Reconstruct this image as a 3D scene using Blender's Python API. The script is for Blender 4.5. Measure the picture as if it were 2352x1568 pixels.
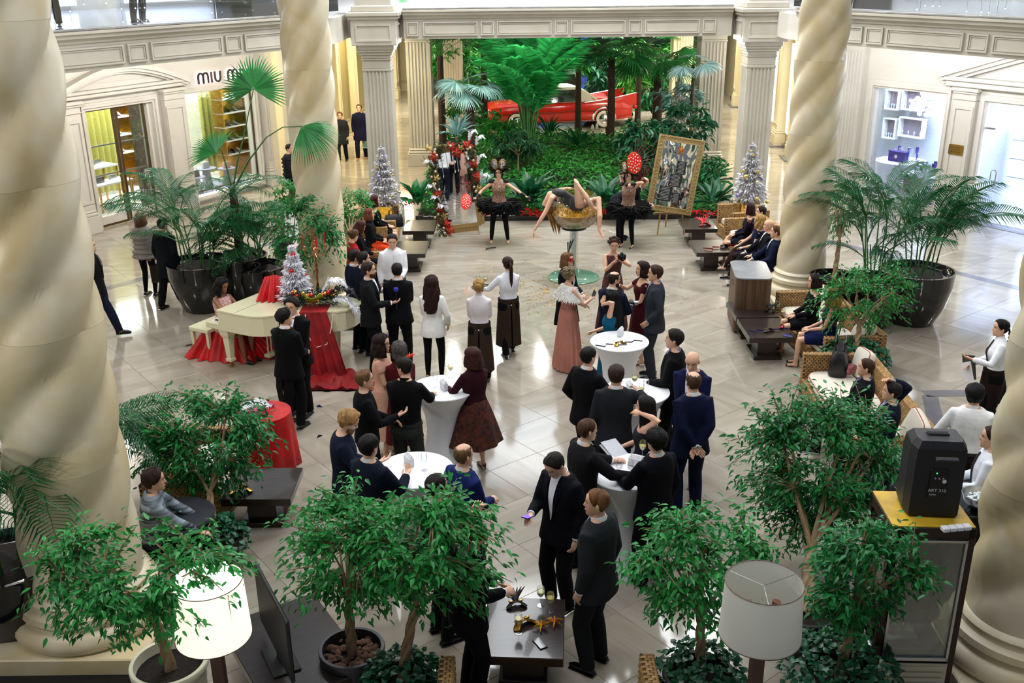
import bpy, math, random
import numpy as np
from math import sin, cos, pi, sqrt, atan2, exp, hypot
from mathutils import Vector, Matrix, noise
for o in list(bpy.data.objects): bpy.data.objects.remove(o)
C = bpy.context.scene.collection
R = random.Random(7)
NR = np.random.RandomState(5)
rad = math.radians
# ---------------------------------------------------------------- camera
H_CAM, TILT, ROLL, FPX = 6.0, rad(20.9), 0.0108, 2287.0
_c, _s = cos(TILT), sin(TILT); _cr, _sr = cos(ROLL), sin(ROLL)
FW = Vector((0, _c, -_s)); _r0 = Vector((1, 0, 0)); _u0 = Vector((0, _s, _c))
RT = _r0*_cr - _u0*_sr; UP = _r0*_sr + _u0*_cr
EYE = Vector((0, 0, H_CAM))
cam = bpy.data.objects.new('camera', bpy.data.cameras.new('camera')); C.objects.link(cam)
cam.data.sensor_width = 36.0; cam.data.lens = 36.0*FPX/2352.0
cam.data.clip_start = 0.1; cam.data.clip_end = 300
cam.matrix_world = Matrix((( RT.x, UP.x, -FW.x, 0), (RT.y, UP.y, -FW.y, 0), (RT.z, UP.z, -FW.z, H_CAM), (0, 0, 0, 1)))
bpy.context.scene.camera = cam
def ray(px, py): return FW + RT*((px-1176)/FPX) + UP*((784-py)/FPX)
def at(px, py, z=0.0):            # where the line of sight meets the height z
    d = ray(px, py); return EYE + d*((z-H_CAM)/d.z)
def onY(px, py, Y):
    d = ray(px, py); return EYE + d*(Y/d.y)
# ---------------------------------------------------------------- render, world, lights
sc = bpy.context.scene
sc.view_settings.view_transform = 'Standard'; sc.view_settings.look = 'None'
sc.view_settings.exposure = 0.58; sc.view_settings.gamma = 1.0; sc.view_settings.use_curve_mapping = False
try:
    cy = sc.cycles
    cy.max_bounces = 6; cy.diffuse_bounces = 2; cy.glossy_bounces = 3; cy.transmission_bounces = 4; cy.transparent_max_bounces = 12
    cy.caustics_reflective = False; cy.caustics_refractive = False; cy.sample_clamp_indirect = 4.0; cy.blur_glossy = 1.0
    cy.use_denoising = True
except Exception: pass
w = bpy.data.worlds.new('world'); sc.world = w; w.use_nodes = True
w.node_tree.nodes['Background'].inputs[0].default_value = (0.80, 0.90, 1.0, 1)
w.node_tree.nodes['Background'].inputs[1].default_value = 0.15
def area(name, loc, size, power, color=(1, 1, 1), rot=(0, 0, 0), spread=180):
    l = bpy.data.lights.new(name, 'AREA'); l.shape = 'RECTANGLE'; l.size, l.size_y = size
    l.energy = power; l.color = color; l.spread = rad(spread)
    o = bpy.data.objects.new(name, l); o.location = loc; o.rotation_euler = rot; C.objects.link(o); return o
area('atrium_ceiling_light', (1.2, 17.5, 13.5), (13, 12), 1150, (0.96, 0.98, 1.0))
area('atrium_back_ceiling_light', (1.3, 22.0, 11.0), (9, 5), 850, (0.93, 0.97, 1.0))
area('garden_grow_light', (1.3, 28.0, 7.0), (8, 6), 1500, (0.97, 1.0, 0.92), spread=120)
area('garden_far_grow_light', (1.8, 38.5, 6.2), (9, 9), 2300, (1.0, 1.0, 0.92), spread=130)
for (x, y) in ((-11, 25), (13.5, 24.5), (1.2, 29)): area('upper_floor_fill', (x, y, 8.6), (5, 5), 230, (.9, .95, 1.0))  # unseen area fills, added to brighten the upper floor
area('atrium_front_fill', (-.5, 6.0, 13.0), (8, 5), 520, (.97, .98, 1.0))  # soft fill added overhead to lift the near columns, not a ceiling fixture
def lamp(name, loc, power, color=(1, 1, 1), r=.06):
    l = bpy.data.lights.new(name, 'POINT'); l.energy = power; l.color = color; l.shadow_soft_size = r
    o = bpy.data.objects.new(name, l); o.location = loc; C.objects.link(o); return o
for x in (-1.6, -.4, .8, 2.0, 3.2, 4.4): lamp('garden_front_fill', (x, 25.3, 4.2), 62, (1, 1, .95), .05)  # row of added point fills that brighten the front of the garden
for (x, y) in ((-9.0, 20.5), (-7.2, 23.0), (-5.4, 25.6), (-10.8, 17.6)): lamp('gallery_downlight', (x, y, 4.2), 130, (1.0, .98, .95), .12)
for (x, y, e_) in ((-6.6, 9.6, 150), (-7.6, 13.2, 110), (-6.2, 5.4, 120), (6.9, 8.2, 110), (8.6, 12.2, 90)): lamp('gallery_downlight', (x, y, 4.25), e_, (1.0, .97, .90), .12)
for (x, y) in ((8.0, 24.0), (9.4, 21.6), (10.8, 19.2), (12.0, 16.6)): lamp('gallery_downlight', (x, y, 4.2), 150, (.88, .92, 1.0), .12)
for y in (30.5, 36.5, 43.5): area('hall_light', (-4.6, y, 4.25), (1.6, 2.6), 230, (1.0, 0.86, 0.55))
for y in (30.5, 36.5, 43.5): area('hall_light', (7.8, y, 4.25), (1.6, 2.6), 230, (1.0, 0.93, 0.76))
# ---------------------------------------------------------------- materials
MATS = {}
def srgb(h):
    if isinstance(h, str):
        h = h.lstrip('#'); c = [int(h[i:i+2], 16)/255 for i in (0, 2, 4)]
        return tuple((x/12.92 if x <= .04045 else ((x+.055)/1.055)**2.4) for x in c)
    return tuple(h)
def mat(name, col, rough=0.6, metal=0.0, var=0.0, vscale=8.0, bump=0.0, bscale=40.0, rnd=0.0, sheen=0.0, coat=0.0,
        emit=0.0, trans=0.0, ior=1.45, tl=0.0, stretch=None, col2=None, spec=0.5, isl=False, alpha=1.0):
    if name in MATS: return MATS[name]
    m = bpy.data.materials.new(name); m.use_nodes = True; nt = m.node_tree; N = nt.nodes; L = nt.links
    b = N['Principled BSDF']; c = srgb(col); b.inputs['Base Color'].default_value = (*c, 1); m.diffuse_color = (*c, 1)
    b.inputs['Roughness'].default_value = rough; b.inputs['Metallic'].default_value = metal
    b.inputs['IOR'].default_value = ior; b.inputs['Specular IOR Level'].default_value = spec
    if sheen: b.inputs['Sheen Weight'].default_value = sheen
    if coat: b.inputs['Coat Weight'].default_value = coat; b.inputs['Coat Roughness'].default_value = 0.06
    if trans: b.inputs['Transmission Weight'].default_value = trans
    if alpha < 1: b.inputs['Alpha'].default_value = alpha
    if emit:
        b.inputs['Emission Color'].default_value = (*c, 1); b.inputs['Emission Strength'].default_value = emit
    tc = N.new('ShaderNodeTexCoord'); mp = N.new('ShaderNodeMapping'); L.new(tc.outputs['Object'], mp.inputs[0])
    if stretch: mp.inputs['Scale'].default_value = stretch
    out = None
    if var or col2:
        n = N.new('ShaderNodeTexNoise'); n.inputs['Scale'].default_value = vscale; n.inputs['Detail'].default_value = 5
        L.new(mp.outputs[0], n.inputs['Vector'])
        mx = N.new('ShaderNodeMix'); mx.data_type = 'RGBA'
        c2 = srgb(col2) if col2 else tuple(max(0, x*(1-var)) for x in c)
        c1 = c if col2 else tuple(min(1, x*(1+var*.6)) for x in c)
        mx.inputs[6].default_value = (*c1, 1); mx.inputs[7].default_value = (*c2, 1)
        mr = N.new('ShaderNodeMapRange'); mr.inputs[1].default_value = .35; mr.inputs[2].default_value = .65
        L.new(n.outputs[0], mr.inputs[0]); L.new(mr.outputs[0], mx.inputs[0]); out = mx.outputs[2]
    if rnd:
        oi = N.new('ShaderNodeObjectInfo'); g = N.new('ShaderNodeNewGeometry')
        ad = N.new('ShaderNodeMath'); ad.operation = 'ADD'; L.new(oi.outputs['Random'], ad.inputs[0]); L.new(g.outputs['Random Per Island'], ad.inputs[1])
        fr = N.new('ShaderNodeMath'); fr.operation = 'FRACT'; L.new(ad.outputs[0], fr.inputs[0])
        mr = N.new('ShaderNodeMapRange'); mr.inputs[3].default_value = 1-rnd; mr.inputs[4].default_value = 1+rnd
        L.new(fr.outputs[0], mr.inputs[0])
        hs = N.new('ShaderNodeHueSaturation'); L.new(mr.outputs[0], hs.inputs['Value'])
        if out: L.new(out, hs.inputs['Color'])
        else: hs.inputs['Color'].default_value = (*c, 1)
        out = hs.outputs[0]
    if out: L.new(out, b.inputs['Base Color'])
    if bump:
        n = N.new('ShaderNodeTexNoise'); n.inputs['Scale'].default_value = bscale; n.inputs['Detail'].default_value = 4
        L.new(mp.outputs[0], n.inputs['Vector']); bp = N.new('ShaderNodeBump'); bp.inputs['Strength'].default_value = bump
        bp.inputs['Distance'].default_value = 0.02; L.new(n.outputs[0], bp.inputs['Height']); L.new(bp.outputs[0], b.inputs['Normal'])
    if tl:
        t = N.new('ShaderNodeBsdfTranslucent'); ms = N.new('ShaderNodeMixShader'); ms.inputs[0].default_value = tl
        if out: L.new(out, t.inputs[0])
        else: t.inputs[0].default_value = (*c, 1)
        L.new(b.outputs[0], ms.inputs[1]); L.new(t.outputs[0], ms.inputs[2]); L.new(ms.outputs[0], N['Material Output'].inputs[0])
    MATS[name] = m; return m
def glass(name='clear_glass', tint=(0.93, 0.98, 0.97), refl=0.10, rough=0.02):   # thin pane: mostly see-through with a mirror-like share
    if name in MATS: return MATS[name]
    m = bpy.data.materials.new(name); m.use_nodes = True; nt = m.node_tree; N = nt.nodes; L = nt.links
    N.remove(N['Principled BSDF']); t = N.new('ShaderNodeBsdfTransparent'); t.inputs[0].default_value = (*tint, 1)
    g = N.new('ShaderNodeBsdfGlossy'); g.inputs['Roughness'].default_value = rough
    lw = N.new('ShaderNodeLayerWeight'); lw.inputs[0].default_value = 0.35
    mr = N.new('ShaderNodeMapRange'); mr.inputs[3].default_value = refl*.5; mr.inputs[4].default_value = min(1, refl*6)
    L.new(lw.outputs['Fresnel'], mr.inputs[0]); ms = N.new('ShaderNodeMixShader'); L.new(mr.outputs[0], ms.inputs[0])
    L.new(t.outputs[0], ms.inputs[1]); L.new(g.outputs[0], ms.inputs[2]); L.new(ms.outputs[0], N['Material Output'].inputs[0])
    MATS[name] = m; return m
def marble(name, c1, c2, rough, scale=1.2, veins=None, rnd=0.0, stretch=(1, 1, 1), bump=0.0, spec=.5):
    if name in MATS: return MATS[name]
    m = bpy.data.materials.new(name); m.use_nodes = True; nt = m.node_tree; N = nt.nodes; L = nt.links; b = N['Principled BSDF']
    tc = N.new('ShaderNodeTexCoord'); mp = N.new('ShaderNodeMapping'); L.new(tc.outputs['Object'], mp.inputs[0]); mp.inputs['Scale'].default_value = stretch
    n = N.new('ShaderNodeTexNoise'); n.inputs['Scale'].default_value = scale; n.inputs['Detail'].default_value = 8; n.inputs['Distortion'].default_value = .8
    oi = N.new('ShaderNodeObjectInfo'); g = N.new('ShaderNodeNewGeometry')
    ad = N.new('ShaderNodeMath'); ad.operation = 'ADD'; L.new(oi.outputs['Random'], ad.inputs[0]); L.new(g.outputs['Random Per Island'], ad.inputs[1])
    if rnd:
        n.noise_dimensions = '4D'; mu = N.new('ShaderNodeMath'); mu.operation = 'MULTIPLY'; mu.inputs[1].default_value = 40; L.new(ad.outputs[0], mu.inputs[0]); L.new(mu.outputs[0], n.inputs['W'])
    L.new(mp.outputs[0], n.inputs['Vector'])
    mr = N.new('ShaderNodeMapRange'); mr.inputs[1].default_value = .32; mr.inputs[2].default_value = .68; L.new(n.outputs[0], mr.inputs[0])
    mx = N.new('ShaderNodeMix'); mx.data_type = 'RGBA'; mx.inputs[6].default_value = (*srgb(c1), 1); mx.inputs[7].default_value = (*srgb(c2), 1)
    L.new(mr.outputs[0], mx.inputs[0]); out = mx.outputs[2]
    if veins:
        v = N.new('ShaderNodeTexNoise'); v.inputs['Scale'].default_value = scale*.7; v.inputs['Detail'].default_value = 3; v.inputs['Distortion'].default_value = 1.6
        L.new(mp.outputs[0], v.inputs['Vector']); s1 = N.new('ShaderNodeMath'); s1.operation = 'SUBTRACT'; s1.inputs[1].default_value = .5; L.new(v.outputs[0], s1.inputs[0])
        ab = N.new('ShaderNodeMath'); ab.operation = 'ABSOLUTE'; L.new(s1.outputs[0], ab.inputs[0])
        m3 = N.new('ShaderNodeMapRange'); m3.inputs[1].default_value = 0; m3.inputs[2].default_value = .008; m3.inputs[3].default_value = .55; m3.inputs[4].default_value = 0; L.new(ab.outputs[0], m3.inputs[0])
        m2 = N.new('ShaderNodeMix'); m2.data_type = 'RGBA'; m2.inputs[7].default_value = (*srgb(veins), 1); L.new(out, m2.inputs[6]); L.new(m3.outputs[0], m2.inputs[0]); out = m2.outputs[2]
    if rnd:
        fr = N.new('ShaderNodeMath'); fr.operation = 'FRACT'; L.new(ad.outputs[0], fr.inputs[0])
        m4 = N.new('ShaderNodeMapRange'); m4.inputs[3].default_value = 1-rnd; m4.inputs[4].default_value = 1+rnd; L.new(fr.outputs[0], m4.inputs[0])
        hs = N.new('ShaderNodeHueSaturation'); L.new(m4.outputs[0], hs.inputs['Value']); L.new(out, hs.inputs['Color']); out = hs.outputs[0]
    L.new(out, b.inputs['Base Color']); b.inputs['Roughness'].default_value = rough; b.inputs['Specular IOR Level'].default_value = spec
    if bump:
        bp = N.new('ShaderNodeBump'); bp.inputs['Strength'].default_value = bump; bp.inputs['Distance'].default_value = .02; L.new(n.outputs[0], bp.inputs['Height']); L.new(bp.outputs[0], b.inputs['Normal'])
    MATS[name] = m; return m
# ---------------------------------------------------------------- mesh builder
def tr(v, T): return v if T is None else T @ v
class M:
    def __init__(s): s.v = []; s.f = []; s.mi = []; s.sm = []
    def add(s, vs, fs, mi=0, sm=True, T=None):
        o = len(s.v)
        s.v += [tuple(T @ Vector(v)) for v in vs] if T is not None else [tuple(v) for v in vs]
        for f in fs: s.f.append(tuple(i+o for i in f)); s.mi.append(mi); s.sm.append(sm)
        return s
    def box(s, c, d, T=None, mi=0, bev=0.0):
        x, y, z = d[0]/2, d[1]/2, d[2]/2
        if not bev:
            vs = [(c[0]+a*x, c[1]+b*y, c[2]+e*z) for e in (-1, 1) for a, b in ((-1, -1), (1, -1), (1, 1), (-1, 1))]
            return s.add(vs, [(3, 2, 1, 0), (4, 5, 6, 7), (0, 1, 5, 4), (1, 2, 6, 5), (2, 3, 7, 6), (3, 0, 4, 7)], mi, False, T)
        bv = min(bev, x*.9, y*.9, z*.9); rings = []
        def rect(hx, hy, zz, k):
            return [(c[0]+a, c[1]+b, c[2]+zz) for a, b in ((-hx+k, -hy), (hx-k, -hy), (hx, -hy+k), (hx, hy-k), (hx-k, hy), (-hx+k, hy), (-hx, hy-k), (-hx, -hy+k))]
        for hz, ins in ((-z, bv), (-z+bv, 0), (z-bv, 0), (z, bv)): rings.append(rect(x-ins, y-ins, hz, bv if not ins else bv*.5))
        return s.loft(rings, mi=mi, sm=False, T=T)
    def loft(s, rings, caps=True, mi=0, sm=True, T=None, wrap=True):
        n = len(rings[0]); vs = [p for r in rings for p in r]; fs = []
        for i in range(len(rings)-1):
            for j in range(n if wrap else n-1):
                k = (j+1) % n; fs.append((i*n+j, i*n+k, (i+1)*n+k, (i+1)*n+j))
        if caps: fs += [tuple(reversed(range(n))), tuple(range((len(rings)-1)*n, len(rings)*n))]
        return s.add(vs, fs, mi, sm, T)
    def lathe(s, prof, n=24, c=(0, 0, 0), mi=0, sm=True, T=None, caps=True):
        return s.loft([[(c[0]+r*cos(2*pi*j/n), c[1]+r*sin(2*pi*j/n), c[2]+z) for j in range(n)] for r, z in prof], caps, mi, sm, T)
    def cyl(s, p0, p1, r0, r1=None, n=12, mi=0, sm=True, T=None):
        return s.tube([p0, p1], [r0, r0 if r1 is None else r1], n, mi, T, sm)
    def tube(s, pts, rs, n=8, mi=0, T=None, sm=True, caps=True, flat=1.0):
        pts = [Vector(p) for p in pts]; rings = []; up = None
        if not hasattr(rs, '__len__'): rs = [rs]*len(pts)
        for i, p in enumerate(pts):
            d = (pts[min(i+1, len(pts)-1)]-pts[max(i-1, 0)])
            d = d.normalized() if d.length > 1e-9 else Vector((0, 0, 1))
            if up is None: up = Vector((0, 1, 0)) if abs(d.y) < .8 else Vector((1, 0, 0))
            a = d.cross(up); a = a.normalized() if a.length > 1e-6 else Vector((1, 0, 0)); b = a.cross(d).normalized(); up = b
            rings.append([tuple(p + a*(rs[i]*cos(2*pi*j/n)) + b*(rs[i]*flat*sin(2*pi*j/n))) for j in range(n)])
        return s.loft(rings, caps, mi, sm, T)
    def ell(s, c, r, n=12, m=8, T=None, mi=0, sm=True):
        rings = []
        for i in range(m+1):
            a = -pi/2 + pi*i/m; k = max(cos(a), 1e-3)
            rings.append([(c[0]+r[0]*k*cos(2*pi*j/n), c[1]+r[1]*k*sin(2*pi*j/n), c[2]+r[2]*sin(a)) for j in range(n)])
        return s.loft(rings, True, mi, sm, T)
    def prism(s, poly, z0, z1, mi=0, T=None, sm=False):
        return s.loft([[(x, y, z0) for x, y in poly], [(x, y, z1) for x, y in poly]], True, mi, sm, T)
    def merge(s, o, T=None, dmi=0):
        k = len(s.v); s.v += [tuple(T @ Vector(v)) for v in o.v] if T is not None else o.v
        s.f += [tuple(i+k for i in f) for f in o.f]; s.mi += [i+dmi for i in o.mi]; s.sm += o.sm; return s
    def mesh(s, name, mats):
        me = bpy.data.meshes.new(name); me.from_pydata(s.v, [], s.f)
        for m in (mats if isinstance(mats, (list, tuple)) else [mats]): me.materials.append(m)
        me.polygons.foreach_set('material_index', s.mi); me.update()
        if any(s.sm): me.set_sharp_from_angle(angle=rad(42))
        me.polygons.foreach_set('use_smooth', s.sm); me.update(); return me
    def build(s, name, mats, parent=None, loc=None, **kw):
        o = bpy.data.objects.new(name, s.mesh(name, mats)); C.objects.link(o)
        if parent is not None: o.parent = parent
        if loc is not None: o.location = loc
        for k, v in kw.items(): o[k] = v
        return o
def thing(name, label, cat, loc=(0, 0, 0), rz=0.0, group=None, scale=1.0):
    o = bpy.data.objects.new(name, None); C.objects.link(o); o.location = loc; o.rotation_euler = (0, 0, rz)
    o['label'] = label; o['category'] = cat; o.empty_display_size = .1
    if scale != 1.0: o.scale = (scale,)*3
    if group: o['group'] = group
    return o
def tag(o, label, cat, group=None, kind=None):
    o['label'] = label; o['category'] = cat
    if group: o['group'] = group
    if kind: o['kind'] = kind
    return o
def dup(root, loc, rz=None, label=None):
    r = root.copy(); C.objects.link(r); r.location = loc
    if rz is not None: r.rotation_euler = (0, 0, rz)
    if label: r['label'] = label
    for ch in list(root.children):
        c = ch.copy(); C.objects.link(c); c.parent = r
        for g in ch.children:
            d = g.copy(); C.objects.link(d); d.parent = c
    return r
def inst(me, name, parent, T=None, loc=None):
    o = bpy.data.objects.new(name, me); C.objects.link(o); o.parent = parent
    if T is not None: o.matrix_local = T
    if loc is not None: o.location = loc
    return o
def arrays_obj(name, V, F, mats, parent=None, smooth=False, **kw):     # V (n,3) float, F (m,k) int, numpy
    me = bpy.data.meshes.new(name); V = np.asarray(V, 'f'); F = np.asarray(F, 'i'); k = F.shape[1]
    me.vertices.add(len(V)); me.vertices.foreach_set('co', V.ravel())
    me.loops.add(F.size); me.loops.foreach_set('vertex_index', F.ravel())
    me.polygons.add(len(F)); me.polygons.foreach_set('loop_start', np.arange(0, F.size, k, dtype='i'))
    for m in (mats if isinstance(mats, (list, tuple)) else [mats]): me.materials.append(m)
    me.polygons.foreach_set('use_smooth', np.full(len(F), smooth)); me.update(calc_edges=True)
    o = bpy.data.objects.new(name, me); C.objects.link(o)
    if parent is not None: o.parent = parent
    for kk, v in kw.items(): o[kk] = v
    return o
def rot(a, ax='Z'): return Matrix.Rotation(a, 4, ax)
def tl(x, y, z): return Matrix.Translation((x, y, z))
def lerp(a, b, t): return a+(b-a)*t
def basis(d, up=Vector((0, 0, 1))):          # 4x4 with local x along d
    d = Vector(d).normalized(); y = up.cross(d); y = y.normalized() if y.length > 1e-5 else Vector((0, 1, 0)); z = d.cross(y)
    return Matrix(((d.x, y.x, z.x, 0), (d.y, y.y, z.y, 0), (d.z, y.z, z.z, 0), (0, 0, 0, 1)))
# palette
stone = marble('cream_limestone', '#c9c2b4', '#b8b0a1', .45, .9)
stone_w = marble('wall_limestone', '#d3cdc2', '#c4bdb0', .45, .6)
stone_y = marble('hall_limestone', '#e0d4b4', '#cfc19c', .45, .6)
col_stone = marble('column_travertine', '#d9cfb6', '#c3ae80', .40, 1.2, veins=None)
floor_m = marble('floor_marble', '#a8a093', '#8c8272', .10, 1.1, rnd=.09, stretch=(.7, 3.4, 1), spec=.75)
grout = mat('dark_grout', '#8f8675', .7)
dark_wood = mat('dark_wenge_wood', '#2a211e', .28, var=.3, vscale=3, stretch=(1, 12, 1), coat=.3)
bronze = mat('bronze_metal', '#5c4a36', .35, .8)
brass = mat('polished_brass', '#c49a4a', .22, 1.0, var=.2)
gold = mat('gold_leaf_metal', '#d8a83c', .28, 1.0, var=.3, vscale=20)
black_gloss = mat('black_gloss_paint', '#0b0b0d', .12, coat=.5)
black_m = mat('black_matte', '#101012', .6)
white_c = mat('white_spandex_cloth', '#e6e6ea', .75, bump=.1, bscale=12)
steel = mat('brushed_steel', '#b8bcc0', .25, 1.0)
soil = mat('dark_soil', '#1d1510', .95, var=.5, vscale=30, bump=.8, bscale=60)
gl = glass()
# ---------------------------------------------------------------- setting
def struct(name, m, mats, parent=None, **kw):
    o = m.build(name, mats, parent, **kw)
    if parent is None: o['kind'] = 'structure'
    return o
# floor: slab plus rotated marble tiles
fl = struct('floor', M().box((1, 32, -.06), (46, 64, .08)), grout)
TA = rad(38); TS = .78; tiles = []
ca, sa = cos(TA), sin(TA)
for i in range(-90, 90):
    for j in range(-90, 90):
        x, y = (i*ca-j*sa)*TS, (i*sa+j*ca)*TS
        if not (5.4 < y < 62 and -20 < x < 22): continue
        if -2.2 < x < 4.9 and 24.6 < y < 35: continue
        v = Vector((x, y, 0))-EYE; wd = v.dot(FW); px = 1176+FPX*v.dot(RT)/wd; py = 784-FPX*v.dot(UP)/wd
        inv_ = -80 < px < 2430 and -40 < py < 1640
        if -1100 < px < 3500 and -60 < py < 2300: tiles.append((wd + (0 if inv_ else 1000), x, y))
tiles.sort()
t_me = None
def tile_verts(x, y, a, s): 
    h = s/2-.0009; b = .003
    o = []
    for (k, z) in ((h, -.02), (h, -b), (h-b, 0)):
        o += [(x+(p*cos(a)-q*sin(a))*k, y+(p*sin(a)+q*cos(a))*k, z) for p, q in ((-1, -1), (1, -1), (1, 1), (-1, 1))]
    return o
TF = [(0, 1, 5, 4), (1, 2, 6, 5), (2, 3, 7, 6), (3, 0, 4, 7), (4, 5, 9, 8), (5, 6, 10, 9), (6, 7, 11, 10), (7, 4, 8, 11), (8, 9, 10, 11)]
t_me = M().add(tile_verts(0, 0, 0, TS), TF, 0, False).mesh('tile', floor_m)
for k, (wd, x, y) in enumerate(tiles[:300]):
    inst(t_me, 'tile', fl, tl(x, y, 0) @ rot(TA + (pi/2 if R.random() < .4 else 0)))
mm = M()
for wd, x, y in tiles[300:]: mm.add(tile_verts(x, y, TA, TS), TF, 0, False)
o = mm.build('tile_field', floor_m, fl); o['kind'] = 'stuff'
# dark inlay strips in the floor
inlay = marble('grey_inlay_marble', '#6f6c74', '#5b5963', .12, 2.0)
def strip(p0, p1, w, z=.002, m=inlay, name='trim_1'):
    d = Vector((p1[0]-p0[0], p1[1]-p0[1])); L = d.length; a = atan2(d.y, d.x)
    return struct(name, M().box((0, 0, z/2), (L, w, z), tl((p0[0]+p1[0])/2, (p0[1]+p1[1])/2, 0) @ rot(a)), m)
strip((-9.6, 16.9), (-4.9, 23.0), .22, name='trim_inlay_left'); strip((6.9, 22.3), (12.2, 15.0), .22, name='trim_inlay_right')
tri = M()
for a, b in (((6.05, 13.38), (9.2, 13.38)), ((6.1, 13.3), (5.3, 10.6)), ((7.9, 13.3), (7.9, 10.6))):
    d = Vector((b[0]-a[0], b[1]-a[1])); L = d.length
    tri.box(((0), 0, .0015), (L, .22, .003), tl((a[0]+b[0])/2, (a[1]+b[1])/2, 0) @ rot(atan2(d.y, d.x)))
struct('trim_inlay_triangle', tri, inlay)
# generic wall helper: frame along the wall, x=s, y=depth towards the atrium, z up
def wall_T(p0, p1, side):
    d = Vector((p1[0]-p0[0], p1[1]-p0[1])).normalized()
    n = Vector((d.y, -d.x)) if side == 'L' else Vector((-d.y, d.x))
    return Matrix(((d.x, n.x, 0, p0[0]), (d.y, n.y, 0, p0[1]), (0, 0, 1, 0), (0, 0, 0, 1))), n
TL_, nL = wall_T((-10.3, 23.0), (-6.8, 28.9), 'L')
TR_, nR = wall_T((9.0, 26.6), (12.2, 21.8), 'R')
nR = Vector((-(TR_[1][0]), TR_[0][0])) 
# right wall normal must point to the atrium (towards -x,-y)
TR_ = Matrix(((TR_[0][0], TR_[1][0], 0, 9.0), (TR_[1][0], -TR_[0][0], 0, 26.6), (0, 0, 1, 0), (0, 0, 0, 1)))
def sbox(m, s0, s1, y0, y1, z0, z1, mi=0, bev=0): m.box(((s0+s1)/2, (y0+y1)/2, (z0+z1)/2), (abs(s1-s0), abs(y1-y0), abs(z1-z0)), None, mi, bev)
def frame_rect(m, s0, s1, z0, z1, w, y0, y1, bottom=True):
    sbox(m, s0, s0+w, y0, y1, z0, z1); sbox(m, s1-w, s1, y0, y1, z0, z1); sbox(m, s0+w, s1-w, y0, y1, z1-w, z1)
    if bottom: sbox(m, s0+w, s1-w, y0, y1, z0, z0+w)
def pilaster(name, T, s0, s1, z1, fl_=False, depth=.16, zb=0.0, st=None):
    st = st or stone_w
    e = bpy.data.objects.new(name, None); C.objects.link(e); e.matrix_world = T; e['kind'] = 'structure'
    b = M(); sbox(b, s0-.05, s1+.05, 0, depth+.07, zb, zb+.42, bev=.01); sbox(b, s0-.03, s1+.03, 0, depth+.05, zb+.42, zb+.50, bev=.02); sbox(b, s0-.015, s1+.015, 0, depth+.03, zb+.5, zb+.56, bev=.02)
    b.build('base', st, e)
    p = M(); sbox(p, s0, s1, 0, depth, zb+.56, z1-.28)
    wv = s1-s0
    if fl_:
        nf = 5
        for i in range(nf+1): sbox(p, s0+.05+(wv-.1)*i/nf-.022, s0+.05+(wv-.1)*i/nf+.022, depth, depth+.025, zb+.75, z1-.45, bev=.01)
        sbox(p, s0, s1, depth, depth+.02, zb+.56, zb+.72); sbox(p, s0, s1, depth, depth+.02, z1-.42, z1-.28)
    else:
        frame_rect(p, s0+.02, s1-.02, zb+.72, z1-.42, .07, depth, depth+.03); sbox(p, s0, s1, depth, depth+.012, zb+.56, zb+.70)
    p.build('shaft', st, e)
    c = M(); sbox(c, s0-.02, s1+.02, 0, depth+.03, z1-.28, z1-.24, bev=.01); sbox(c, s0, s1, 0, depth+.01, z1-.24, z1-.14); sbox(c, s0-.03, s1+.03, 0, depth+.05, z1-.14, z1-.08, bev=.02); sbox(c, s0-.06, s1+.06, 0, depth+.08, z1-.08, z1, bev=.01)
    c.build('capital', st, e)
    return e
HC = 4.36     # gallery ceiling height
# left shop front: wall with openings
wl = M()
for (s0, s1, z0, z1) in ((-4.6, -.9, 0, HC), (-.9, .62, 0, HC), (.62, 2.68, 2.95, HC), (2.68, 3.72, 0, HC), (3.72, 6.22, 2.9, HC), (3.72, 6.22, 0, .14), (6.22, 7.5, 0, HC)):
    sbox(wl, s0, s1, -.35, 0, z0, z1)
for zz in (3.35, 3.95): sbox(wl, 3.7, 7.4, 0, .006, zz, zz+.006)
o = struct('wall_left', wl, stone_w); o.matrix_world = TL_
# moulded door frame & window frame
m = M(); frame_rect(m, .55, 2.85, 0, 3.0, .17, 0, .07, False); frame_rect(m, .60, 2.80, 0, 2.95, .06, .07, .11, False)
frame_rect(m, 3.62, 6.32, .06, 3.0, .12, 0, .06); frame_rect(m, 3.66, 6.28, .1, 2.96, .05, .06, .09)
o = struct('trim_2', m, stone_w); o.matrix_world = TL_
pilaster('trim_3', TL_, .0, .52, 3.1); pilaster('trim_4', TL_, 2.98, 3.6, 3.1); pilaster('trim_5', TL_, 6.42, 7.0, 3.9, True)
pilaster('trim_6', TL_, -3.4, -2.8, 3.1)
# segmental pediment over the left door
m = M()
sbox(m, -.05, 3.72, 0, .16, 3.12, 3.22, bev=.02); sbox(m, -.1, 3.78, 0, .22, 3.22, 3.30, bev=.02)
n = 28
for (r0, r1, d) in ((0, .1, .26), (.1, .17, .20), (.17, .22, .12)):
    ring = []
    for i in range(n+1):
        t = i/n; s = -.1+3.88*t; z = 3.30 + .50*sin(pi*t)
        ring.append((s, z))
    for i in range(n):
        (a, za), (b, zb) = ring[i], ring[i+1]
        m.add([(a, 0, za-r1), (b, 0, zb-r1), (b, d, zb-r1), (a, d, za-r1), (a, 0, za-r0), (b, 0, zb-r0), (b, d, zb-r0), (a, d, za-r0)],
              [(3, 2, 1, 0), (4, 5, 6, 7), (2, 3, 7, 6), (0, 1, 5, 4)], 0, True)
sbox(m, .1, 3.5, 0, .03, 3.3, 3.42)
o = struct('trim_7', m, stone_w); o.matrix_world = TL_
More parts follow.
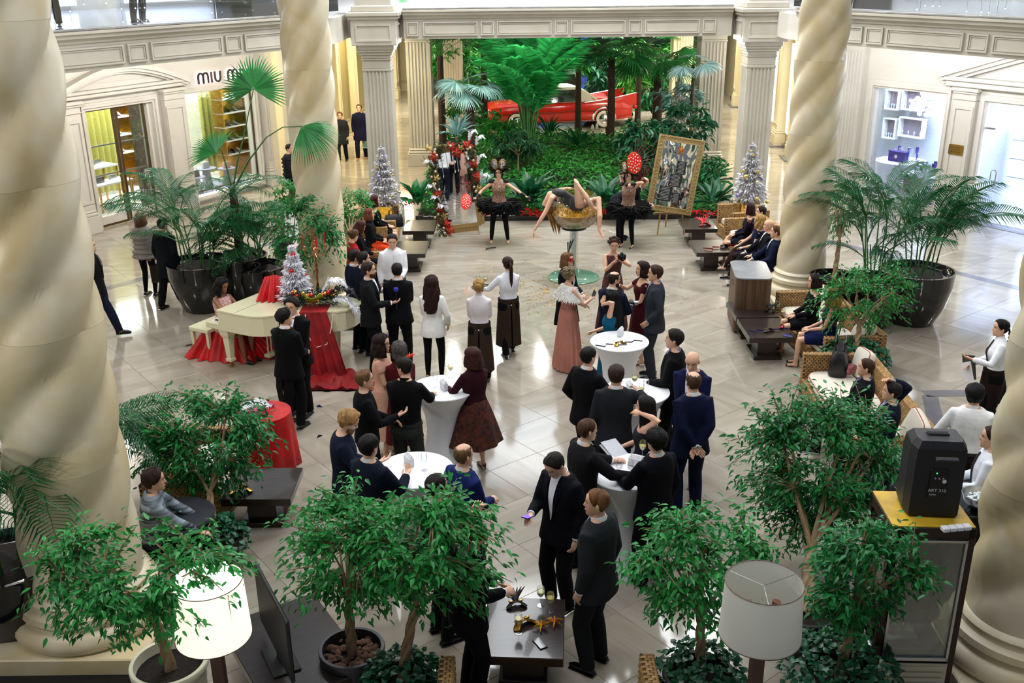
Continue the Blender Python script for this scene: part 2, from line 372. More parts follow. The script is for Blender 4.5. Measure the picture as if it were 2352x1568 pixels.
# sign letters, halo lit
lm = mat('sign_dark_metal', '#4a3f38', .4, .5); halo = mat('pink_halo_light', '#ffd9e6', .5, emit=2.2)
sg = thing('shop_sign', 'halo-lit dark metal lettering reading MIU MIU above left shop window', 'sign'); sg.matrix_world = TL_
def letters(ch, s, z, h):
    m = M(); hm = M(); w_ = .062; y0, y1 = .05, .08
    def arch(s0, s1, up=True):
        r = (s1-s0)/2; pts = [(s0, z if up else z+h), (s0, z+h-r if up else z+r)]
        for i in range(7):
            a = pi - pi*i/6; pts.append((s0+r+r*cos(a), (z+h-r+r*sin(a)) if up else (z+r-r*sin(a))))
        pts.append((s1, z if up else z+h)); return pts
    segs = []
    if ch == 'M': segs = [arch(s, s+.17), arch(s+.17, s+.34)]; adv = .34
    elif ch == 'I': segs = [[(s, z), (s, z+h)]]; adv = 0
    else: segs = [arch(s, s+.19, False)]; adv = .19
    for mm_, ww, ya, yb in ((m, w_, y0, y1), (hm, w_*1.5, .012, .03)):
        for pts in segs:
            for (a, za), (b, zb) in zip(pts, pts[1:]):
                L = hypot(b-a, zb-za); an = atan2(zb-za, b-a)
                T = tl((a+b)/2, (ya+yb)/2, (za+zb)/2) @ Matrix.Rotation(-an, 4, 'Y')
                mm_.box((0, 0, 0), (L+ww*.35, yb-ya, ww*.8), T)
    m.build('letter', lm, sg); hm.build('halo', halo, sg)
    return adv
s = 4.25
for ch in 'MIU MIU':
    if ch == ' ': s += .16; continue
    s += letters(ch, s, 3.10, .25) + .12
# right shop front
wr = M()
for (s0, s1, z0, z1) in ((-.45, .66, 0, HC), (.66, 2.86, 3.0, HC), (.66, 2.86, 0, .1), (2.86, 3.72, 0, HC), (3.72, 6.3, 2.9, HC), (6.3, 11, 0, HC)):
    sbox(wr, s0, s1, -.35, 0, z0, z1)
for zz in (3.45, ): sbox(wr, .4, 2.8, 0, .006, zz, zz+.006)
o = struct('wall_right', wr, stone_w); o.matrix_world = TR_
m = M(); frame_rect(m, .45, 2.92, .0, 3.1, .2, 0, .05); frame_rect(m, .56, 2.84, .08, 3.02, .07, .05, .09)
frame_rect(m, 3.58, 6.4, 0, 3.0, .16, 0, .05, False); frame_rect(m, 3.66, 6.32, 0, 2.93, .06, .05, .09, False)
o = struct('trim_8', m, stone_w); o.matrix_world = TR_
pilaster('trim_9', TR_, -.3, .32, 4.2, True, .14); pilaster('trim_10', TR_, 2.96, 3.52, 3.12, False, .12)
m = M(); sbox(m, 2.7, 7.6, 0, .16, 3.13, 3.26, bev=.02); sbox(m, 2.65, 7.7, 0, .22, 3.26, 3.36, bev=.02)
for (r0, d) in ((0, .28), (.09, .2), (.17, .12)):
    for (a, za, b, zb) in ((2.6, 3.42, 5.15, 4.28), (5.15, 4.28, 7.7, 3.42)):
        m.add([(a, 0, za-r0-.09), (b, 0, zb-r0-.09), (b, d, zb-r0-.09), (a, d, za-r0-.09), (a, 0, za-r0), (b, 0, zb-r0), (b, d, zb-r0), (a, d, za-r0)],
              [(3, 2, 1, 0), (4, 5, 6, 7), (2, 3, 7, 6), (0, 1, 5, 4), (0, 4, 7, 3), (1, 2, 6, 5)], 0, False)
o = struct('trim_11', m, stone_w); o.matrix_world = TR_
pl = thing('wall_plaque', 'small brass plaque on the pilaster between right shop window and glass door', 'plaque'); pl.matrix_world = TR_
m = M(); sbox(m, 3.02, 3.40, .135, .15, 1.56, 1.80, bev=.005); m.build('plate', brass, pl)
m = M()
for k, (a, b) in enumerate(((3.1, 3.32), (3.14, 3.28), (3.09, 3.33))): sbox(m, a, b, .15, .153, 1.72-.05*k, 1.735-.05*k)
m.build('engraving', bronze, pl)
# storefront glass & doors
def pane(m, s0, s1, z0, z1, y=-.1): sbox(m, s0, s1, y-.006, y+.006, z0, z1)
# hallway walls with pilasters
def quad_wall(name, p0, p1, z0, z1, t, m_):
    d = Vector((p1[0]-p0[0], p1[1]-p0[1])); L = d.length
    return struct(name, M().box((0, 0, (z0+z1)/2), (L, t, z1-z0), tl((p0[0]+p1[0])/2, (p0[1]+p1[1])/2, 0) @ rot(atan2(d.y, d.x))), m_)
quad_wall('wall_hall_left', (-6.75, 28.6), (-5.1, 58), 0, HC, .3, stone_y)
quad_wall('wall_hall_right', (9.0, 26.8), (11.0, 55), 0, HC, .3, stone_y)
Tl2, _ = wall_T((-6.6, 29.2), (-4.95, 58), 'L')
for i, s in enumerate((.3, 3.2, 6.1, 9.0, 12.2, 15.2, 18.4, 21.6)): pilaster('trim_%d' % (12+i), Tl2, s, s+.62, 4.1, False, .3, st=stone_y)
for i, s in enumerate((1.5, 4.4, 7.3, 10.4)):
    m = M(); sbox(m, s, s+1.2, 0.1, .14, .6, 3.6); frame_rect(m, s-.1, s+1.3, .5, 3.7, .1, .1, .2)
    o = struct('trim_%d' % (22+i), m, [mat('olive_hall_panel', '#8d8158', .4)]); o.matrix_world = Tl2
Tr2 = Matrix(((.071, -.9975, 0, 8.85), (.9975, .071, 0, 26.9), (0, 0, 1, 0), (0, 0, 0, 1)))
for i, s in enumerate((2.0, 4.6, 7.2, 10.4, 13.6, 17)): pilaster('trim_%d' % (30+i), Tr2, s, s+.62, 4.1, False, .3, st=stone_y)
m = M()
for s in (2.0, 4.6, 7.2, 10.4, 13.6, 17): sbox(m, s-.2, s+.82, .0, .5, 0, .04)
sbox(m, 0, 20, .0, .1, 0, .12)
o = struct('baseboard_right', m, inlay); o.matrix_world = Tr2
for i, (s, e) in enumerate(((2.9, 4.4), (5.5, 7.0), (8.3, 10.1))):
    m = M(); sbox(m, s, e, .02, .06, .5, 3.4)
    o = struct('window_hall_%d' % i, m, mat('lit_hall_window', '#eaf2f4', .3, emit=.7)); o.matrix_world = Tr2
# far end wall of the garden
struct('wall_back', M().box((1.5, 58.5, 3), (30, .3, 6)), stone_y)
quad_wall('wall_far', (-3.5, 47.6), (7.5, 47.6), 0, HC, .2, mat('dark_green_glass_wall', '#0f2019', .2))
# gallery ceiling / upper floor slab: octagonal ring polygon pieces
LB = [(-2.62, 23.8), (-3.7, 22.3), (-9.2, 14.1), (-13.5, 7.5)]
RB = [(5.35, 23.8), (5.95, 22.2), (9.9, 15.2), (14.0, 8.0)]
m = M()
def slab(poly, z0, z1): m.prism(poly, z0, z1)
slab([(-13.5, 7.5), (-9.2, 14.1), (-3.7, 22.3), (-3.7, 62), (-30, 62), (-30, 7.5)][::-1], HC+.02, 4.9)
slab([(14, 8), (9.9, 15.2), (5.95, 22.2), (5.95, 62), (30, 62), (30, 8)], HC+.02, 4.9)
slab([(-3.7, 24.0), (5.95, 24.0), (5.95, 26.0), (-3.7, 26.0)], HC+.02, 4.9)
up_fl = marble('upper_floor_marble', '#c9ccd4', '#b6b8c2', .12, 1.0)
struct('ceiling', m, [stone_w])
m = M(); m.prism([(-14, 7.6), (-9.35, 14.3), (-3.9, 22.5), (-3.9, 40), (-30, 40), (-30, 7.6)][::-1], 4.9, 4.93)
m.prism([(14.2, 8.2), (10.1, 15.4), (6.1, 22.4), (6.1, 40), (30, 40), (30, 8.2)], 4.9, 4.93)
m.prism([(-3.9, 24.0), (6.1, 24.0), (6.1, 40), (-3.9, 40)], 4.9, 4.93); struct('floor_upper', m, up_fl)
# upper storey back walls with openings (only a sliver in view)
for i, (a, b) in enumerate((((-16, 20), (-7.5, 33)), ((10, 31), (18, 19)), ((-7.5, 33), (10, 31)))):
    quad_wall('wall_upper_%d' % i, a, b, 4.93, 8.5, .3, stone_w)
# balcony beams with mouldings and raised panels
def beam(name, p0, p1, panels):
    d = Vector((p1[0]-p0[0], p1[1]-p0[1])); L = d.length; a = atan2(d.y, d.x)
    if name.endswith('left') : pass
    e = bpy.data.objects.new(name, None); C.objects.link(e); e.location = (p0[0], p0[1], 0); e.rotation_euler = (0, 0, a); e['kind'] = 'structure'
    m = M()   # profile swept along x, front face towards -y
    prof = [(.35, 4.35), (0, 4.35), (0, 4.78), (-.03, 4.80), (-.03, 4.83), (-.06, 4.86), (-.10, 4.88), (-.10, 4.93), (-.14, 4.95), (-.14, 4.99), (-.05, 5.0), (.35, 5.0)]
    m.loft([[(x, y, z) for y, z in prof] for x in (0, L)], True, 0, False)
    m.build('fascia', stone, e)
    cap = M(); cap.box((L/2, .06, 5.02), (L, .34, .04), bev=.008); cap.build('marble_cap', marble('grey_cap_marble', '#9b9a98', '#83817f', .2, 3.0), e)
    for (s0, s1) in panels:
        q = M(); sbox(q, s0*L, s1*L, -.012, .0, 4.42, 4.73)
        for k, (ins, w_, dpt) in enumerate(((0, .03, -.04), (.045, .015, -.028))):
            frame_rect(q, s0*L+ins, s1*L-ins, 4.42+ins, 4.73-ins, w_, dpt, 0)
        q.build('panel', stone, e)
    return e
def pan(n, big=.2, small=.06):
    out = []; x = .015; unit = 1/(n)
    for i in range(n): out.append((i*unit+.02*unit, i*unit+.76*unit)); out.append((i*unit+.80*unit, i*unit+.98*unit))
    return out
beam('trim_beam_back', (-2.4, 23.8), (5.1, 23.8), [(.01, .045)]+[(a*.9+.055, b*.9+.055) for a, b in pan(4)])
beam('trim_beam_left', (-13.6, 7.4), (-3.95, 21.9), pan(8))
beam('trim_beam_right', (6.1, 21.9), (14.0, 8.0), pan(7))
# corner blocks over the square pillars + fluted pillars
flut = marble('pillar_limestone', '#bdb6a8', '#aca595', .5, 1.0)
def sq_pillar(name, x, y, w_, ztop, block=True, a=0.0, st=None):
    st = st or flut
    e = bpy.data.objects.new(name, None); C.objects.link(e); e.location = (x, y, 0); e.rotation_euler = (0, 0, a); e['kind'] = 'structure'
    b = M(); b.box((0, 0, .2), (w_+.16, w_+.16, .4), bev=.01); b.box((0, 0, .44), (w_+.12, w_+.12, .08), bev=.03); b.box((0, 0, .52), (w_+.07, w_+.07, .08), bev=.03); b.build('base', st, e)
    p = M(); h = w_/2
    ring = []
    def side(k):
        pts = []; nf = 6; m0 = .07; wv = (w_-2*m0)/nf
        pts.append((-h, -h)); 
        for i in range(nf):
            x0 = -h+m0+wv*i
            pts += [(x0+.012, -h), (x0+.03, -h+.022), (x0+wv-.03, -h+.022), (x0+wv-.012, -h)]
        c_, s_ = cos(k*pi/2), sin(k*pi/2)
        return [(u*c_-v*s_, u*s_+v*c_) for u, v in pts]
    for k in range(4): ring += side(k)
    p.loft([[(u, v, z) for u, v in ring] for z in (.56, ztop-.62)], True, 0, False); p.build('shaft', st, e)
    c = M()
    for (dz0, dz1, g) in ((.62, .56, .03), (.56, .38, 0.0), (.38, .34, .05), (.34, .26, .02), (.26, .2, .1), (.2, .14, .16), (.14, 0, .22)):
        c.box((0, 0, ztop-(dz0+dz1)/2), (w_+g, w_+g, dz0-dz1), bev=.012)
    c.build('capital', st, e)
    if block:
        q = M(); q.box((0, 0, ztop+.24), (1.02, 1.02, .56), bev=.01); q.box((0, 0, ztop+.55), (1.12, 1.12, .08), bev=.02); q.box((0, 0, ztop+.63), (1.2, 1.2, .1), bev=.02)
        q.box((0, 0, ztop+1.2), (.8, .8, 1.1)); q.box((0, 0, ztop+.74), (.95, .95, .14), bev=.02)
        for k in range(4):
            T = rot(k*pi/2); f = M(); frame_rect(f, -.4, .4, ztop+.05, ztop+.42, .04, -.535, -.51); q.merge(f, T)
        q.build('block', stone, e)
    return e
sq_pillar('trim_pillar_left', -3.02, 23.75, .64, 4.30)
sq_pillar('trim_pillar_right', 5.72, 23.6, .64, 4.30)
sq_pillar('trim_pillar_far_left', -2.75, 31.6, .74, 4.36, False)
sq_pillar('trim_pillar_far_right', 6.0, 30.6, .74, 4.36, False)
sq_pillar('trim_pillar_end_left', -2.2, 40.5, .74, 4.36, False)
sq_pillar('trim_pillar_end_right', 6.6, 39.5, .74, 4.36, False, st=stone_y)
# glass balustrade
railg = glass('balustrade_glass', (.90, .95, 1.0), .16)
for nme, pts in (('window_balustrade_left', LB[1:]), ('window_balustrade_right', RB[1:]), ('window_balustrade_back', [(-2.5, 23.9), (5.2, 23.9)])):
    e = bpy.data.objects.new(nme, None); C.objects.link(e); e['kind'] = 'structure'
    for (a, b) in zip(pts, pts[1:]):
        L = hypot(b[0]-a[0], b[1]-a[1]); n = max(1, round(L/1.6)); an = atan2(b[1]-a[1], b[0]-a[0])
        for i in range(n):
            cx, cy_ = lerp(a[0], b[0], (i+.5)/n), lerp(a[1], b[1], (i+.5)/n)
            M().box((0, .12, 5.55), (L/n-.02, .012, 1.0), tl(cx, cy_, 0) @ rot(an)).build('pane', railg, e)
# fairy lights hanging inside the balustrades
bulbm = mat('fairy_light_glow', '#fffbe6', .4, emit=14.0); wirem = mat('clear_wire', '#c8ccd2', .5)
def fairy(p0, p1, label):
    L = hypot(p1[0]-p0[0], p1[1]-p0[1]); t = thing('fairy_lights', label, 'string lights', (p0[0], p0[1], 0), atan2(p1[1]-p0[1], p1[0]-p0[0]), 'fairy lights on the balcony glass')
    wm = M(); bm_ = M(); x = .1
    while x < L-.1:
        z = 5.95; l = R.choice((.35, .55, .8, .87)); pts = [(x+R.uniform(-.02, .02), .03, z-l*k/4) for k in range(5)]
        wm.tube(pts, .0025, 3)
        for k in range(1, 5): bm_.ell(pts[k], (.009, .009, .009), 6, 4)
        x += R.uniform(.16, .34)
    wm.tube([(0, .03, 5.95), (L, .03, 5.95)], .003, 3)
    wm.build('wire', wirem, t); bm_.build('bulbs', bulbm, t)['kind'] = 'stuff'
fairy((-9.1, 14.4), (-3.9, 22.2), 'warm fairy lights strung along the left balcony glass')
fairy((6.1, 22.2), (9.8, 15.6), 'warm fairy lights strung along the right balcony glass')
fairy((-2.4, 23.95), (5.1, 23.95), 'warm fairy lights strung along the straight back balcony glass')
# twisted columns
def twisted(name, x, y, rr, ph, ztop=9.2, zbase=.62, plinth=True):
    e = bpy.data.objects.new(name, None); C.objects.link(e); e.location = (x, y, 0); e['kind'] = 'structure'
    def ring(z, n=72):
        out = []; k = 2*pi/2.8
        a0 = rr*.15*min(1, (z-zbase)/.4+.15)
        for j in range(n):
            th = 2*pi*j/n; q = abs(cos(2*(th - k*z*1.0 + ph))); r_ = rr - a0*(1-q**.8)
            out.append((r_*cos(th), r_*sin(th), z))
        return out
    z = zbase; core = M(); core.lathe([(rr*.8, zbase), (rr*.8, ztop)], 32); core.build('joint_core', mat('white_mortar', '#dcd7c8', .7), e)
    i = 0
    while z < ztop-.2:
        z1 = min(ztop, z+1.25); st_ = [z+.0006+(z1-z-.0012)*q/14 for q in range(15)]
        M().loft([ring(zz) for zz in st_], False).build('drum', col_stone, e); z = z1
    if plinth:
        b = M(); b.box((0, 0, .09), (rr*2.7, rr*2.7, .18), bev=.012); b.build('plinth', col_stone, e)
        q = M(); q.lathe([(rr*1.27, .18), (rr*1.34, .24), (rr*1.33, .31), (rr*1.24, .36), (rr*1.16, .375), (rr*1.14, .41), (rr*1.2, .44), (rr*1.18, .50), (rr*1.07, .53), (rr*1.05, .57), (rr*1.09, .60), (rr*1.02, .64), (rr*.9, .66)], 48); q.build('base_ring', col_stone, e)
        M().box((0, 0, .008), (rr*3.6, rr*3.6, .016)).build('floor_border', mat('black_granite', '#141416', .15), e)
    return e
twisted('column_near_left', -4.06, 8.06, .53, .3); twisted('column_mid_left', -3.34, 17.1, .42, 1.1)
twisted('column_mid_right', 5.36, 17.7, .44, 2.0); twisted('column_near_right', 4.52, 7.35, .53, .9)
# ---------------------------------------------------------------- people
def smooth(a, b, x):
    t = max(0., min(1., (x-a)/(b-a))); return t*t*(3-2*t)
def interp(tab, t):
    for (a, b) in zip(tab, tab[1:]):
        if t <= b[0]:
            k = (t-a[0])/(b[0]-a[0]); return a[1]+(b[1]-a[1])*max(0, k)
    return tab[-1][1]
HW = [(0, .026), (.08, .042), (.2, .056), (.4, .068), (.6, .075), (.75, .0745), (.87, .062), (.95, .040), (1, .004)]
HF = [(0, .080), (.1, .088), (.3, .087), (.5, .087), (.65, .091), (.78, .086), (.88, .068), (.95, .045), (1, .004)]
HB = [(0, .0), (.1, .02), (.2, .048), (.35, .082), (.55, .100), (.7, .101), (.84, .087), (.94, .055), (1, .004)]
def hs(th, t, nose=1.0):
    c, s = cos(th), sin(th); w_ = interp(HW, t); x = w_*s*(1+.08*sin(2*th)**2)
    y = (interp(HF, t) if c > 0 else interp(HB, t))*c
    a = atan2(s, c)
    if c > 0:
        g = max(0, min(1, (.60-t)/.22))*smooth(.29, .36, t) if t < .60 else 0
        y += nose*.025*exp(-(a/.17)**2)*g
        y -= .012*exp(-((abs(a)-.42)/.2)**2-((t-.52)/.055)**2)
        y += .004*exp(-((abs(a)-.4)/.35)**2-((t-.615)/.04)**2)
        y += .007*exp(-(a/.32)**2-((t-.215)/.04)**2) + .005*exp(-(a/.3)**2-((t-.05)/.06)**2) - .004*exp(-(a/.4)**2-((t-.14)/.03)**2)
    return Vector((x, y, .012+.228*t))
HT = [0, .05, .1, .14, .18, .215, .25, .29, .33, .37, .41, .46, .5, .54, .58, .63, .7, .77, .84, .9, .95, .985, 1]
def hth(n): return [pi*u-.62*sin(pi*u) for u in [(-1+2*i/n) for i in range(n)]]
def add_head(m, T, male=True, smile=False, n=26):
    th = hth(n)
    m.loft([[hs(a, t, 1.0 if male else .8) for a in th] for t in HT], True, 0, True, T)
    for s in (-1, 1):
        p = hs(s*.42, .525); m.ell((p.x, p.y-.004, p.z), (.0125, .008, .0068), 8, 5, T, 1); m.ell((p.x, p.y+.0015, p.z), (.0058, .004, .006), 6, 4, T, 2)
        q = [hs(s*a, .60+.02*sin((a-.2)*4)) for a in (.2, .38, .56, .7)]
        m.tube([v+Vector((0, .002, 0)) for v in q], [.0028, .004, .0035, .0015] if male else [.002, .0026, .002, .001], 5, 4, T)
        e = Vector((s*.077, -.008, .012+.228*.47)); Te = T @ tl(*e) @ rot(s*.35, 'Z')
        m.ell((0, 0, 0), (.009, .017, .031), 8, 6, Te, 0); m.ell((s*.006, .002, .002), (.004, .009, .019), 6, 4, Te, 0)
        if not male: 
            q = [hs(s*a, .548) for a in (.27, .42, .58)]; m.tube([v+Vector((0, .001, 0)) for v in q], .0022, 4, 4, T)
    p = hs(0, .215); w_ = .024 if not smile else .03
    m.tube([(-w_, p.y-.010, p.z+(.004 if smile else 0)), (-w_*.5, p.y-.0025, p.z), (0, p.y-.001, p.z-(.003 if smile else 0)), (w_*.5, p.y-.0025, p.z), (w_, p.y-.010, p.z+(.004 if smile else 0))], [.0015, .0045, .0052, .0045, .0015], 6, 3, T)
    if smile: m.tube([(-.02, p.y-.001, p.z+.001), (0, p.y+.0035, p.z-.002), (.02, p.y-.001, p.z+.001)], .0028, 5, 1, T)
HC_ = Vector((0, -.005, .145))
def hp(a, t, off):
    p = hs(a, t, 0); d = p-HC_; d = d.normalized() if d.length > 1e-5 else Vector((0, 0, 1)); return p+d*off
def hairline(a, fem):
    a = abs(a)
    return interp([(0, .87), (.45, .86), (.75, .80), (1.0, .66), (1.25, .50 if not fem else .35), (1.5, .44 if not fem else .2), (1.75, .40 if not fem else .15), (2.2, .20), (pi, .12)], a)
def hn(p, f, seed): return noise.noise(Vector((p[0]*f+seed*7.1, p[1]*f-seed*3.3, p[2]*f+seed)))
def add_hair(m, T, style, seed=0):
    fem = style in ('bob', 'long', 'curly', 'bun', 'pony', 'updo', 'braid', 'wavy', 'shortf')
    if style == 'bald': return
    n = 40; th = [-pi+2*pi*i/n for i in range(n)]
    thick = dict(short=.016, crop=.011, buzz=.005, full=.026, bob=.026, long=.024, curly=.034, bun=.016, pony=.014, updo=.022, braid=.016, wavy=.030, shortf=.032, thin=.005).get(style, .016)
    amp = dict(curly=.018, wavy=.013, full=.010, shortf=.010, updo=.012, short=.005).get(style, .004)
    rows = []; NRW = 11
    for k in range(NRW+1):
        u = k/NRW; row = []
        for a in th:
            t0 = hairline(a, fem and style not in ('bun', 'pony', 'updo', 'braid', 'shortf'))
            if style == 'thin': t0 = max(t0, .80 if abs(a) < 1.2 else t0)
            t = t0+(1-t0)*u; off = -.006 if k == 0 else thick*min(1, .45+u*1.5)
            if style == 'thin' and t > .88: off = -.003
            p = hp(a, t, off)
            if k > 0: p += (p-HC_).normalized()*amp*(hn(p, 34, seed)+.6*hn((a*3, 0, t*2), 3, seed))
            row.append(tuple(p))
        rows.append(row)
    m.loft(rows, True, 0, True, T)
    def curtain(a0, zb, flare, thick_=.02, nn=26, amp2=.008, zt=.16, back=-.0):
        ang = [a0+(2*pi-2*a0)*i/nn for i in range(nn+1)]; out = []; inn = []; K = 9
        for k in range(K+1):
            u = k/K; ro = []; ri = []
            for a in ang:
                aa = a if a <= pi else a-2*pi; top = hp(aa, .72, thick_+.004)
                z = lerp(zt, zb if not callable(zb) else zb(aa), u)
                d = Vector((sin(aa), cos(aa), 0)); r_ = Vector((top.x, top.y)).length + flare*sin(pi*min(u, .95)*.75)
                p = Vector((d.x*r_, d.y*r_+back*u, z)); wv = amp2*(hn((p.x, p.y, p.z*.35), 55, seed)+.7*sin(aa*9+z*26+seed)*(1 if style in ('curly', 'wavy') else .25))
                p += d*wv; ro.append(p); q = p-d*(.024+.012*u); q = Vector((q.x, q.y, q.z)); ri.append(q)
            out.append([tuple(v) for v in ro] + [tuple(v) for v in reversed(ri)])
        m.loft(out, True, 0, True, T)
    if style == 'bob': curtain(.95, lambda a: .005+.02*cos(a), .018)
    elif style == 'shortf': curtain(1.25, .045, .008, amp2=.006)
    elif style == 'wavy': curtain(.85, -.03, .035, amp2=.014)
    elif style == 'long': curtain(1.05, lambda a: -.22-.10*(abs(a)/pi), .01, back=-.03, amp2=.006)
    elif style == 'curly': curtain(.95, lambda a: -.18-.14*(abs(a)/pi), .035, back=-.03, amp2=.016)
    elif style == 'bun': m.ell((0, -.125, .16), (.055, .04, .05), 14, 9, T)
    elif style == 'updo':
        for i in range(16):
            a = R.uniform(-1.9, 1.9)+pi; p = hp(a if a <= pi else a-2*pi, R.uniform(.6, .98), .02); m.ell(p, (.026, .026, .022), 8, 6, T)
    elif style == 'pony':
        m.ell((0, -.112, .165), (.022, .022, .022), 8, 6, T)
        m.tube([(0, -.11, .165), (0, -.155, .14), (0, -.165, .05), (.005, -.15, -.06), (.01, -.14, -.17), (.01, -.135, -.25)], [.018, .028, .032, .03, .022, .005], 10, 0, T)
    elif style == 'braid':
        for i in range(11): m.ell((.012*(-1)**i, -.115-.02*sin(i*.4), .10-.028*i), (.022-.001*i, .02, .022), 8, 6, T)
def ik(s, w_, la, lb, hint):
    s, w_ = Vector(s), Vector(w_); d = w_-s; D = min(d.length, (la+lb)*.998); d = d.normalized(); w2 = s+d*D
    x = (la*la-lb*lb+D*D)/(2*D); h = sqrt(max(0, la*la-x*x)); hv = Vector(hint); hv = hv-d*hv.dot(d)
    hv = hv.normalized() if hv.length > 1e-5 else Vector((0, 0, 1)); return s+d*x+hv*h, w2
def add_hand(m, w_, d, nrm, curl=.5, side=1, mi=0, sc_=1.0, point=False):
    d = Vector(d).normalized(); n_ = Vector(nrm); n_ = (n_-d*n_.dot(d)).normalized(); x = d.cross(n_).normalized()*side
    F = Matrix(((x.x, d.x, n_.x, w_[0]), (x.y, d.y, n_.y, w_[1]), (x.z, d.z, n_.z, w_[2]), (0, 0, 0, 1))) @ Matrix.Scale(sc_, 4)
    # palm: local x = towards thumb, y = along the fingers, z = palm-side normal
    rings = []
    for (y, wx, wz) in ((-.03, .024, .019), (0, .026, .019), (.03, .036, .017), (.06, .042, .016), (.088, .041, .013), (.098, .036, .009)):
        rings.append([(wx*cos(2*pi*j/10)*(1 if abs(cos(2*pi*j/10)) < .9 else .97), y, wz*sin(2*pi*j/10)) for j in range(10)])
    m.loft(rings, True, mi, True, F)
    for i, (px, ln) in enumerate(((.030, .070), (.010, .078), (-.010, .073), (-.029, .058))):
        c_ = curl*(1+.12*i) if not (point and i == 0) else .08
        p = Vector((px, .085, 0)); a = c_*.5; pts = [p]; L = [ln*.45, ln*.32, ln*.25]
        for k in range(3):
            a += c_*(.35 if k == 0 else .55); sp = (px*.25)*(1-curl)
            p = p+Vector((sp*L[k]*6, cos(a)*L[k], sin(a)*L[k])); pts.append(p)
        m.tube(pts, [.0098, .0092, .0082, .0062], 6, mi, F)
    m.tube([(.022, .012, .004), (.044, .038, .012+.01*curl), (.052-.012*curl, .066, .018+.016*curl), (.050-.026*curl, .088, .022+.02*curl)], [.014, .0125, .0105, .0075], 6, mi, F)
SK = {'l': '#d9a98c', 'm': '#c08f70', 'd': '#8a5a3e', 'p': '#e0b49c'}
def cloth(c, key='cloth'):
    return mat(key+c, c, .85, spec=.14, bump=.7, bscale=11, var=.15, vscale=5, stretch=(1, 1, .6))
def hairm(c): return mat('hair'+c, c, .6, spec=.2, var=.45, vscale=30, stretch=(1, 1, .3), bump=.6, bscale=70)
PENDING = []
def flush():
    lst = []
    for (m, vox, extra, name, mats, parent, sm_) in PENDING:
        o = bpy.data.objects.new(name, m.mesh(name+'_src', mats)); C.objects.link(o); o.parent = parent
        r = o.modifiers.new('r', 'REMESH'); r.mode = 'VOXEL'; r.voxel_size = vox; r.use_smooth_shade = True
        if sm_: s_ = o.modifiers.new('s', 'SMOOTH'); s_.iterations = sm_; s_.factor = .5
        lst.append(o)
    dg = bpy.context.evaluated_depsgraph_get(); dg.update()
    for o, (m, vox, extra, name, mats, parent, sm_) in zip(lst, PENDING):
        me = bpy.data.meshes.new_from_object(o.evaluated_get(dg)); o.modifiers.clear()
        if extra is not None and extra.v:
            k = M(); co = np.empty(len(me.vertices)*3, 'f'); me.vertices.foreach_get('co', co)
            k.v = [tuple(v) for v in co.reshape(-1, 3)]; k.f = [tuple(p.vertices) for p in me.polygons]; k.mi = [0]*len(k.f); k.sm = [True]*len(k.f)
            k.merge(extra); me2 = k.mesh(name, mats)
            bpy.data.meshes.remove(me); me = me2
        else:
            me.materials.clear()
            for q in (mats if isinstance(mats, (list, tuple)) else [mats]): me.materials.append(q)
            me.polygons.foreach_set('use_smooth', [True]*len(me.polygons)); me.name = name
        old = o.data; o.data = me; bpy.data.meshes.remove(old)
    PENDING.clear()
TM = [(-.16, .188, .128), (-.06, .184, .132), (.04, .170, .124), (.14, .162, .118), (.26, .176, .124), (.36, .182, .124), (.44, .180, .110), (.495, .150, .088), (.53, .105, .066), (.56, .066, .060)]
TW = [(-.14, .176, .128), (-.04, .178, .130), (.05, .158, .116), (.13, .130, .100), (.2, .130, .100), (.29, .148, .122), (.36, .154, .122), (.43, .155, .098), (.485, .125, .075), (.525, .075, .056), (.56, .052, .052)]
ARM = dict(down=(.05, .04, -.52), front=(-.10, .30, -.34), clasp=(-.16, .24, -.40), back=(-.15, -.17, -.46), phone=(-.06, .34, -.26), table=(.0, .42, -.27),
           pocket=(.04, .10, -.44), ear=(-.05, .12, .16), lap=(-.08, .30, -.36), out=(.42, .18, -.12), up=(-.03, .16, .46), relaxed=(.08, .12, -.48), cam=(-.08, .30, .02),
           knee=(-.02, .40, -.36), swing=(.06, -.16, -.49), hold=(-.02, .36, -.20), arest=(.10, .28, -.30), bagf=(-.05, .26, -.30))
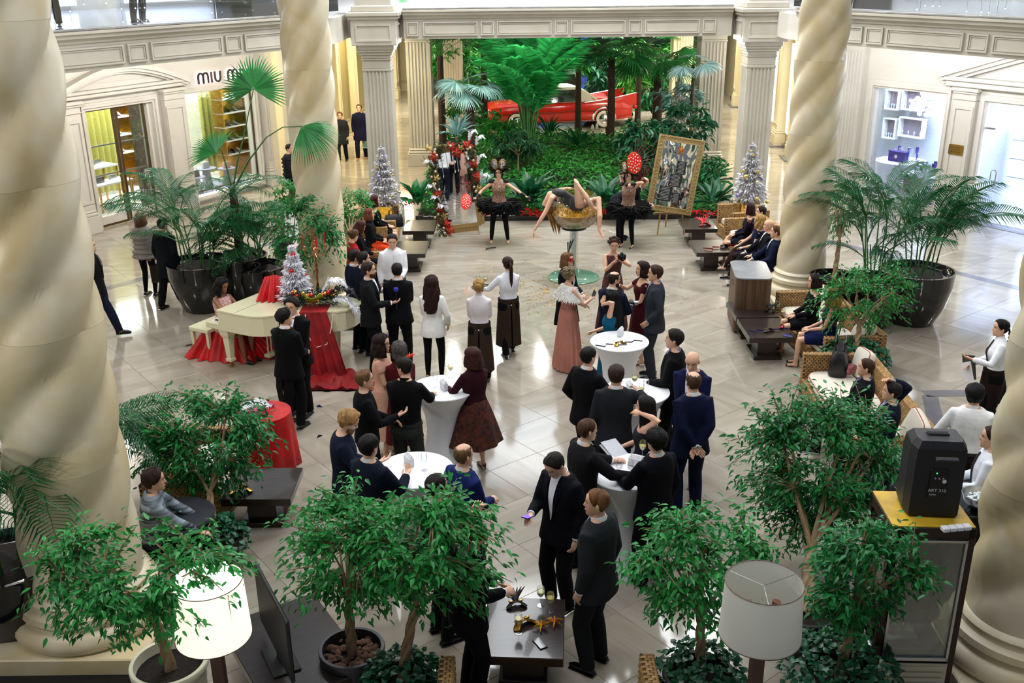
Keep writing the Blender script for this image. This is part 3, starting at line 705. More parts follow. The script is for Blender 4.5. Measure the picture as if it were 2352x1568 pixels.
def person(label, px, py, h, face, sex='m', hair=('short', '#1c1512'), top=('jacket', '#0b0c10'), shirt=None, tie=None, bottom=('trousers', '#0b0c10'),
           shoes='#08080a', skin='l', arms=('down', 'down'), seat=None, lean=0.0, side=0.0, head=(0, 0), stride=0.0, fat=1.0, cross=False, group=None,
           heels=False, glasses=None, beard=None, smile=False, curl=(.45, .45), foot=None, z0=0.0, body_only=False, bowtie=None, seed=0, twist=0, loc=None, spread=.11, feetR=0, sleeves=None):
    male = sex == 'm'; S = h/1.755; pz = .93 if seat is None else seat/S+.115
    TB = TM if male else TW; shx = .168 if male else .146; shz = .452 if male else .445
    T = tl(0, 0, pz) @ rot(-lean, 'X') @ rot(side, 'Y')
    def tw(z): return rot(twist*smooth(0, .45, z), 'Z')
    HEAD = T @ tl(0, .012 + (.012 if lean else 0), .545) @ rot(lean*.6, 'X') @ rot(rad(head[0]), 'Z') @ rot(rad(-head[1]), 'X')
    top_pt = HEAD @ Vector((0, 0, .252)); zt = top_pt.z*S+z0
    if loc is None:
        g = at(px, py, zt); off = rot(rad(face)) @ Vector((top_pt.x*S, top_pt.y*S, 0)); loc = (g.x-off.x, g.y-off.y, z0)
    e = thing('person', label, 'person', loc, rad(face), group, S)
    vis = (loc[1]*.934+(6-1)*.357); near = vis < 14.5; vx = .0135 if near else .017
    hm_ = hairm(hair[1]); skn = mat('skin_'+skin, SK[skin], .5, var=.08, vscale=12); 
    lips = mat('lips', '#a8473f' if not male else '#a8473f', .4) if not male else mat('lips_m', '#a5675a', .5)
    bmats = [skn, mat('eye_white', '#d8d4cc', .3), mat('iris_dark', '#1a120e', .25), lips, mat('brow_dark', '#2a1c14', .8)]
    def ring(z, rx, ry, g=0.0, n=18, yo=0.0):
        belly = (fat-1)*(.30*exp(-((z-.1)/.16)**2)); q = tw(z); out = []
        for j in range(n):
            a = 2*pi*j/n; c_, s_ = cos(a), sin(a); x = (rx+g)*(1.05 if male else 1.02)*(1+(fat-1)*.35)*abs(c_)**.86*(1 if c_ > 0 else -1); y = (ry+g)*abs(s_)**.9*(1 if s_ > 0 else -1)
            if s_ > 0: y *= 1+belly+(.10*exp(-((z-.32)/.07)**2)*(1 if not male else .4))
            if s_ < 0: y *= 1+.08*exp(-((z+.06)/.1)**2)
            out.append(q @ Vector((x, y+yo-.012*smooth(.2, .5, z), z)))
        return out
    def table_at(z):
        return interp([(t[0], t[1]) for t in TB], z), interp([(t[0], t[2]) for t in TB], z)
    def torso(m, z0_, z1_, g, k=12):
        zs = [lerp(z0_, z1_, i/k) for i in range(k+1)]; m.loft([ring(z, *table_at(z), g) for z in zs], True, 0, True, T)
    # limbs
    AR = []
    for sd, nm in ((1, arms[1]), (-1, arms[0])):     # arms = (left, right)
        t_ = ARM[nm] if isinstance(nm, str) else nm
        sh = T @ (tw(.45) @ Vector((sd*shx, -.006, shz))); 
        if isinstance(nm, str) and nm in ('knee', 'table', 'lap') and seat is None and nm != 'table': pass
        tgt = sh+(rot(twist) @ Vector((sd*t_[0], t_[1], t_[2])))
        el, wr = ik(sh, tgt, .285, .255, (sd*.5, -.85, -.25) if nm != 'back' else (sd*1.0, -.7, 0))
        AR.append((sd, sh, el, wr, nm))
    LG = []
    for sd in (1, -1):
        hip = T @ Vector((sd*.09, 0, -.05)) if seat is None else Vector((sd*.095, .02, pz-.03))
        if seat is None:
            fy = stride*sd*.5; kn, an = ik(hip, (sd*spread, fy, .075), .415, .405, (sd*.15, 1, 0))
        else:
            if cross and sd == 1: kn, an = ik(hip, (-.06, .62, .22), .42, .42, (-.1, .3, 1))
            else: kn, an = ik(hip, (sd*.09+(.04 if cross else 0), .46+(0 if not cross else .02), .075), .42, .42, (sd*.12, .5, 1))
        LG.append((sd, hip, kn, an))
    bare = top[0] in ('dress', 'leotard', 'gown')
    # body: one figure - trunk, neck, arms and legs, then head and hands
    b = M(); torso(b, -.15, .555, -.014)
    b.tube([T @ Vector((0, -.012, .47)), T @ Vector((0, -.004, .52)), HEAD @ Vector((0, -.012, .03)), HEAD @ Vector((0, -.01, .09))], [.075, .058, .054, .052] if male else [.065, .047, .044, .042], 12)
    for sd, sh, el, wr, nm in AR:
        k = 1 if male else .84; inner = sh*.75+(T @ Vector((0, 0, .44)))*.25
        b.tube([inner, sh, lerp(sh, el, .5), el, lerp(el, wr, .3), wr, wr+(wr-el).normalized()*.02], [.05*k, .056*k, .047*k, .040*k, .042*k, .027*k, .026*k], 10)
    for sd, hip, kn, an in LG:
        k = 1 if male else .95
        b.tube([hip+Vector((0, 0, .05)), hip, lerp(hip, kn, .5), kn, lerp(kn, an, .3), an], [.075, .083*k, .07*k, .052*k, .052*k, .034*k], 10)
        b.tube([an+Vector((0, -.04, -.03)), an+Vector((0, .03, -.03)), an+Vector((0, .13, -.052))], [.032, .034, .026], 8)
    x = M(); add_head(x, HEAD, male, smile, 26 if near else 20)
    for i, (sd, sh, el, wr, nm) in enumerate(AR):
        d = (wr-el).normalized(); nn = Vector((-sd, 0, 0)) if nm in ('down', 'swing', 'relaxed', 'pocket') else Vector((-sd*.5, 0, -.8))
        if nm in ('phone', 'cam', 'hold'): nn = Vector((-sd*.6, .3, .7))
        if nm in ('back',): nn = Vector((0, -1, 0)); d = (d+Vector((-sd*.5, 0, -.3))).normalized()
        if nm in ('table', 'lap', 'knee'): d = (d+Vector((0, .3, .15))).normalized(); nn = Vector((0, 0, -1))
        if nm == 'ear': nn = Vector((-sd, 0, .2)); d = Vector((-sd*.25, -.2, 1))
        add_hand(x, wr, d, nn, curl[i], side=-sd*(1), sc_=1 if male else .9)
    if not body_only: PENDING.append((b, .024 if not bare else .0135, x, 'body', bmats, e, 2))
    else: b.merge(x); b.build('body', bmats, e)
    # hair
    hm = M(); add_hair(hm, HEAD, hair[0], seed or int(px))
    if hm.v: hm.build('hair', hm_, e)
    if beard:
        q = M(); rows = []
        for t in (-.0, .05, .1, .16, .24, .30):
            rows.append([hp(a, max(t, 0), .006 if t < .27 else -.002)+Vector((0, .002, -.004)) for a in [(-1.45+2.9*i/16) for i in range(17)]]+[hp(a, max(t, 0), -.01) for a in [(1.45-2.9*i/16) for i in range(17)]])
        q.loft(rows, True, 0, True, HEAD); q.build('beard', hairm(beard), e)
    if glasses:
        q = M()
        for s in (-1, 1):
            c_ = hs(s*.40, .525); pts = [(c_.x+.021*cos(a), c_.y+.012, c_.z+.015*sin(a)) for a in [2*pi*i/12 for i in range(13)]]
            q.tube(pts, .0026, 5, 0, HEAD, caps=False); q.tube([(c_.x+s*.021, c_.y+.01, c_.z), (s*.078, -.01, c_.z+.005)], .0022, 5, 0, HEAD)
        q.tube([(-.012, .098, .133), (0, .1, .135), (.012, .098, .133)], .0022, 5, 0, HEAD); q.build('glasses', mat('glasses_'+glasses, glasses, .3), e)
    # upper clothing
    kind, col = top[0], top[1]; cm = cloth(col) if len(top) < 3 else top[2]
    def front_patch(z_hi, z_lo, w_hi, w_lo, off, mm_, name, th_=.004, split=None):
        K = 10; q = M(); rows = []
        for i in range(K+1):
            z = lerp(z_hi, z_lo, i/K); wd = lerp(w_hi, w_lo, i/K); rx, ry = table_at(z); row = []
            for g_, sgn in ((off+th_, 1), (off-.006, -1)):
                rr = []
                for j in range(7):
                    xx = wd*(-1+2*j/6)*sgn; u = max(-1, min(1, xx/(rx+g_)/(1+(fat-1)*.35))); yy = (ry+g_)*(1-abs(u)**2.2)**.5
                    yy *= 1+(fat-1)*(.30*exp(-((z-.1)/.16)**2))+(.10*exp(-((z-.32)/.07)**2)*(1 if not male else .4))
                    rr.append(tw(z) @ Vector((xx, yy-.012*smooth(.2, .5, z), z)))
                row += rr
            rows.append(row)
        q.loft(rows, True, 0, True, T); q.build(name, mm_, e)
    def collar(r_, z, hgt, mm_, name, tilt=.25):
        q = M(); rows = []
        for (dz, g_) in ((-.012, .010), (hgt*.6, .006), (hgt, .002), (hgt, -.006), (-.02, -.004)):
            rows.append([(T @ Vector(((r_+g_)*cos(a), (r_+g_)*1.0*sin(a)-.004, z+dz-tilt*(sin(a)+1)*.055))) for a in [2*pi*j/18 for j in range(18)]])
        q.loft(rows, True, 0, True); q.build(name, mm_, e)
    if kind in ('jacket', 'coat', 'shirt', 'sweater', 'blouse', 'puffer', 'tails'):
        g = dict(jacket=.012, coat=.022, shirt=.006, sweater=.010, blouse=.007, puffer=.045, tails=.012)[kind]
        z_lo = dict(jacket=-.17, coat=-.32, shirt=-.01, sweater=-.08, blouse=-.02, puffer=-.12, tails=-.17)[kind]
        if seat is not None: z_lo = max(z_lo, -.06)
        m = M(); zs = [lerp(z_lo, .535, i/12) for i in range(13)]
        if kind in ('jacket', 'coat', 'tails') : 
            rr = [ring(z, *table_at(max(z, -.14)), g+(.02*smooth(0, -.2, z) if z < 0 else 0)) for z in zs]
        else: rr = [ring(z, *table_at(z), g) for z in zs]
        m.loft(rr, True, 0, True, T)
        slv = sleeves if sleeves is not None else 1.0
        for sd, sh, el, wr, nm in AR:
            k = 1 if male else .86; ga = dict(jacket=.016, coat=.026, shirt=.010, sweater=.010, blouse=.010, puffer=.04, tails=.016)[kind]; inner = sh*.62+(T @ Vector((0, 0, .43)))*.38
            P_ = [inner, sh, lerp(sh, el, .5), el, lerp(el, wr, .35), lerp(el, wr, .93)]; RR = [.052*k+ga, .06*k+ga*.7, .052*k+ga, .045*k+ga, .045*k+ga*.8, .034*k+ga*.7]
            if slv < 1: P_ = P_[:3] if slv > .4 else P_[:2]+[lerp(sh, el, .25)]; RR = RR[:len(P_)]
            m.tube(P_, RR, 12)
        ex = M()
        if kind in ('jacket', 'coat', 'tails'):
            # lapels following the chest, and flap pockets
            for sd in (-1, 1):
                lap = []
                for (z, xo, xi, of) in ((.50, .062, .048, .012), (.44, .098, .060, .020), (.38, .105, .052, .022), (.33, .078, .046, .022), (.22, .052, .030, .020), (.10, .016, .012, .018)):
                    row = []
                    for xx, dd in ((xi, 0), (xo, 0), (xo, -.008), (xi, -.008)):
                        rx, ry = table_at(z); u = min(1, xx/(rx+g)); yy = (ry+g+of*.55+dd)*(1-u**2.2)**.5*(1+(fat-1)*(.30*exp(-((z-.1)/.16)**2)))*(1+.04*exp(-((z-.32)/.07)**2))
                        row.append(tw(z) @ Vector((sd*xx, yy-.012*smooth(.2, .5, z)+.004, z)))
                    lap.append(row)
                ex.loft(lap, True, 0, False, T)
        PENDING.append((m, vx, ex, dict(jacket='jacket', coat='coat', shirt='shirt', sweater='sweater', blouse='blouse', puffer='jacket', tails='tailcoat')[kind], [cm], e, 2))
        if kind == 'tails':
            q = M()
            for sd in (-1, 1):
                q.loft([[(sd*.02, -.125-.01, pz-.05+.0), (sd*.15, -.10, pz-.05), (sd*.15, -.08, pz-.05), (sd*.02, -.11, pz-.05)], [(sd*.015, -.165, pz-.32), (sd*.145, -.13, pz-.32), (sd*.145, -.115, pz-.32), (sd*.015, -.15, pz-.32)], [(sd*.015, -.16, pz-.60), (sd*.10, -.135, pz-.60), (sd*.10, -.12, pz-.6), (sd*.015, -.145, pz-.60)]], True, 0, True)
            q.build('coat_tail', cm, e)
        if kind == 'puffer':
            q = M()
            for z in (-.08, .02, .12, .22, .32, .42):
                rx, ry = table_at(z); pts = ring(z, rx, ry, g+.004); q.tube([T @ p for p in pts]+[T @ pts[0]], .03, 6, caps=False)
            q.build('quilting', cm, e)
        if kind in ('jacket', 'tails', 'coat'):
            sc2 = shirt or '#eceef2'
            front_patch(.545, .10, .05, .008, .012, cloth(sc2, 'shirt'), 'shirt_front')
            collar(.059 if male else .050, .548, .026, cloth(sc2, 'shirt'), 'shirt_collar')
            for sd, sh, el, wr, nm in AR: M().tube([lerp(el, wr, .90), lerp(el, wr, .985)], [.036, .037], 10).build('shirt_cuff', cloth(sc2, 'shirt'), e)
            if tie: front_patch(.495, .12, .012, .022, .016, mat('tie'+tie, tie, .5), 'tie')
        elif kind in ('shirt', 'blouse'):
            collar(.060 if male else .052, .53, .042, cm, 'collar')
            front_patch(.50, .02, .006, .006, g+.004, cm, 'button_placket')
            if tie: front_patch(.50, .02, .014, .028, g+.010, mat('tie'+tie, tie, .5), 'tie')
        if bowtie:
            q = M(); c_ = T @ Vector((0, .075, .50))
            for sd in (-1, 1): q.loft([[tuple(c_+Vector((sd*a, dy, dz*k))) for dy, dz in ((-.008, -1), (.008, -1), (.008, 1), (-.008, 1))] for a, k in ((.004, .006), (.03, .02), (.052, .026))], True, 0, False)
            q.ell(tuple(c_), (.009, .01, .011), 8, 5); q.build('bow_tie', mat('bow'+bowtie, bowtie, .5), e)
    # lower clothing
    if bottom and bottom[0] in ('trousers', 'leggings', 'stockings'):
        m = M(); lc = cloth(bottom[1]); g = .014 if bottom[0] == 'trousers' else .003
        if bottom[0] != 'stockings':
            zz = [(-.16, .15, .11), (-.1, .182, .125), (0, .178, .125), (.06, .168, .12)] if male else [(-.15, .15, .11), (-.08, .178, .13), (0, .172, .125), (.07, .150, .112)]
            m.loft([ring(z, a, b_, g*.5) for z, a, b_ in zz], True, 0, True, T)
        for sd, hip, kn, an in LG:
            k = 1 if male else .93; f = 1 if bottom[0] == 'trousers' else .6
            top_ = hip+Vector((0, 0, .03)) if bottom[0] != 'stockings' else lerp(hip, kn, .45)
            RR = [.086*k+g, .088*k+g, .076*k+g, .060*k+g*1.2, .058*k+g*1.4*f, (.040*k+g*1.6) if bottom[0] == 'trousers' else .036*k+g]
            if bottom[0] == 'stockings': RR[0] = RR[1] = .077
            m.tube([top_, lerp(top_, kn, .02), lerp(hip, kn, .55), kn, lerp(kn, an, .4), an+Vector((0, .0, -.02))], RR, 12)
        PENDING.append((m, vx, None, bottom[0], [lc], e, 2))
        if male and kind in ('shirt',):
            q = M(); q.loft([ring(z, *table_at(z), gg) for z, gg in ((.0, .006), (.0, .014), (.035, .014), (.035, .006))], False, 0, True, T); q.build('belt', black_m, e)
    def skirt(name, z_top, z_bot, r0, r1, mm_, pleat=0.0, a0=0.0, nP=14, yo=0.0, ell_=.82, lag=0.0):
        n = 72; K = 14; m = M(); rows = []
        closed = a0 == 0
        for i in range(K+1):
            u = i/K; z = lerp(z_top, z_bot, u); r_ = lerp(r0, r1, u**.8); row = []
            for j in range(n if closed else n+1):
                a = 2*pi*j/n if closed else (-pi/2+a0)+(2*pi-2*a0)*j/n
                q = r_*(1+pleat*u*sin(a*nP+seed)+pleat*.5*u*sin(a*nP*.5+1.3*seed))
                row.append((q*cos(a), q*ell_*sin(a)+yo+lag*u, z))
            rows.append(row)
        if closed:
            inner = [[(p[0]*.97, p[1]*.97, p[2]) for p in r_] for r_ in reversed(rows)]
            m.loft(rows+inner, True, 0, True)
        else:
            rows2 = [r_+[(p[0]*.96, p[1]*.96, p[2]) for p in reversed(r_)] for r_ in rows]; m.loft(rows2, True, 0, True)
        return m.build(name, mm_, e)
    if bottom and bottom[0] == 'apron':
        m = M(); m.loft([ring(z, a, b_, .006) for z, a, b_ in ([(-.16, .15, .11), (-.1, .18, .125), (0, .178, .125), (.08, .150 if not male else .165, .112)])], True, 0, True, T)
        for sd, hip, kn, an in LG: m.tube([hip, lerp(hip, kn, .5), kn, an+Vector((0, 0, -.02))], [.088, .08, .068, .06], 12)
        PENDING.append((m, vx, None, 'trousers', [cloth('#0b0b0e')], e, 2))
        skirt('apron', pz+.09, .20, .170, .225, cloth(bottom[1]), .03, a0=.06, nP=7, ell_=.78)
        skirt('apron_belt', pz+.095, pz+.045, .176, .180, cloth(bottom[1]), .0, ell_=.78)
    if bottom and bottom[0] == 'skirt':
        if seat is None: skirt('skirt', pz+.10, bottom[2], .150, bottom[3], cloth(bottom[1]) if len(bottom) < 5 else bottom[4], .05, nP=9)
    if kind in ('dress', 'gown', 'leotard'):
        m = M(); zt_ = .47 if len(top) > 3 and top[3] == 'high' else .40
        zs = [lerp(-.12, zt_, i/10) for i in range(11)]; m.loft([ring(z, *table_at(z), .006) for z in zs], True, 0, True, T)
        if seat is not None or kind == 'leotard':
            if kind != 'leotard':
                for sd, hip, kn, an in LG: m.tube([hip+Vector((0, -.05, .0)), lerp(hip, kn, .4), lerp(hip, kn, .82)], [.11, .098, .085], 12)
                m.ell((0, .16, pz-.05), (.15, .2, .075), 14, 8)
        for sd, sh, el, wr, nm in AR:
            inner = T @ Vector((sd*.10, 0, .40))
            if sleeves: m.tube([inner, sh, lerp(sh, el, sleeves*.5+.02), lerp(sh, el, sleeves) if sleeves <= 1 else el]+([lerp(el, wr, .9)] if sleeves > 1 else []), ([.06, .06, .054, .05]+([.04] if sleeves > 1 else [])), 12)
            else: m.tube([inner, T @ Vector((sd*.115, -.01, .47)), T @ Vector((sd*.11, -.03, .43))], [.03, .022, .03], 8)
        PENDING.append((m, vx, None, 'dress' if kind != 'leotard' else 'leotard', [cm], e, 2))
        if kind == 'dress' and seat is None: skirt('dress_skirt', pz+.05, top[4] if len(top) > 4 else .5, .172, top[5] if len(top) > 5 else .21, cm, .02, nP=7)
        if kind == 'gown' and seat is None: skirt('gown_skirt', pz+.12, .02, .150, .28, cm, .07, nP=16)
    # shoes
    for sd, hip, kn, an in LG:
        q = M(); sm_ = mat('shoe'+shoes, shoes, .25, coat=.4)
        if heels:
            t_ = -.02 if seat is None else 0
            q.tube([an+Vector((0, -.03, -.012)), an+Vector((0, .03, -.03)), an+Vector((0, .10, -.055)), an+Vector((0, .15, -.062))], [.034, .036, .036, .018], 10, flat=.7); q.cyl(an+Vector((0, -.04, -.01)), an+Vector((0, -.045, -.073)), .012, .006, 8)
        else:
            q.tube([an+Vector((0, -.065, -.045)), an+Vector((0, -.03, -.032)), an+Vector((0, .05, -.04)), an+Vector((0, .13, -.052)), an+Vector((0, .185, -.057))], [.026, .043, .045, .040, .018], 12, flat=.62)
            q.box(tuple(an+Vector((0, .055, -.068))), (.078, .25, .016), bev=.008)
        q.build('shoe', sm_, e)
    e['_hd'] = 0; del e['_hd']
    return e, dict(HEAD=HEAD, T=T, AR=AR, LG=LG, S=S, pz=pz, W=e)
def hand_pt(pi_, side, fwd=.09):
    e, info = pi_
    for sd, sh, el, wr, nm in info['AR']:
        if sd == side:
            Wm = tl(*e.location) @ rot(e.rotation_euler[2]) @ Matrix.Scale(info['S'], 4)
            return Wm @ (wr+(wr-el).normalized()*fwd), e.rotation_euler[2]
# ---------------------------------------------------------------- the guests
BK, NV, CH = '#0a0b0f', '#0e1426', '#1c1f24'
TR = ('trousers', BK)
G1 = 'guests chatting by the performers'
p1 = person('dark-haired man in navy jacket nearest the stone column, half hidden', 812, 572, 1.76, -55, top=('jacket', NV), arms=('front', 'down'))
p2 = person('man in dark suit with white collar, second from the column', 834, 577, 1.76, -75, top=('jacket', '#0c0f1c'), arms=('front', 'down'))
p3 = person('man in charcoal suit holding a blue flower, seen in profile', 846, 601, 1.80, -90, hair=('short', '#2b1d16'), top=('jacket', '#131518'), arms=('down', 'phone'), beard='#4a3226')
p4 = person('laughing young man in white shirt facing the camera', 900, 538, 1.80, 195, top=('shirt', '#ecedf0'), bottom=('trousers', '#101426'), arms=('front', 'down'), smile=True, head=(-8, 12))
p5 = person('man in black suit standing back to camera before the laughing man', 911, 603, 1.74, 5, hair=('crop', '#17110e'), top=('jacket', BK), arms=('front', 'front'))
p6 = person('woman with long curly brown hair in white jacket and black trousers', 990, 634, 1.68, -6, 'f', ('curly', '#2a140f'), ('jacket', '#e6e6e2'), shirt='#c9c9c9', bottom=('leggings', '#09090c'), arms=('front', 'relaxed'), heels=True)
p7 = person('blond waitress with a hair bun and brown apron, back to camera', 1099, 640, 1.66, -4, 'f', ('bun', '#a07c46'), ('blouse', '#dcd6da'), bottom=('apron', '#33261e'), arms=('front', 'front'))
p8 = person('waitress with long ponytail carrying a tray of wine glasses', 1166, 589, 1.68, 20, 'f', ('pony', '#2c1712'), ('blouse', '#e4e6ee'), bottom=('apron', '#33261e'), arms=((.16, .36, -.28), 'front'), stride=.3)
p9 = person('dark-haired man in black tailcoat, back to camera beside the piano', 652, 708, 1.76, -28, hair=('full', '#120e0d'), top=('tails', '#090a0c'), arms=('front', 'front'), bowtie='#7a1018', head=(-35, 0))
p10 = person('man in black tuxedo and gold mask facing the tailcoated man', 668, 683, 1.78, 165, hair=('full', '#1a1310'), top=('jacket', '#0b0c0f'), arms=('clasp', 'clasp'), bowtie='#7a1018', glasses='#c8a468', head=(0, 5))
p12 = person('woman in pale pink dress with wavy brown bob', 876, 768, 1.70, -100, 'f', ('wavy', '#241512'), ('dress', '#d9a68f', cloth('#d9a68f'), 'high', .3, .22), bottom=None, arms=('front', 'front'), heels=True, sleeves=.45)
p13 = person('woman with short grey hair in a dark red dress', 916, 785, 1.64, 15, 'f', ('shortf', '#4b4644'), ('sweater', '#4e1118'), bottom=('skirt', '#4e1118', .3, .27), arms=('front', 'front'))
p14 = person('man in black shirt and green-grey trousers leaning at the tall table', 925, 819, 1.78, -15, hair=('crop', '#1a1411'), top=('shirt', '#0b0b0d'), bottom=('trousers', '#2c322f'), arms=('front', 'table'), head=(68, 8), lean=.08)
p15 = person('man with light brown hair in black polo and jacket in profile', 836, 848, 1.76, -75, hair=('crop', '#6d4d31'), top=('sweater', '#0b0c10'), arms=('front', 'hold'))
fl_m = mat('autumn_leaf_skirt', '#14100f', .8, vscale=20, col2='#571f0a')
p16 = person('woman in maroon top and full skirt with orange leaf print', 1083, 798, 1.68, 35, 'f', ('bob', '#3b1c12'), ('sweater', '#2e0e18'), bottom=('skirt', '#14100f', .42, .36, fl_m), arms=((.05, .34, -.25), 'front'), heels=True, head=(20, 5), shoes='#0a0808', fat=1.12)
p17 = person('blond man in glasses and navy sweater looking down', 813, 943, 1.80, -80, hair=('full', '#9c7648'), top=('sweater', '#10182b'), arms=('front', 'hold'), head=(0, 28), glasses='#0c0c0c', skin='p', beard='#8e6540')
p18 = person('dark-haired man in navy suit behind the green tree, back to camera', 846, 998, 1.78, -35, hair=('short', '#100d0d'), top=('jacket', '#0f1524'), arms=('front', 'hold'), fat=1.08)
p19 = person('man with thinning hair in bright blue suit', 1064, 1018, 1.76, -50, hair=('thin', '#6b5236'), top=('jacket', '#152156'), bottom=('trousers', '#10193f'), tie='#b07a86', arms=('down', 'front'))
p20 = person('dark-haired man in black suit clapping his hands', 1002, 1088, 1.78, -60, hair=('crop', '#1a1210'), top=('jacket', BK), arms=((-.14, .36, -.12), (-.10, .34, -.12)), curl=(.2, .2))
p21 = person('brown-haired man in black suit hidden behind the central tree', 1102, 1200, 1.78, -70, hair=('short', '#5d3a20'), top=('jacket', BK), arms=('front', 'front'), head=(0, 25))
p22 = person('woman in red and gold mask with peacock feathers in her hair', 1304, 580, 1.68, -125, 'f', ('bob', '#6a4a2e'), ('jacket', '#0d0d10'), shirt='#d8d8da', bottom=('skirt', '#0d0d10', .5, .25), arms=('front', 'front'), smile=True, heels=True)
p23 = person('woman in long pink gown and white fur stole', 1308, 613, 1.68, -62, 'f', ('updo', '#7a6a4f'), ('gown', '#b97c6c'), bottom=None, arms=('front', 'hold'), heels=True)
p24 = person('woman in black floral dress photographing with a camera', 1411, 547, 1.68, 180, 'f', ('updo', '#3c2419'), ('gown', '#15100f', mat('dark_floral', '#0e0c0d', .7, vscale=18, col2='#5a2420'), 'high'), bottom=None, arms=('cam', (-.13, .30, -.02)), head=(0, 15), heels=True)
p25 = person('balding bearded man in navy suit', 1412, 622, 1.78, -40, hair=('thin', '#2a1d16'), top=('jacket', '#10142a'), arms=('front', 'phone'), beard='#241812', fat=1.15, head=(-25, 5))
p26 = person('woman with very long black hair in teal dress', 1404, 668, 1.66, 70, 'f', ('curly', '#08070a'), ('gown', '#0f5370', cloth('#0f5370'), 'high'), bottom=None, arms=('ear', 'front'), heels=True)
p27 = person('woman with brown bob in off-shoulder burgundy dress', 1476, 600, 1.70, 100, 'f', ('bob', '#24130f'), ('dress', '#3d0f16', cloth('#3d0f16'), 'low', .48, .24), bottom=None, arms=('front', (-.04, .34, -.06)), heels=True, shoes='#5a3526', sleeves=.5)
p28 = person('man in grey suit with a hand in his pocket', 1506, 608, 1.83, 82, hair=('short', '#3b2418'), top=('jacket', '#32363e'), bottom=('trousers', '#2b2f36'), shirt='#8f86a8', arms=('pocket', 'down'))
p29 = person('dark-haired man in black suit left of the rear tall tables', 1352, 795, 1.80, -50, hair=('crop', '#14100f'), top=('jacket', '#0b0c11'), arms=('pocket', 'hold'))
p30 = person('man in charcoal suit raising a glass, back to camera', 1416, 837, 1.80, -8, hair=('short', '#33231a'), top=('jacket', '#212429'), arms=('down', (.08, .34, -.10)))
p31 = person('tall man in black suit and lilac shirt', 1550, 755, 1.84, 75, hair=('short', '#1a1310'), top=('jacket', '#0b0d10'), shirt='#8a84b4', arms=('front', 'down'), fat=1.1)
p32 = person('bald man in navy suit with white shirt facing the camera', 1590, 810, 1.78, 150, hair=('bald', '#333333'), top=('jacket', '#10163a'), arms=('front', 'clasp'), head=(10, 18))
p33 = person('man in navy suit with hands clasped behind his back', 1594, 852, 1.80, 12, hair=('thin', '#4a3323'), top=('jacket', '#0e1530'), bottom=('trousers', '#0c1230'), arms=('back', 'back'))
p34 = person('woman with long black hair touching her head', 1482, 910, 1.68, 75, 'f', ('long', '#120c0d'), ('dress', '#20202a', cloth('#20202a'), 'low', .45, .22), bottom=None, arms=((-.02, .05, .20), 'front'), heels=True)
p35 = person('man in dark suit and bow tie with hands on the near tall table', 1350, 960, 1.80, -68, hair=('buzz', '#4d3322'), top=('jacket', '#17171b'), arms=('table', (.04, .44, -.27)), bowtie='#0a0a0c', lean=.05)
p36 = person('black-haired man in black suit right of the near tall table', 1508, 985, 1.78, 35, hair=('full', '#0b090a'), top=('jacket', '#0a0b12'), arms=((-.02, .38, -.26), 'down'))
p37 = person('young man in black suit looking down at a glowing phone', 1262, 1050, 1.80, 135, hair=('crop', '#17100e'), top=('jacket', '#0b0c14'), arms=('down', (-.10, .34, -.24)), head=(0, 35))
p38 = person('large man in charcoal suit standing by the dark low table', 1372, 1122, 1.86, 55, hair=('buzz', '#6b4529'), top=('jacket', '#23262a'), bottom=('trousers', '#1b1e22'), tie='#1a2436', arms=('down', 'down'), head=(25, 0), fat=1.08)
p39 = person('waitress with black braid, brown tie and apron', 2302, 733, 1.66, 80, 'f', ('braid', '#0b0a0c'), ('blouse', '#e8eaee'), bottom=('apron', '#251a17'), arms=('hold', 'front'), tie='#2a1512')
p40 = person('person in dark suit almost hidden behind the near right column', 2362, 775, 1.76, 20, top=('jacket', BK))
p41 = person('black-haired waiter in white shirt, back to camera', 2243, 882, 1.74, -20, hair=('full', '#070708'), top=('shirt', '#e8e9ea'), bottom=('trousers', '#1d1513'), arms=((.2, .16, -.46), 'front'))
p42 = person('waiter in white shirt and dark tie behind the loudspeaker', 2282, 978, 1.74, 70, hair=('crop', '#2a1c15'), top=('shirt', '#e2e6f0'), bottom=('trousers', '#14110f'), tie='#1a1211', arms=('front', 'front'))
p50 = person('man in black jacket and jeans walking behind the near left column', 203, 548, 1.76, -75, hair=('short', '#1d1512'), top=('coat', '#0e0f13'), bottom=('trousers', '#12192c'), shirt='#0e0f13', arms=('down', 'swing'), stride=.6)
p51 = person('woman in quilted grey coat behind the potted palm', 320, 489, 1.66, -15, 'f', ('bob', '#5d4028'), ('puffer', '#8d8680'), bottom=('leggings', '#0c0c0f'), arms=('front', 'down'), shoes='#101010')
p52 = person('man in dark coat hidden behind palm fronds', 372, 500, 1.74, -25, hair=('short', '#1a1a16'), top=('coat', '#0b1016'), shirt='#0b1016', arms=('down', 'down'), stride=.4)
p49 = person('person in dark padded jacket behind the mid left column', 664, 330, 1.72, -110, hair=('short', '#1d1512'), top=('puffer', '#17171c'), arms=('front', 'front'))
p48 = person('man in navy parka and tan boots walking down the hall', 824, 239, 1.80, 178, hair=('short', '#5a3a22'), top=('coat', '#11122a'), shirt='#10122c', bottom=('trousers', '#0f1526'), arms=('down', 'down'), shoes='#a8742e', stride=.25)
p47 = person('young person in dark coat walking beside the man in parka', 780, 257, 1.60, 175, hair=('full', '#6a4024'), top=('coat', '#1f2024'), shirt='#141416', bottom=('trousers', '#121420'), arms=('down', 'down'), stride=.25)
p46 = person('distant figure in olive jacket behind the far left pillar', 950, 207, 1.76, 100, hair=('short', '#3a2a20'), top=('coat', '#6a6440'), shirt='#2a4a50', bottom=('trousers', '#5a4a34'))
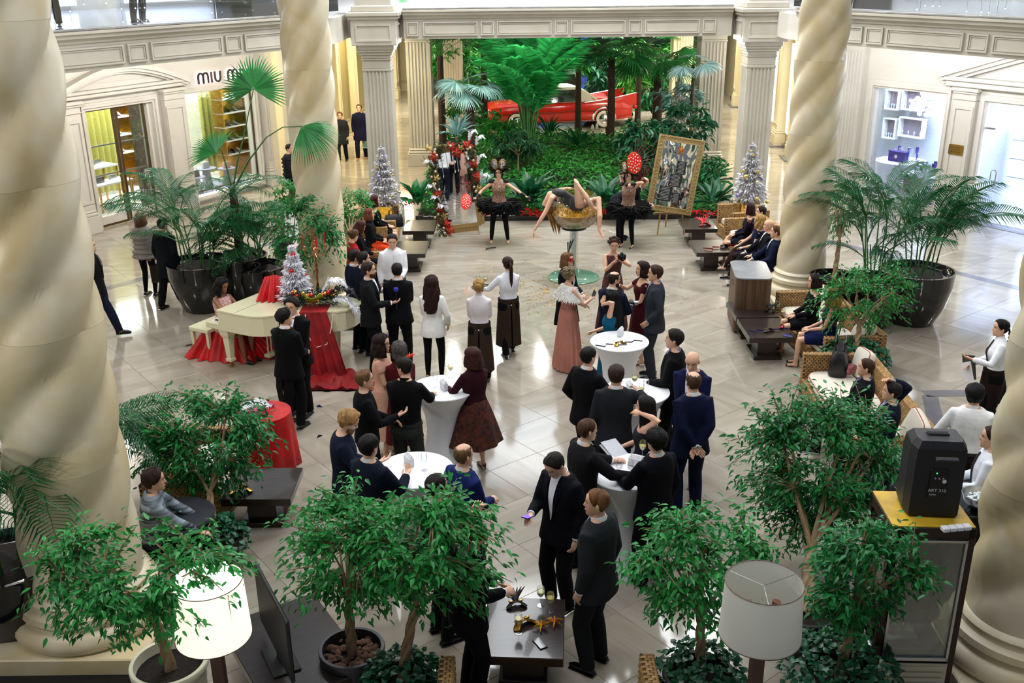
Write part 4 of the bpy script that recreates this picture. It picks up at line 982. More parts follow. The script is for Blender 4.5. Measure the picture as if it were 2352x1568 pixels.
# seated guests
SG = 'guests seated on the back right sofas'
person('seated woman with dark auburn hair, furthest on the right sofas', 1722, 466, 1.66, 78, 'f', ('bob', '#2a1114'), ('dress', '#15131c', cloth('#15131c'), 'high'), bottom=None, seat=.44, arms=('lap', 'lap'), cross=True, sleeves=1.6, heels=True)
person('seated man with cropped dark hair behind the blond woman', 1749, 472, 1.74, 85, hair=('crop', '#241914'), top=('sweater', '#3a2546'), seat=.44, arms=('lap', (-.05, .2, -.02)))
person('seated blond woman in navy dress and dark tights', 1746, 492, 1.66, 75, 'f', ('wavy', '#a88550'), ('dress', '#14142e', cloth('#14142e'), 'high'), bottom=('stockings', '#2a1c1a'), seat=.44, arms=('lap', 'knee'), cross=True, sleeves=.5, heels=True, lean=-.1)
person('seated bald man in black suit with pocket square', 1768, 503, 1.76, 80, hair=('bald', '#333333'), top=('jacket', '#0c0e12'), seat=.44, arms=('lap', 'knee'), cross=True, lean=-.12)
person('seated man in navy jacket nearest on the back right sofa', 1784, 517, 1.76, 80, hair=('crop', '#54351f'), top=('jacket', '#101830'), seat=.44, arms=('lap', 'knee'), cross=True, lean=-.08)
person('seated woman in black dress with dark upswept hair', 1872, 629, 1.70, 85, 'f', ('bob', '#1d1110'), ('dress', '#0b0b10', cloth('#0b0b10'), 'high'), bottom=None, seat=.44, arms=('lap', 'lap'), sleeves=1.6, heels=True)
person('seated blond woman in navy dress leaning on a cushion', 1913, 660, 1.70, 72, 'f', ('wavy', '#b8924e'), ('dress', '#101a44', cloth('#101a44'), 'high'), bottom=None, seat=.44, arms=('lap', 'lap'), heels=True)
person('seated man in dark jacket and lilac shirt beside a black bag', 1993, 822, 1.76, 70, hair=('buzz', '#3f2a1d'), top=('jacket', '#0e1118'), shirt='#5f6278', seat=.44, arms=('lap', 'lap'), lean=-.1)
p59 = person('seated man resting his hand on top of his head', 2052, 876, 1.76, 72, hair=('short', '#1a1411'), top=('jacket', '#10162a'), shirt='#8f93a8', seat=.44, arms=('lap', (-.14, .02, .34)), lean=-.1)
person('seated red-haired woman in black at the far left sofa', 861, 449, 1.68, -82, 'f', ('bob', '#3a120c'), ('dress', '#0c0b0e', cloth('#0c0b0e'), 'high'), bottom=None, seat=.44, arms=('lap', 'lap'), sleeves=1.6, heels=True)
person('seated woman in black cardigan and orange skirt', 848, 478, 1.66, -85, 'f', ('bob', '#6a3a28'), ('sweater', '#0e0f12'), bottom=('leggings', '#d0421a'), seat=.44, arms=('lap', 'lap'), heels=True)
person('seated woman in black jacket over a red top', 833, 508, 1.66, -75, 'f', ('bob', '#3a1a14'), ('jacket', '#0d0c10'), shirt='#a01414', bottom=('leggings', '#101018'), seat=.44, arms=('lap', 'lap'), head=(0, 25))
person('seated woman in red sweater and glasses with hair in a bun', 815, 526, 1.68, -60, 'f', ('bun', '#4a3020'), ('sweater', '#8e1c1c'), bottom=('leggings', '#0e0e14'), seat=.44, arms=('lap', 'lap'), glasses='#5a3a2a', head=(20, 15))
person('seated man in grey striped shirt under the left ficus', 352, 1076, 1.76, -72, hair=('full', '#2a1c16'), top=('shirt', '#7c8692', mat('striped_shirt', '#8f9aa4', .8, vscale=7, col2='#1c222a', stretch=(.3, .3, 4))), bottom=('trousers', '#0e0f12'), seat=.44, arms=('knee', 'knee'), lean=.1)
p11 = person('pianist in sparkling red dress with black curly hair', 513, 640, 1.70, -119, 'f', ('wavy', '#0a0708'), ('dress', '#a8121a', mat('red_sequins', '#a8141c', .25, vscale=70, col2='#e8d8d0'), 'high'), bottom=None, seat=.47, arms=((.0, .42, -.28), (.0, .44, -.28)), skin='d', head=(0, 18))
# performers
pf1 = person('masked performer in black tutu and beaded bodice holding a polka-dot fan', 1145, 384, 1.76, 178, 'f', ('shortf', '#0b090b'), ('leotard', '#a5806a', mat('beaded_bodice', '#b08a72', .35, vscale=40, col2='#5a4036', metal=.2), 'high'), bottom=('stockings', '#0c0c10'), arms=((.46, .12, -.28), (.36, .16, -.30)), heels=True, shoes='#b98a6c', spread=.19, curl=(.3, .3))
pf2 = person('masked performer in black tutu raising a polka-dot fan', 1445, 392, 1.74, 150, 'f', ('shortf', '#0b090b'), ('leotard', '#a5806a', MATS['beaded_bodice'], 'high'), bottom=('stockings', '#0c0c10'), arms=((-.02, .2, .10), (-.02, .14, .30)), heels=True, spread=.13)
p60 = person('balding man in black suit bending beside the framed mirror', 1487, 408, 1.76, -105, hair=('thin', '#6a4028'), top=('jacket', '#0d0f16'), arms=('down', 'front'), lean=.95, head=(0, 10))
# guests upstairs on the left balcony (only their legs are in frame)
p61 = person('person in black trousers standing upstairs behind the balcony glass', 0, 0, 1.76, 20, loc=(-8.6, 19.6, 4.93), z0=4.93, spread=.16)
p62 = person('person in boots upstairs, right of the pair on the balcony', 0, 0, 1.72, -20, loc=(-7.4, 20.9, 4.93), z0=4.93)
# ---------------------------------------------------------------- plants
def leafm(name, c, **k):
    return mat(name, c, .34, rnd=.45, tl=.28, spec=.5, **k)
L_FIC = leafm('ficus_leaf', '#2b8a3c'); L_FIC2 = leafm('ficus_leaf_deep', '#1f7a38'); L_PALM2 = leafm('garden_palm_leaf', '#2fa050'); L_PALM = leafm('palm_leaf', '#185c30'); L_FAN = leafm('fan_palm_leaf', '#2b7d3c')
L_DARK = leafm('dark_leaf', '#1a5636'); L_BLUE = leafm('silvery_leaf', '#6f9a96'); L_LIL = leafm('glossy_garden_leaf', '#1c6a38'); L_COV = leafm('ground_cover_leaf', '#2f8a30'); L_RED = leafm('poinsettia_leaf', '#b8141c')
L_LIME = leafm('lime_leaf', '#4fa53a')
bark = mat('pale_bark', '#93795a', .8, var=.35, vscale=14, stretch=(1, 1, .25), bump=.6, bscale=30)
bark_d = mat('palm_fibre_bark', '#3a2a1e', .9, var=.5, vscale=24, bump=1.0, bscale=50)
stemg = mat('green_stem', '#3c6b34', .5, var=.3)
LEAF8 = np.array([(0, 0, 0), (.28, .42, .05), (.30, 0, -.03), (.28, -.42, .05), (.66, .30, .02), (.66, 0, -.06), (.66, -.30, .02), (1.0, 0, -.14)])
LF3 = np.array([(0, 1, 2), (0, 2, 3), (1, 4, 2), (4, 5, 2), (2, 5, 6), (2, 6, 3), (4, 7, 5), (5, 7, 6)])[:, ::-1]
BL8 = np.array([(0, 0, 0), (.18, .5, .10), (.2, 0, .06), (.18, -.5, .10), (.6, .42, .10), (.6, 0, .04), (.6, -.42, .10), (1.0, 0, -.12)])
def frames(D, Nn):
    D = D/np.linalg.norm(D, axis=1)[:, None]; Y = np.cross(Nn, D); Y /= (np.linalg.norm(Y, axis=1)[:, None]+1e-9); Z = np.cross(D, Y)
    return D, Y, Z
def leaf_arrays(P_, D, Nn, Ln, Wd, tpl=LEAF8):
    D, Y, Z = frames(D, Nn); n = len(P_)
    V = P_[:, None, :] + tpl[None, :, 0, None]*D[:, None, :]*Ln[:, None, None] + tpl[None, :, 1, None]*Y[:, None, :]*Wd[:, None, None] + tpl[None, :, 2, None]*Z[:, None, :]*Ln[:, None, None]
    F = (LF3[None]+np.arange(n)[:, None, None]*8).reshape(-1, 3)
    return V.reshape(-1, 3), F
def leaf_mesh(name, m, ratio=.42, tpl=LEAF8):
    q = M(); q.add([(x, y*ratio, z) for x, y, z in tpl], [tuple(f) for f in LF3], 0, True); return q.mesh(name, m)
LM = {}
def leaves(parent, P_, D, Nn, Ln, ratio, m, single=300, tpl=LEAF8, world=(0, 0, 0)):
    """nearest leaves as single parts, the rest joined"""
    P_ = np.array(P_, float); D = np.array(D, float); Nn = np.array(Nn, float); Ln = np.array(Ln, float)
    key = (m.name, round(ratio, 2), len(tpl), id(tpl))
    if key not in LM: LM[key] = leaf_mesh('leaf', m, ratio, tpl)
    if single:
        wpos = P_+np.array(world); dist = wpos @ np.array(FW) - 6*FW.z; order = np.argsort(dist-Ln*3); a = order[:single]; b = order[single:]
        Dn, Y, Z = frames(D[a], Nn[a])
        for i, k in enumerate(a):
            s = Ln[k]; T = Matrix(((Dn[i][0]*s, Y[i][0]*s, Z[i][0]*s, P_[k][0]), (Dn[i][1]*s, Y[i][1]*s, Z[i][1]*s, P_[k][1]), (Dn[i][2]*s, Y[i][2]*s, Z[i][2]*s, P_[k][2]), (0, 0, 0, 1)))
            inst(LM[key], 'leaf', parent, T)
    else: b = np.arange(len(P_))
    if len(b):
        V, F = leaf_arrays(P_[b], D[b], Nn[b], Ln[b], Ln[b]*ratio, tpl); arrays_obj('foliage', V, F, m, parent, True, kind='stuff')
def pot_bowl(t, r, h, m, zb=0.0, soil_m=None, ribs=False):
    q = M(); q.lathe([(r*.52, zb), (r*.62, zb+.02), (r*.86, zb+h*.35), (r*1.0, zb+h*.75), (r*1.01, zb+h*.95), (r*1.03, zb+h), (r*.97, zb+h), (r*.94, zb+h*.93), (r*.9, zb+h*.90)], 40); q.build('pot', m, t)
    s = M(); s.lathe([(r*.93, zb+h*.84), (r*.9, zb+h*.89), (r*.5, zb+h*.91), (.01, zb+h*.915)], 24); s.build('soil', soil_m or soil, t)
def pot_cyl(t, r, h, m, zb=0.0, chips=False, taper=.85):
    q = M(); q.lathe([(r*taper, zb), (r*taper+.01, zb+.02), (r*.97, zb+h-.06), (r*1.04, zb+h-.05), (r*1.05, zb+h-.01), (r*1.03, zb+h), (r*.93, zb+h), (r*.92, zb+h-.08), (r*.9, zb+h-.10)], 40); q.build('pot', m, t)
    s = M(); s.lathe([(r*.93, zb+h-.12), (r*.9, zb+h-.09), (r*.4, zb+h-.08), (.01, zb+h-.078)], 24); s.build('soil', soil, t)
    if chips:
        cm_ = mat('bark_chip', '#6b4a38', .9, rnd=.5, bump=.5); me = None
        for i in range(90):
            a, rr = R.uniform(0, 2*pi), r*.86*sqrt(R.random()); q = M()
            if me is None: q.ell((0, 0, 0), (.035, .024, .013), 7, 4); me = q.mesh('bark_chip', cm_)
            inst(me, 'bark_chip', t, tl(rr*cos(a), rr*sin(a), zb+h-.07+R.uniform(0, .012)) @ rot(R.uniform(0, 6)) @ rot(R.uniform(-.5, .5), 'X') @ Matrix.Scale(R.uniform(.7, 1.4), 4))
def ficus(name, label, base, cen, rad3, nleaf, ll, m, pot=None, zt=.5, seed=1, trunk_r=.035, single=300, tips=None, braided=True, group=None, cat='tree', extra=None, ratio=.46):
    rr = np.random.RandomState(seed); t = thing(name, label, cat, base, 0, group); b = Vector(base)
    if pot: pot(t)
    cen = Vector(cen)-b; tm = M(); fork = Vector((cen.x*.45, cen.y*.45, lerp(zt, cen.z-rad3[2]*.4, .75)))
    for k in range(3 if braided else 1):
        pts = []
        for i in range(13):
            u = i/12; a = 2*pi*(k/3)+u*7; r_ = trunk_r*.8*(1 if braided else 0)
            pts.append((fork.x*u**1.4+r_*cos(a), fork.y*u**1.4+r_*sin(a), zt-.02+(fork.z-zt+.02)*u))
        tm.tube(pts, [trunk_r*(1.15-.5*i/12) if braided else trunk_r*1.5*(1.1-.5*i/12) for i in range(13)], 8)
    nt_ = tips or max(20, nleaf//26); P_, D, Nn, Ln = [], [], [], []
    mains = []
    for i in range(9):
        v = rr.normal(size=3); v /= np.linalg.norm(v); v[2] = v[2]*.6+.25
        e = Vector((cen.x+v[0]*rad3[0]*.55, cen.y+v[1]*rad3[1]*.55, cen.z+v[2]*rad3[2]*.55)); mid = (fork+e)/2+Vector((rr.uniform(-.06, .06), rr.uniform(-.06, .06), .05))
        tm.tube([fork, mid, e], [trunk_r*.62, trunk_r*.42, trunk_r*.25], 6); mains += [e, mid]
    for i in range(nt_):
        v = rr.normal(size=3); v /= np.linalg.norm(v); k = rr.uniform(.55, 1.0)
        e = np.array([cen.x+v[0]*rad3[0]*k, cen.y+v[1]*rad3[1]*k, cen.z+v[2]*rad3[2]*k]); ev = Vector(e)
        src = min(mains, key=lambda q: (q-ev).length); dv = (ev-src); 
        if dv.length < .05: continue
        mid = src+dv*.5+Vector((0, 0, .05*dv.length)); endp = ev-Vector((0, 0, .10*dv.length))
        tm.tube([src, mid, endp], [.009, .006, .003], 4)
        nl = int(nleaf/nt_)
        for j in range(nl):
            u = rr.uniform(.25, 1.0) if j else 1.0; p = src.lerp(mid, u*2) if u < .5 else mid.lerp(endp, u*2-1); sp = rr.normal(size=3)*.035*(1+ll*6)
            p = np.array(p)+sp*np.array([1, 1, .7]); d = np.array(dv.normalized())*.7+rr.normal(size=3)*.6; d[2] = d[2]*.45-.42
            P_.append(p); D.append(d); n_ = rr.normal(size=3)*.4; n_[2] += 1; Nn.append(n_); Ln.append(ll*rr.uniform(.7, 1.25))
    tm.build('trunk', bark, t); leaves(t, P_, D, Nn, Ln, ratio, m, single, world=base)
    if extra: extra(t, rr)
    return t
def ivy(r=.3, z=.45, n=420, ll=.06, m=None):
    def f(t, rr):
        a = rr.uniform(0, 2*pi, n); q = r*np.sqrt(rr.uniform(0, 1.35, n)); P_ = np.stack([q*np.cos(a), q*np.sin(a), z+.14*(1-(q/r)**2)-np.maximum(q-r, 0)*1.6+rr.uniform(0, .1, n)], 1)
        D = np.stack([np.cos(a), np.sin(a), rr.uniform(-.7, .2, n)], 1)+rr.normal(size=(n, 3))*.5; Nn = np.stack([np.cos(a)*.4, np.sin(a)*.4, np.ones(n)], 1)+rr.normal(size=(n, 3))*.25
        V, F = leaf_arrays(P_, D, Nn, np.full(n, ll)*rr.uniform(.7, 1.3, n), np.full(n, ll*.95), BL8); arrays_obj('ivy_leaves', V, F, m or L_DARK, t, True, kind='stuff')
    return f
def frond_mesh(L, droop, nl=30, lw=.022, ll=.36, m=None, seed=0, curl=.3, name='frond', u0=.22):
    """feather palm frond along +x, rising then arching over"""
    rr = random.Random(seed); q = M(); pts = []; N_ = 14
    for i in range(N_+1):
        u = i/N_; pts.append((L*(u-.18*droop*u*u), rr.uniform(-.01, .01), L*(.55*u-(.55*droop+.22)*u*u)))
    q.tube(pts, [.013*(1-.85*i/N_)+.002 for i in range(N_+1)], 5, 1)
    def pt(u):
        f = u*N_; i = min(N_-1, int(f)); return Vector(pts[i]).lerp(Vector(pts[i+1]), f-i)
    for k in range(nl):
        u = u0+(1-u0)*k/(nl-1); p = pt(u); dirv = (pt(min(1, u+.02))-pt(u-.02)).normalized(); l_ = ll*(sin(pi*min(1, (u-.12)/.95))**.6)*rr.uniform(.9, 1.1)*(1 if u < .97 else .7)
        for s in (-1, 1):
            side = Vector((dirv.x*.62, s*.85, dirv.z*.62+.22)).normalized(); e = p+side*l_*.55; e2 = p+side*l_+Vector((0, 0, -l_*curl*rr.uniform(.6, 1.4)))
            n_ = side.cross(Vector((0, 0, 1))).normalized()*lw*.5; up = Vector((0, 0, .004))
            q.add([p-n_*.4, p+n_*.4, e+n_+up, e-up*0, e-n_+up, e2], [(0, 1, 2, 3), (0, 3, 4), (3, 2, 5), (4, 3, 5)], 0, True)
    return q.mesh(name, [m or L_PALM, stemg])
FR = {}
def get_fronds(key, L, m, n=4, **k):
    if key not in FR: FR[key] = [frond_mesh(L, .5+.35*i/n, m=m, seed=i, **k) for i in range(n)]
    return FR[key]
def palm(label, base, key, nst, nf, L, z0, hts, m=None, pot=None, spread=.16, seed=1, group=None, name='potted_palm', tilt=(.2, .9), stem_r=.014, stem_m=None, sc_=1.0, zoff=0, az=None, cat='palm', lw=.020, ll=.36, nl=28, curl=.45):
    rr = random.Random(seed); t = thing(name, label, cat, base, 0, group)
    if pot: pot(t)
    fr = get_fronds(key, L, m, ll=ll, lw=lw, nl=nl, curl=curl); st = M(); tops = []
    for i in range(nst):
        a = rr.uniform(0, 2*pi) if nst > 1 else 0; r_ = spread*sqrt(rr.random()) if nst > 1 else 0; h = rr.uniform(*hts); lean = rr.uniform(.05, .28) if nst > 1 else .03
        p0 = Vector((r_*cos(a), r_*sin(a), z0)); p1 = p0+Vector((cos(a)*lean*h, sin(a)*lean*h, h)); st.tube([p0, p0.lerp(p1, .5)+Vector((-.01*cos(a), 0, 0)), p1], [stem_r, stem_r*.9, stem_r*.7], 7); tops.append((p0, p1, a))
    st.build('stem', stem_m or stemg, t)
    for i in range(nf):
        p0, p1, a = tops[i % len(tops)]; z = rr.uniform(.55, 1) if nst > 1 else 1; p = p0.lerp(p1, z)
        aa = (a+rr.uniform(-1.3, 1.3)) if (nst > 1 and az is None) else (rr.uniform(*az) if az else 2*pi*i*.618)
        el = rr.uniform(*tilt); T = tl(*p) @ rot(aa) @ rot(-(el-.5), 'Y') @ rot(rr.uniform(-.4, .4), 'X') @ Matrix.Scale(rr.uniform(.75, 1.1)*sc_, 4); inst(fr[i % len(fr)], 'frond', t, T)
    return t
def fan_mesh(r, m, seed=0, span=2.6, n=34, droop=.12, frayed=.3, name='fan_leaf'):
    rr = random.Random(seed); q = M()
    for i in range(n):
        a = -span/2*1.0+span*i/(n-1); l_ = r*rr.uniform(.88, 1.05); w_ = span/n*r*.33; ca_, sa_ = cos(a), sin(a)
        def P(u, v, dz=0): return (u*l_*ca_-v*sa_, u*l_*sa_+v*ca_, dz-droop*r*u*u)
        q.add([P(.02, 0), P(.5, w_*.95, .0), P(.5, 0, -.012), P(.5, -w_*.95, .0), P(.80, w_*.5, -.01), P(.80, -w_*.5, -.01), P(1, 0, -.06*r*rr.uniform(.3, 2)-frayed*.1*r)], [(0, 2, 1), (0, 3, 2), (1, 2, 4), (2, 3, 5), (2, 5, 4), (4, 5, 6)], 0, True)
    q.ell((0, 0, 0), (.02, .02, .012), 8, 4, None, 1)
    return q.mesh(name, [m, stemg])
# ---- the ficus trees among the sofas (nearest first)
cream = mat('cream_glazed_pot', '#d9d6bd', .25, coat=.3); gunm = mat('dark_grey_pot', '#34363a', .35, var=.2)
def wat(px, py, Y): return onY(px, py, Y)
def plant_ficus(label, root, zr, c_px, Y, rx, rz, nleaf, ll=.062, m=None, pot=None, zt=.5, seed=1, ry=None, single=300, extra=None, trunk_r=.028, braided=True, name='ficus_tree'):
    b = at(root[0], root[1], zr); b.z = 0; c_ = wat(c_px[0], c_px[1], Y if Y else b.y)
    return ficus(name, label, b, c_, (rx, ry or rx, rz), nleaf, ll, m or L_FIC, pot, zt, seed, trunk_r, single, extra=extra, braided=braided)
plant_ficus('ficus tree in the round cream pot before the near left column', (392, 1540), .62, (300, 1315), 6.4, .94, .52, 3300, .076, pot=lambda t: pot_cyl(t, .30, .72, cream), zt=.66, seed=3, ry=.55)
plant_ficus('bushy ficus in dark grey pot filled with bark chips', (808, 1490), .50, (790, 1262), 7.1, .68, .74, 3000, .076, pot=lambda t: pot_cyl(t, .27, .52, gunm, chips=True), zt=.46, seed=4, ry=.6)
plant_ficus('spreading ficus with ivy at its foot, beside the low dark table', (925, 1560), .42, (1000, 1262), 6.8, .66, .66, 2900, .078, pot=lambda t: pot_cyl(t, .26, .42, black_m), zt=.42, seed=5, ry=.5, extra=ivy(.30, .42))
plant_ficus('braided-trunk ficus before the white drum lampshade', (1608, 1548), .40, (1605, 1300), 6.9, .76, .66, 3000, .078, pot=lambda t: pot_cyl(t, .30, .40, black_m), zt=.40, seed=6, ry=.5, extra=ivy(.34, .40))
plant_ficus('largest dense ficus tree between the front group and the wicker sofa', (1850, 1400), .40, (1880, 1070), 8.9, .98, 1.05, 9000, .078, pot=lambda t: pot_cyl(t, .32, .45, black_m), zt=.42, seed=7, ry=.6, m=L_FIC2, trunk_r=.045)
plant_ficus('crooked ficus leaning towards the glass-fronted drinks cabinet', (1930, 1540), .50, (1995, 1325), 6.5, .52, .66, 2500, .076, pot=lambda t: pot_cyl(t, .30, .50, black_m), zt=.46, seed=8, ry=.35, extra=ivy(.42, .52, 600), m=L_FIC2)
plant_ficus('ficus tree over the seated man in the striped shirt', (495, 1245), .35, (465, 1010), 9.9, .88, .72, 5200, .080, pot=lambda t: pot_cyl(t, .28, .42, black_m), zt=.38, seed=9, ry=.6, m=L_FIC2, extra=ivy(.30, .40, 500))
plant_ficus('slender ficus growing between the two right wicker sofas', (1965, 808), .55, (1985, 680), 14.2, .88, .66, 2400, .070, pot=lambda t: pot_cyl(t, .32, .50, black_m), zt=.48, seed=10, ry=.5, extra=ivy(.42, .50, 500, .08), single=200)
plant_ficus('ficus in front of the mid left column behind the piano', (640, 700), .5, (700, 535), 16.2, .72, .80, 2600, .075, pot=lambda t: pot_bowl(t, .42, .55, black_gloss), zt=.5, seed=11, ry=.5, single=150, m=L_FIC2)
plant_ficus('ficus beside the back left sofas, right of the mid left column', (800, 620), .3, (815, 480), 20.6, .50, .62, 1700, .080, pot=lambda t: pot_cyl(t, .25, .4, black_m), zt=.4, seed=12, ry=.4, single=100)
plant_ficus('airy young ficus behind the mid right column', (1915, 650), .6, (1940, 470), 18.2, .45, .75, 1300, .075, pot=lambda t: pot_bowl(t, .42, .75, black_gloss), zt=.68, seed=13, ry=.4, single=80)
plant_ficus('small ficus near the boutique window left of the column', (650, 560), .3, (655, 450), 19.5, .42, .45, 900, .08, pot=lambda t: pot_cyl(t, .22, .4, black_m), zt=.4, seed=14, ry=.35, single=60)
# ---- potted palms
b = at(460, 722, .0); b.z = 0
palm('feathery palm in the large black bowl pot behind the piano', b+Vector((0, .35, 0)), 'areca', 10, 34, 1.35, .8, (.5, 1.1), pot=lambda t: pot_bowl(t, .60, .92, black_gloss), spread=.3, seed=2, tilt=(.55, 1.35))
b = at(600, 690, 0)
palm('low feathery palm in a black pot nearest the white piano lid', b, 'areca', 8, 24, 1.35, .55, (.3, .8), pot=lambda t: pot_bowl(t, .5, .70, black_gloss), spread=.25, seed=3, tilt=(.5, 1.3))
b = at(2105, 750, 0); b.z = 0
palm('arching palm in the large black bowl pot on the right', b+Vector((0, .3, 0)), 'areca', 9, 32, 1.35, .8, (.6, 1.25), pot=lambda t: pot_bowl(t, .62, .95, black_gloss), spread=.28, seed=4, tilt=(.5, 1.35))
b = at(1995, 745, 0)
palm('dense palm in a black pot behind the blond woman on the sofa', b, 'areca', 9, 30, 1.35, .7, (.8, 1.5), pot=lambda t: pot_bowl(t, .5, .85, black_gloss), spread=.25, seed=5, tilt=(.6, 1.4))
b = at(25, 1480, 0)
palm('dark palm in a black bowl pot left of the near left column', b+Vector((0, .2, 0)), 'areca', 10, 44, 1.35, .75, (.8, 1.5), pot=lambda t: pot_bowl(t, .55, .85, black_gloss), spread=.25, seed=6, tilt=(.45, 1.4), az=(1.3, 5.3))
palm('palm fronds showing from behind the near left column', at(215, 1200, 0), 'areca', 6, 12, 1.35, .5, (.5, .9), pot=lambda t: pot_bowl(t, .4, .6, black_gloss), spread=.2, seed=7, tilt=(.4, 1.1), az=(-.7, .9))
# tall fan palm with three big leaves
b = at(562, 690, 0); t = thing('fan_palm', 'tall fan palm with three long-stalked leaves behind the piano', 'palm', b)
pot_bowl(t, .5, .9, black_gloss)
q = M(); q.tube([(0, 0, .8), (.02, 0, 1.5), (0, 0, 2.2)], [.09, .08, .07], 9); q.build('trunk', bark_d, t)
fm = [fan_mesh(.64, L_FAN, 1, 4.2, 44), fan_mesh(.62, L_FAN, 2, 2.4, 34), fan_mesh(.66, L_FAN, 3, 2.4, 34, .35)]
for (px, py, k, T_) in ((582, 205, 0, rot(pi/2) @ rot(-1.2, 'Y')), (498, 352, 1, rot(2.5) @ rot(-.5, 'Y') @ rot(-.7, 'X')), (692, 290, 2, rot(-.35) @ rot(.45, 'Y') @ rot(.5, 'X'))):
    Yb = b.y-.3 if k != 2 else 16.35; w_ = onY(px, py, Yb)-b; base_ = Vector((0, 0, 2.1)); mid = base_.lerp(w_, .55)+Vector((0, 0, .35 if k else .0))
    s_ = M(); s_.tube([base_, base_.lerp(mid, .5)+Vector((0, 0, .08)), mid, mid.lerp(w_, .5)+Vector((0, 0, .08 if k else 0)), w_], [.018, .015, .012, .010, .009], 6); st = s_.build('leaf_stalk', stemg, t)
    inst(fm[k], 'fan_leaf', t, tl(*w_) @ T_)
for i in range(7):
    f = get_fronds('areca', 1.35, None)[i % 4]; inst(f, 'frond', t, tl(0, 0, 2.0) @ rot(i*.9+.4) @ rot(-.2, 'Y') @ Matrix.Scale(.8, 4))
# ---------------------------------------------------------------- the indoor garden
gx0, gx1 = -2.2, 5.3
q = M(); n = 26
def gz(x, y): return .10+.42*smooth(24.2, 27.5, y)-.38*smooth(32.0, 35.5, y)+.05*noise.noise(Vector((x*.8, y*.8, 1)))
rows = [[(lerp(-2.3, 5.25, i/n), lerp(24.15, 36.2, j/30), gz(lerp(-2.3, 5.25, i/n), lerp(24.15, 36.2, j/30))) for i in range(n+1)] for j in range(31)]
q.loft(rows, False, 0, True, wrap=False); gobj = struct('ground_garden_soil', q, soil)
M().box((1.45, 24.12, .07), (7.6, .1, .14), bev=.01).build('kerb', black_gloss, gobj)
rr = np.random.RandomState(3)
# ground cover: dense small leaves all over the bed
n = 15000; X = rr.uniform(-2.25, 5.2, n); Y = 24.3+11.4*rr.uniform(0, 1, n)**1.15; Z = np.array([gz(x, y) for x, y in zip(X, Y)])+rr.uniform(.02, .38, n)*(0.6+.4*np.sin(X*1.7+Y*1.1))
D = rr.normal(size=(n, 3)); D[:, 2] = D[:, 2]*.4+.1; D[:, 1] -= .5; Nn = rr.normal(size=(n, 3))*.35; Nn[:, 2] += 1; Nn[:, 1] -= .3
V, F = leaf_arrays(np.stack([X, Y, Z], 1), D, Nn, rr.uniform(.10, .20, n), rr.uniform(.04, .08, n))
o = arrays_obj('ground_cover_foliage', V, F, L_COV, None, True); tag(o, 'low green ground cover filling the indoor garden bed', 'foliage', kind='stuff')
BLADE = np.array([(0, 0, 0), (.3, .5, .10), (.32, 0, .05), (.3, -.5, .10), (.7, .42, .02), (.7, 0, -.04), (.7, -.42, .02), (1.0, 0, -.22)])
def clump(label, p, n, L, ratio, m, up=.9, seed=0, cat='plant', group=None, name='leafy_plant', tpl=BLADE, spread=.10):
    rr = np.random.RandomState(seed); t = thing(name, label, cat, p, 0, group); a = rr.uniform(0, 2*pi, n); el = rr.uniform(.1, up, n)
    P_ = np.stack([np.cos(a)*spread, np.sin(a)*spread, rr.uniform(0, .08, n)], 1); D = np.stack([np.cos(a)*(1-el*.5), np.sin(a)*(1-el*.5), el*1.2], 1); Nn = np.stack([-np.cos(a)*el, -np.sin(a)*el, np.ones(n)], 1)
    leaves(t, P_, D, Nn, L*rr.uniform(.7, 1.15, n), ratio, m, n, tpl, world=p); return t
def gp(px, py, z=.3): return at(px, py, z)
k = 0
for (px, py, n, L, ra, m, up, lab) in ((1215, 470, 30, .85, .26, L_DARK, 1.3, 'broad dark-leaved plant just right of the masked performer with outstretched arms'), (1390, 470, 24, .75, .26, L_DARK, 1.1, 'broad glossy-leaved plant left of the performer raising a fan'),
        (1330, 350, 40, .9, .06, L_PALM, 1.6, 'clump of grassy blades in the middle of the bed'), (1625, 430, 30, .8, .24, L_LIL, 1.1, 'glossy plant hard against the right of the gold framed mirror'), (1100, 440, 22, .6, .28, L_BLUE, 1.0, 'silvery broad-leaved plant between mirror garland and performer'),
        (1570, 400, 22, .7, .22, L_LIL, 1.1, 'green plant behind the gold framed mirror'), (960, 470, 30, .7, .26, L_LIL, 1.2, 'bright glossy plant left of the flower-trimmed mirror'), (1260, 320, 34, .8, .06, L_PALM, 1.5, 'narrow-bladed plant near the foot of the big feather palm'),
        (1640, 470, 26, .7, .24, L_DARK, 1.0, 'dark glossy plant at the right end of the kerb'), (1290, 480, 40, .45, .12, L_BLUE, 1.2, 'pale variegated plant at the kerb behind the goblet'), (1180, 350, 30, .6, .1, L_LIL, 1.2, 'fresh green plant left of the feather palm stalks'),
        (1560, 360, 40, .5, .34, L_DARK, 1.3, 'umbrella plant with dark leaves above the framed mirror'), (1480, 330, 46, .55, .34, L_DARK, 1.3, 'umbrella plant left of the framed mirror top'), (1540, 300, 40, .5, .30, L_BLUE, 1.3, 'silvery umbrella plant under the right fan palm'),
        (1210, 300, 40, .5, .34, L_DARK, 1.3, 'rubbery dark plant in front of the car wing'), (1270, 265, 34, .45, .34, L_DARK, 1.4, 'rubbery dark plant before the car door'), (1060, 340, 30, .6, .2, L_LIL, 1.2, 'leafy plant behind the top of the flower-trimmed mirror'), (1430, 480, 26, .5, .3, L_LIL, 1.1, 'low glossy plant behind the raised-fan performer'), (1505, 470, 26, .55, .26, L_DARK, 1.1, 'low dark plant behind the bending man')):
    p = gp(px, py, .35); clump(lab, p, n, L, ra, m, up, k+20); k += 1
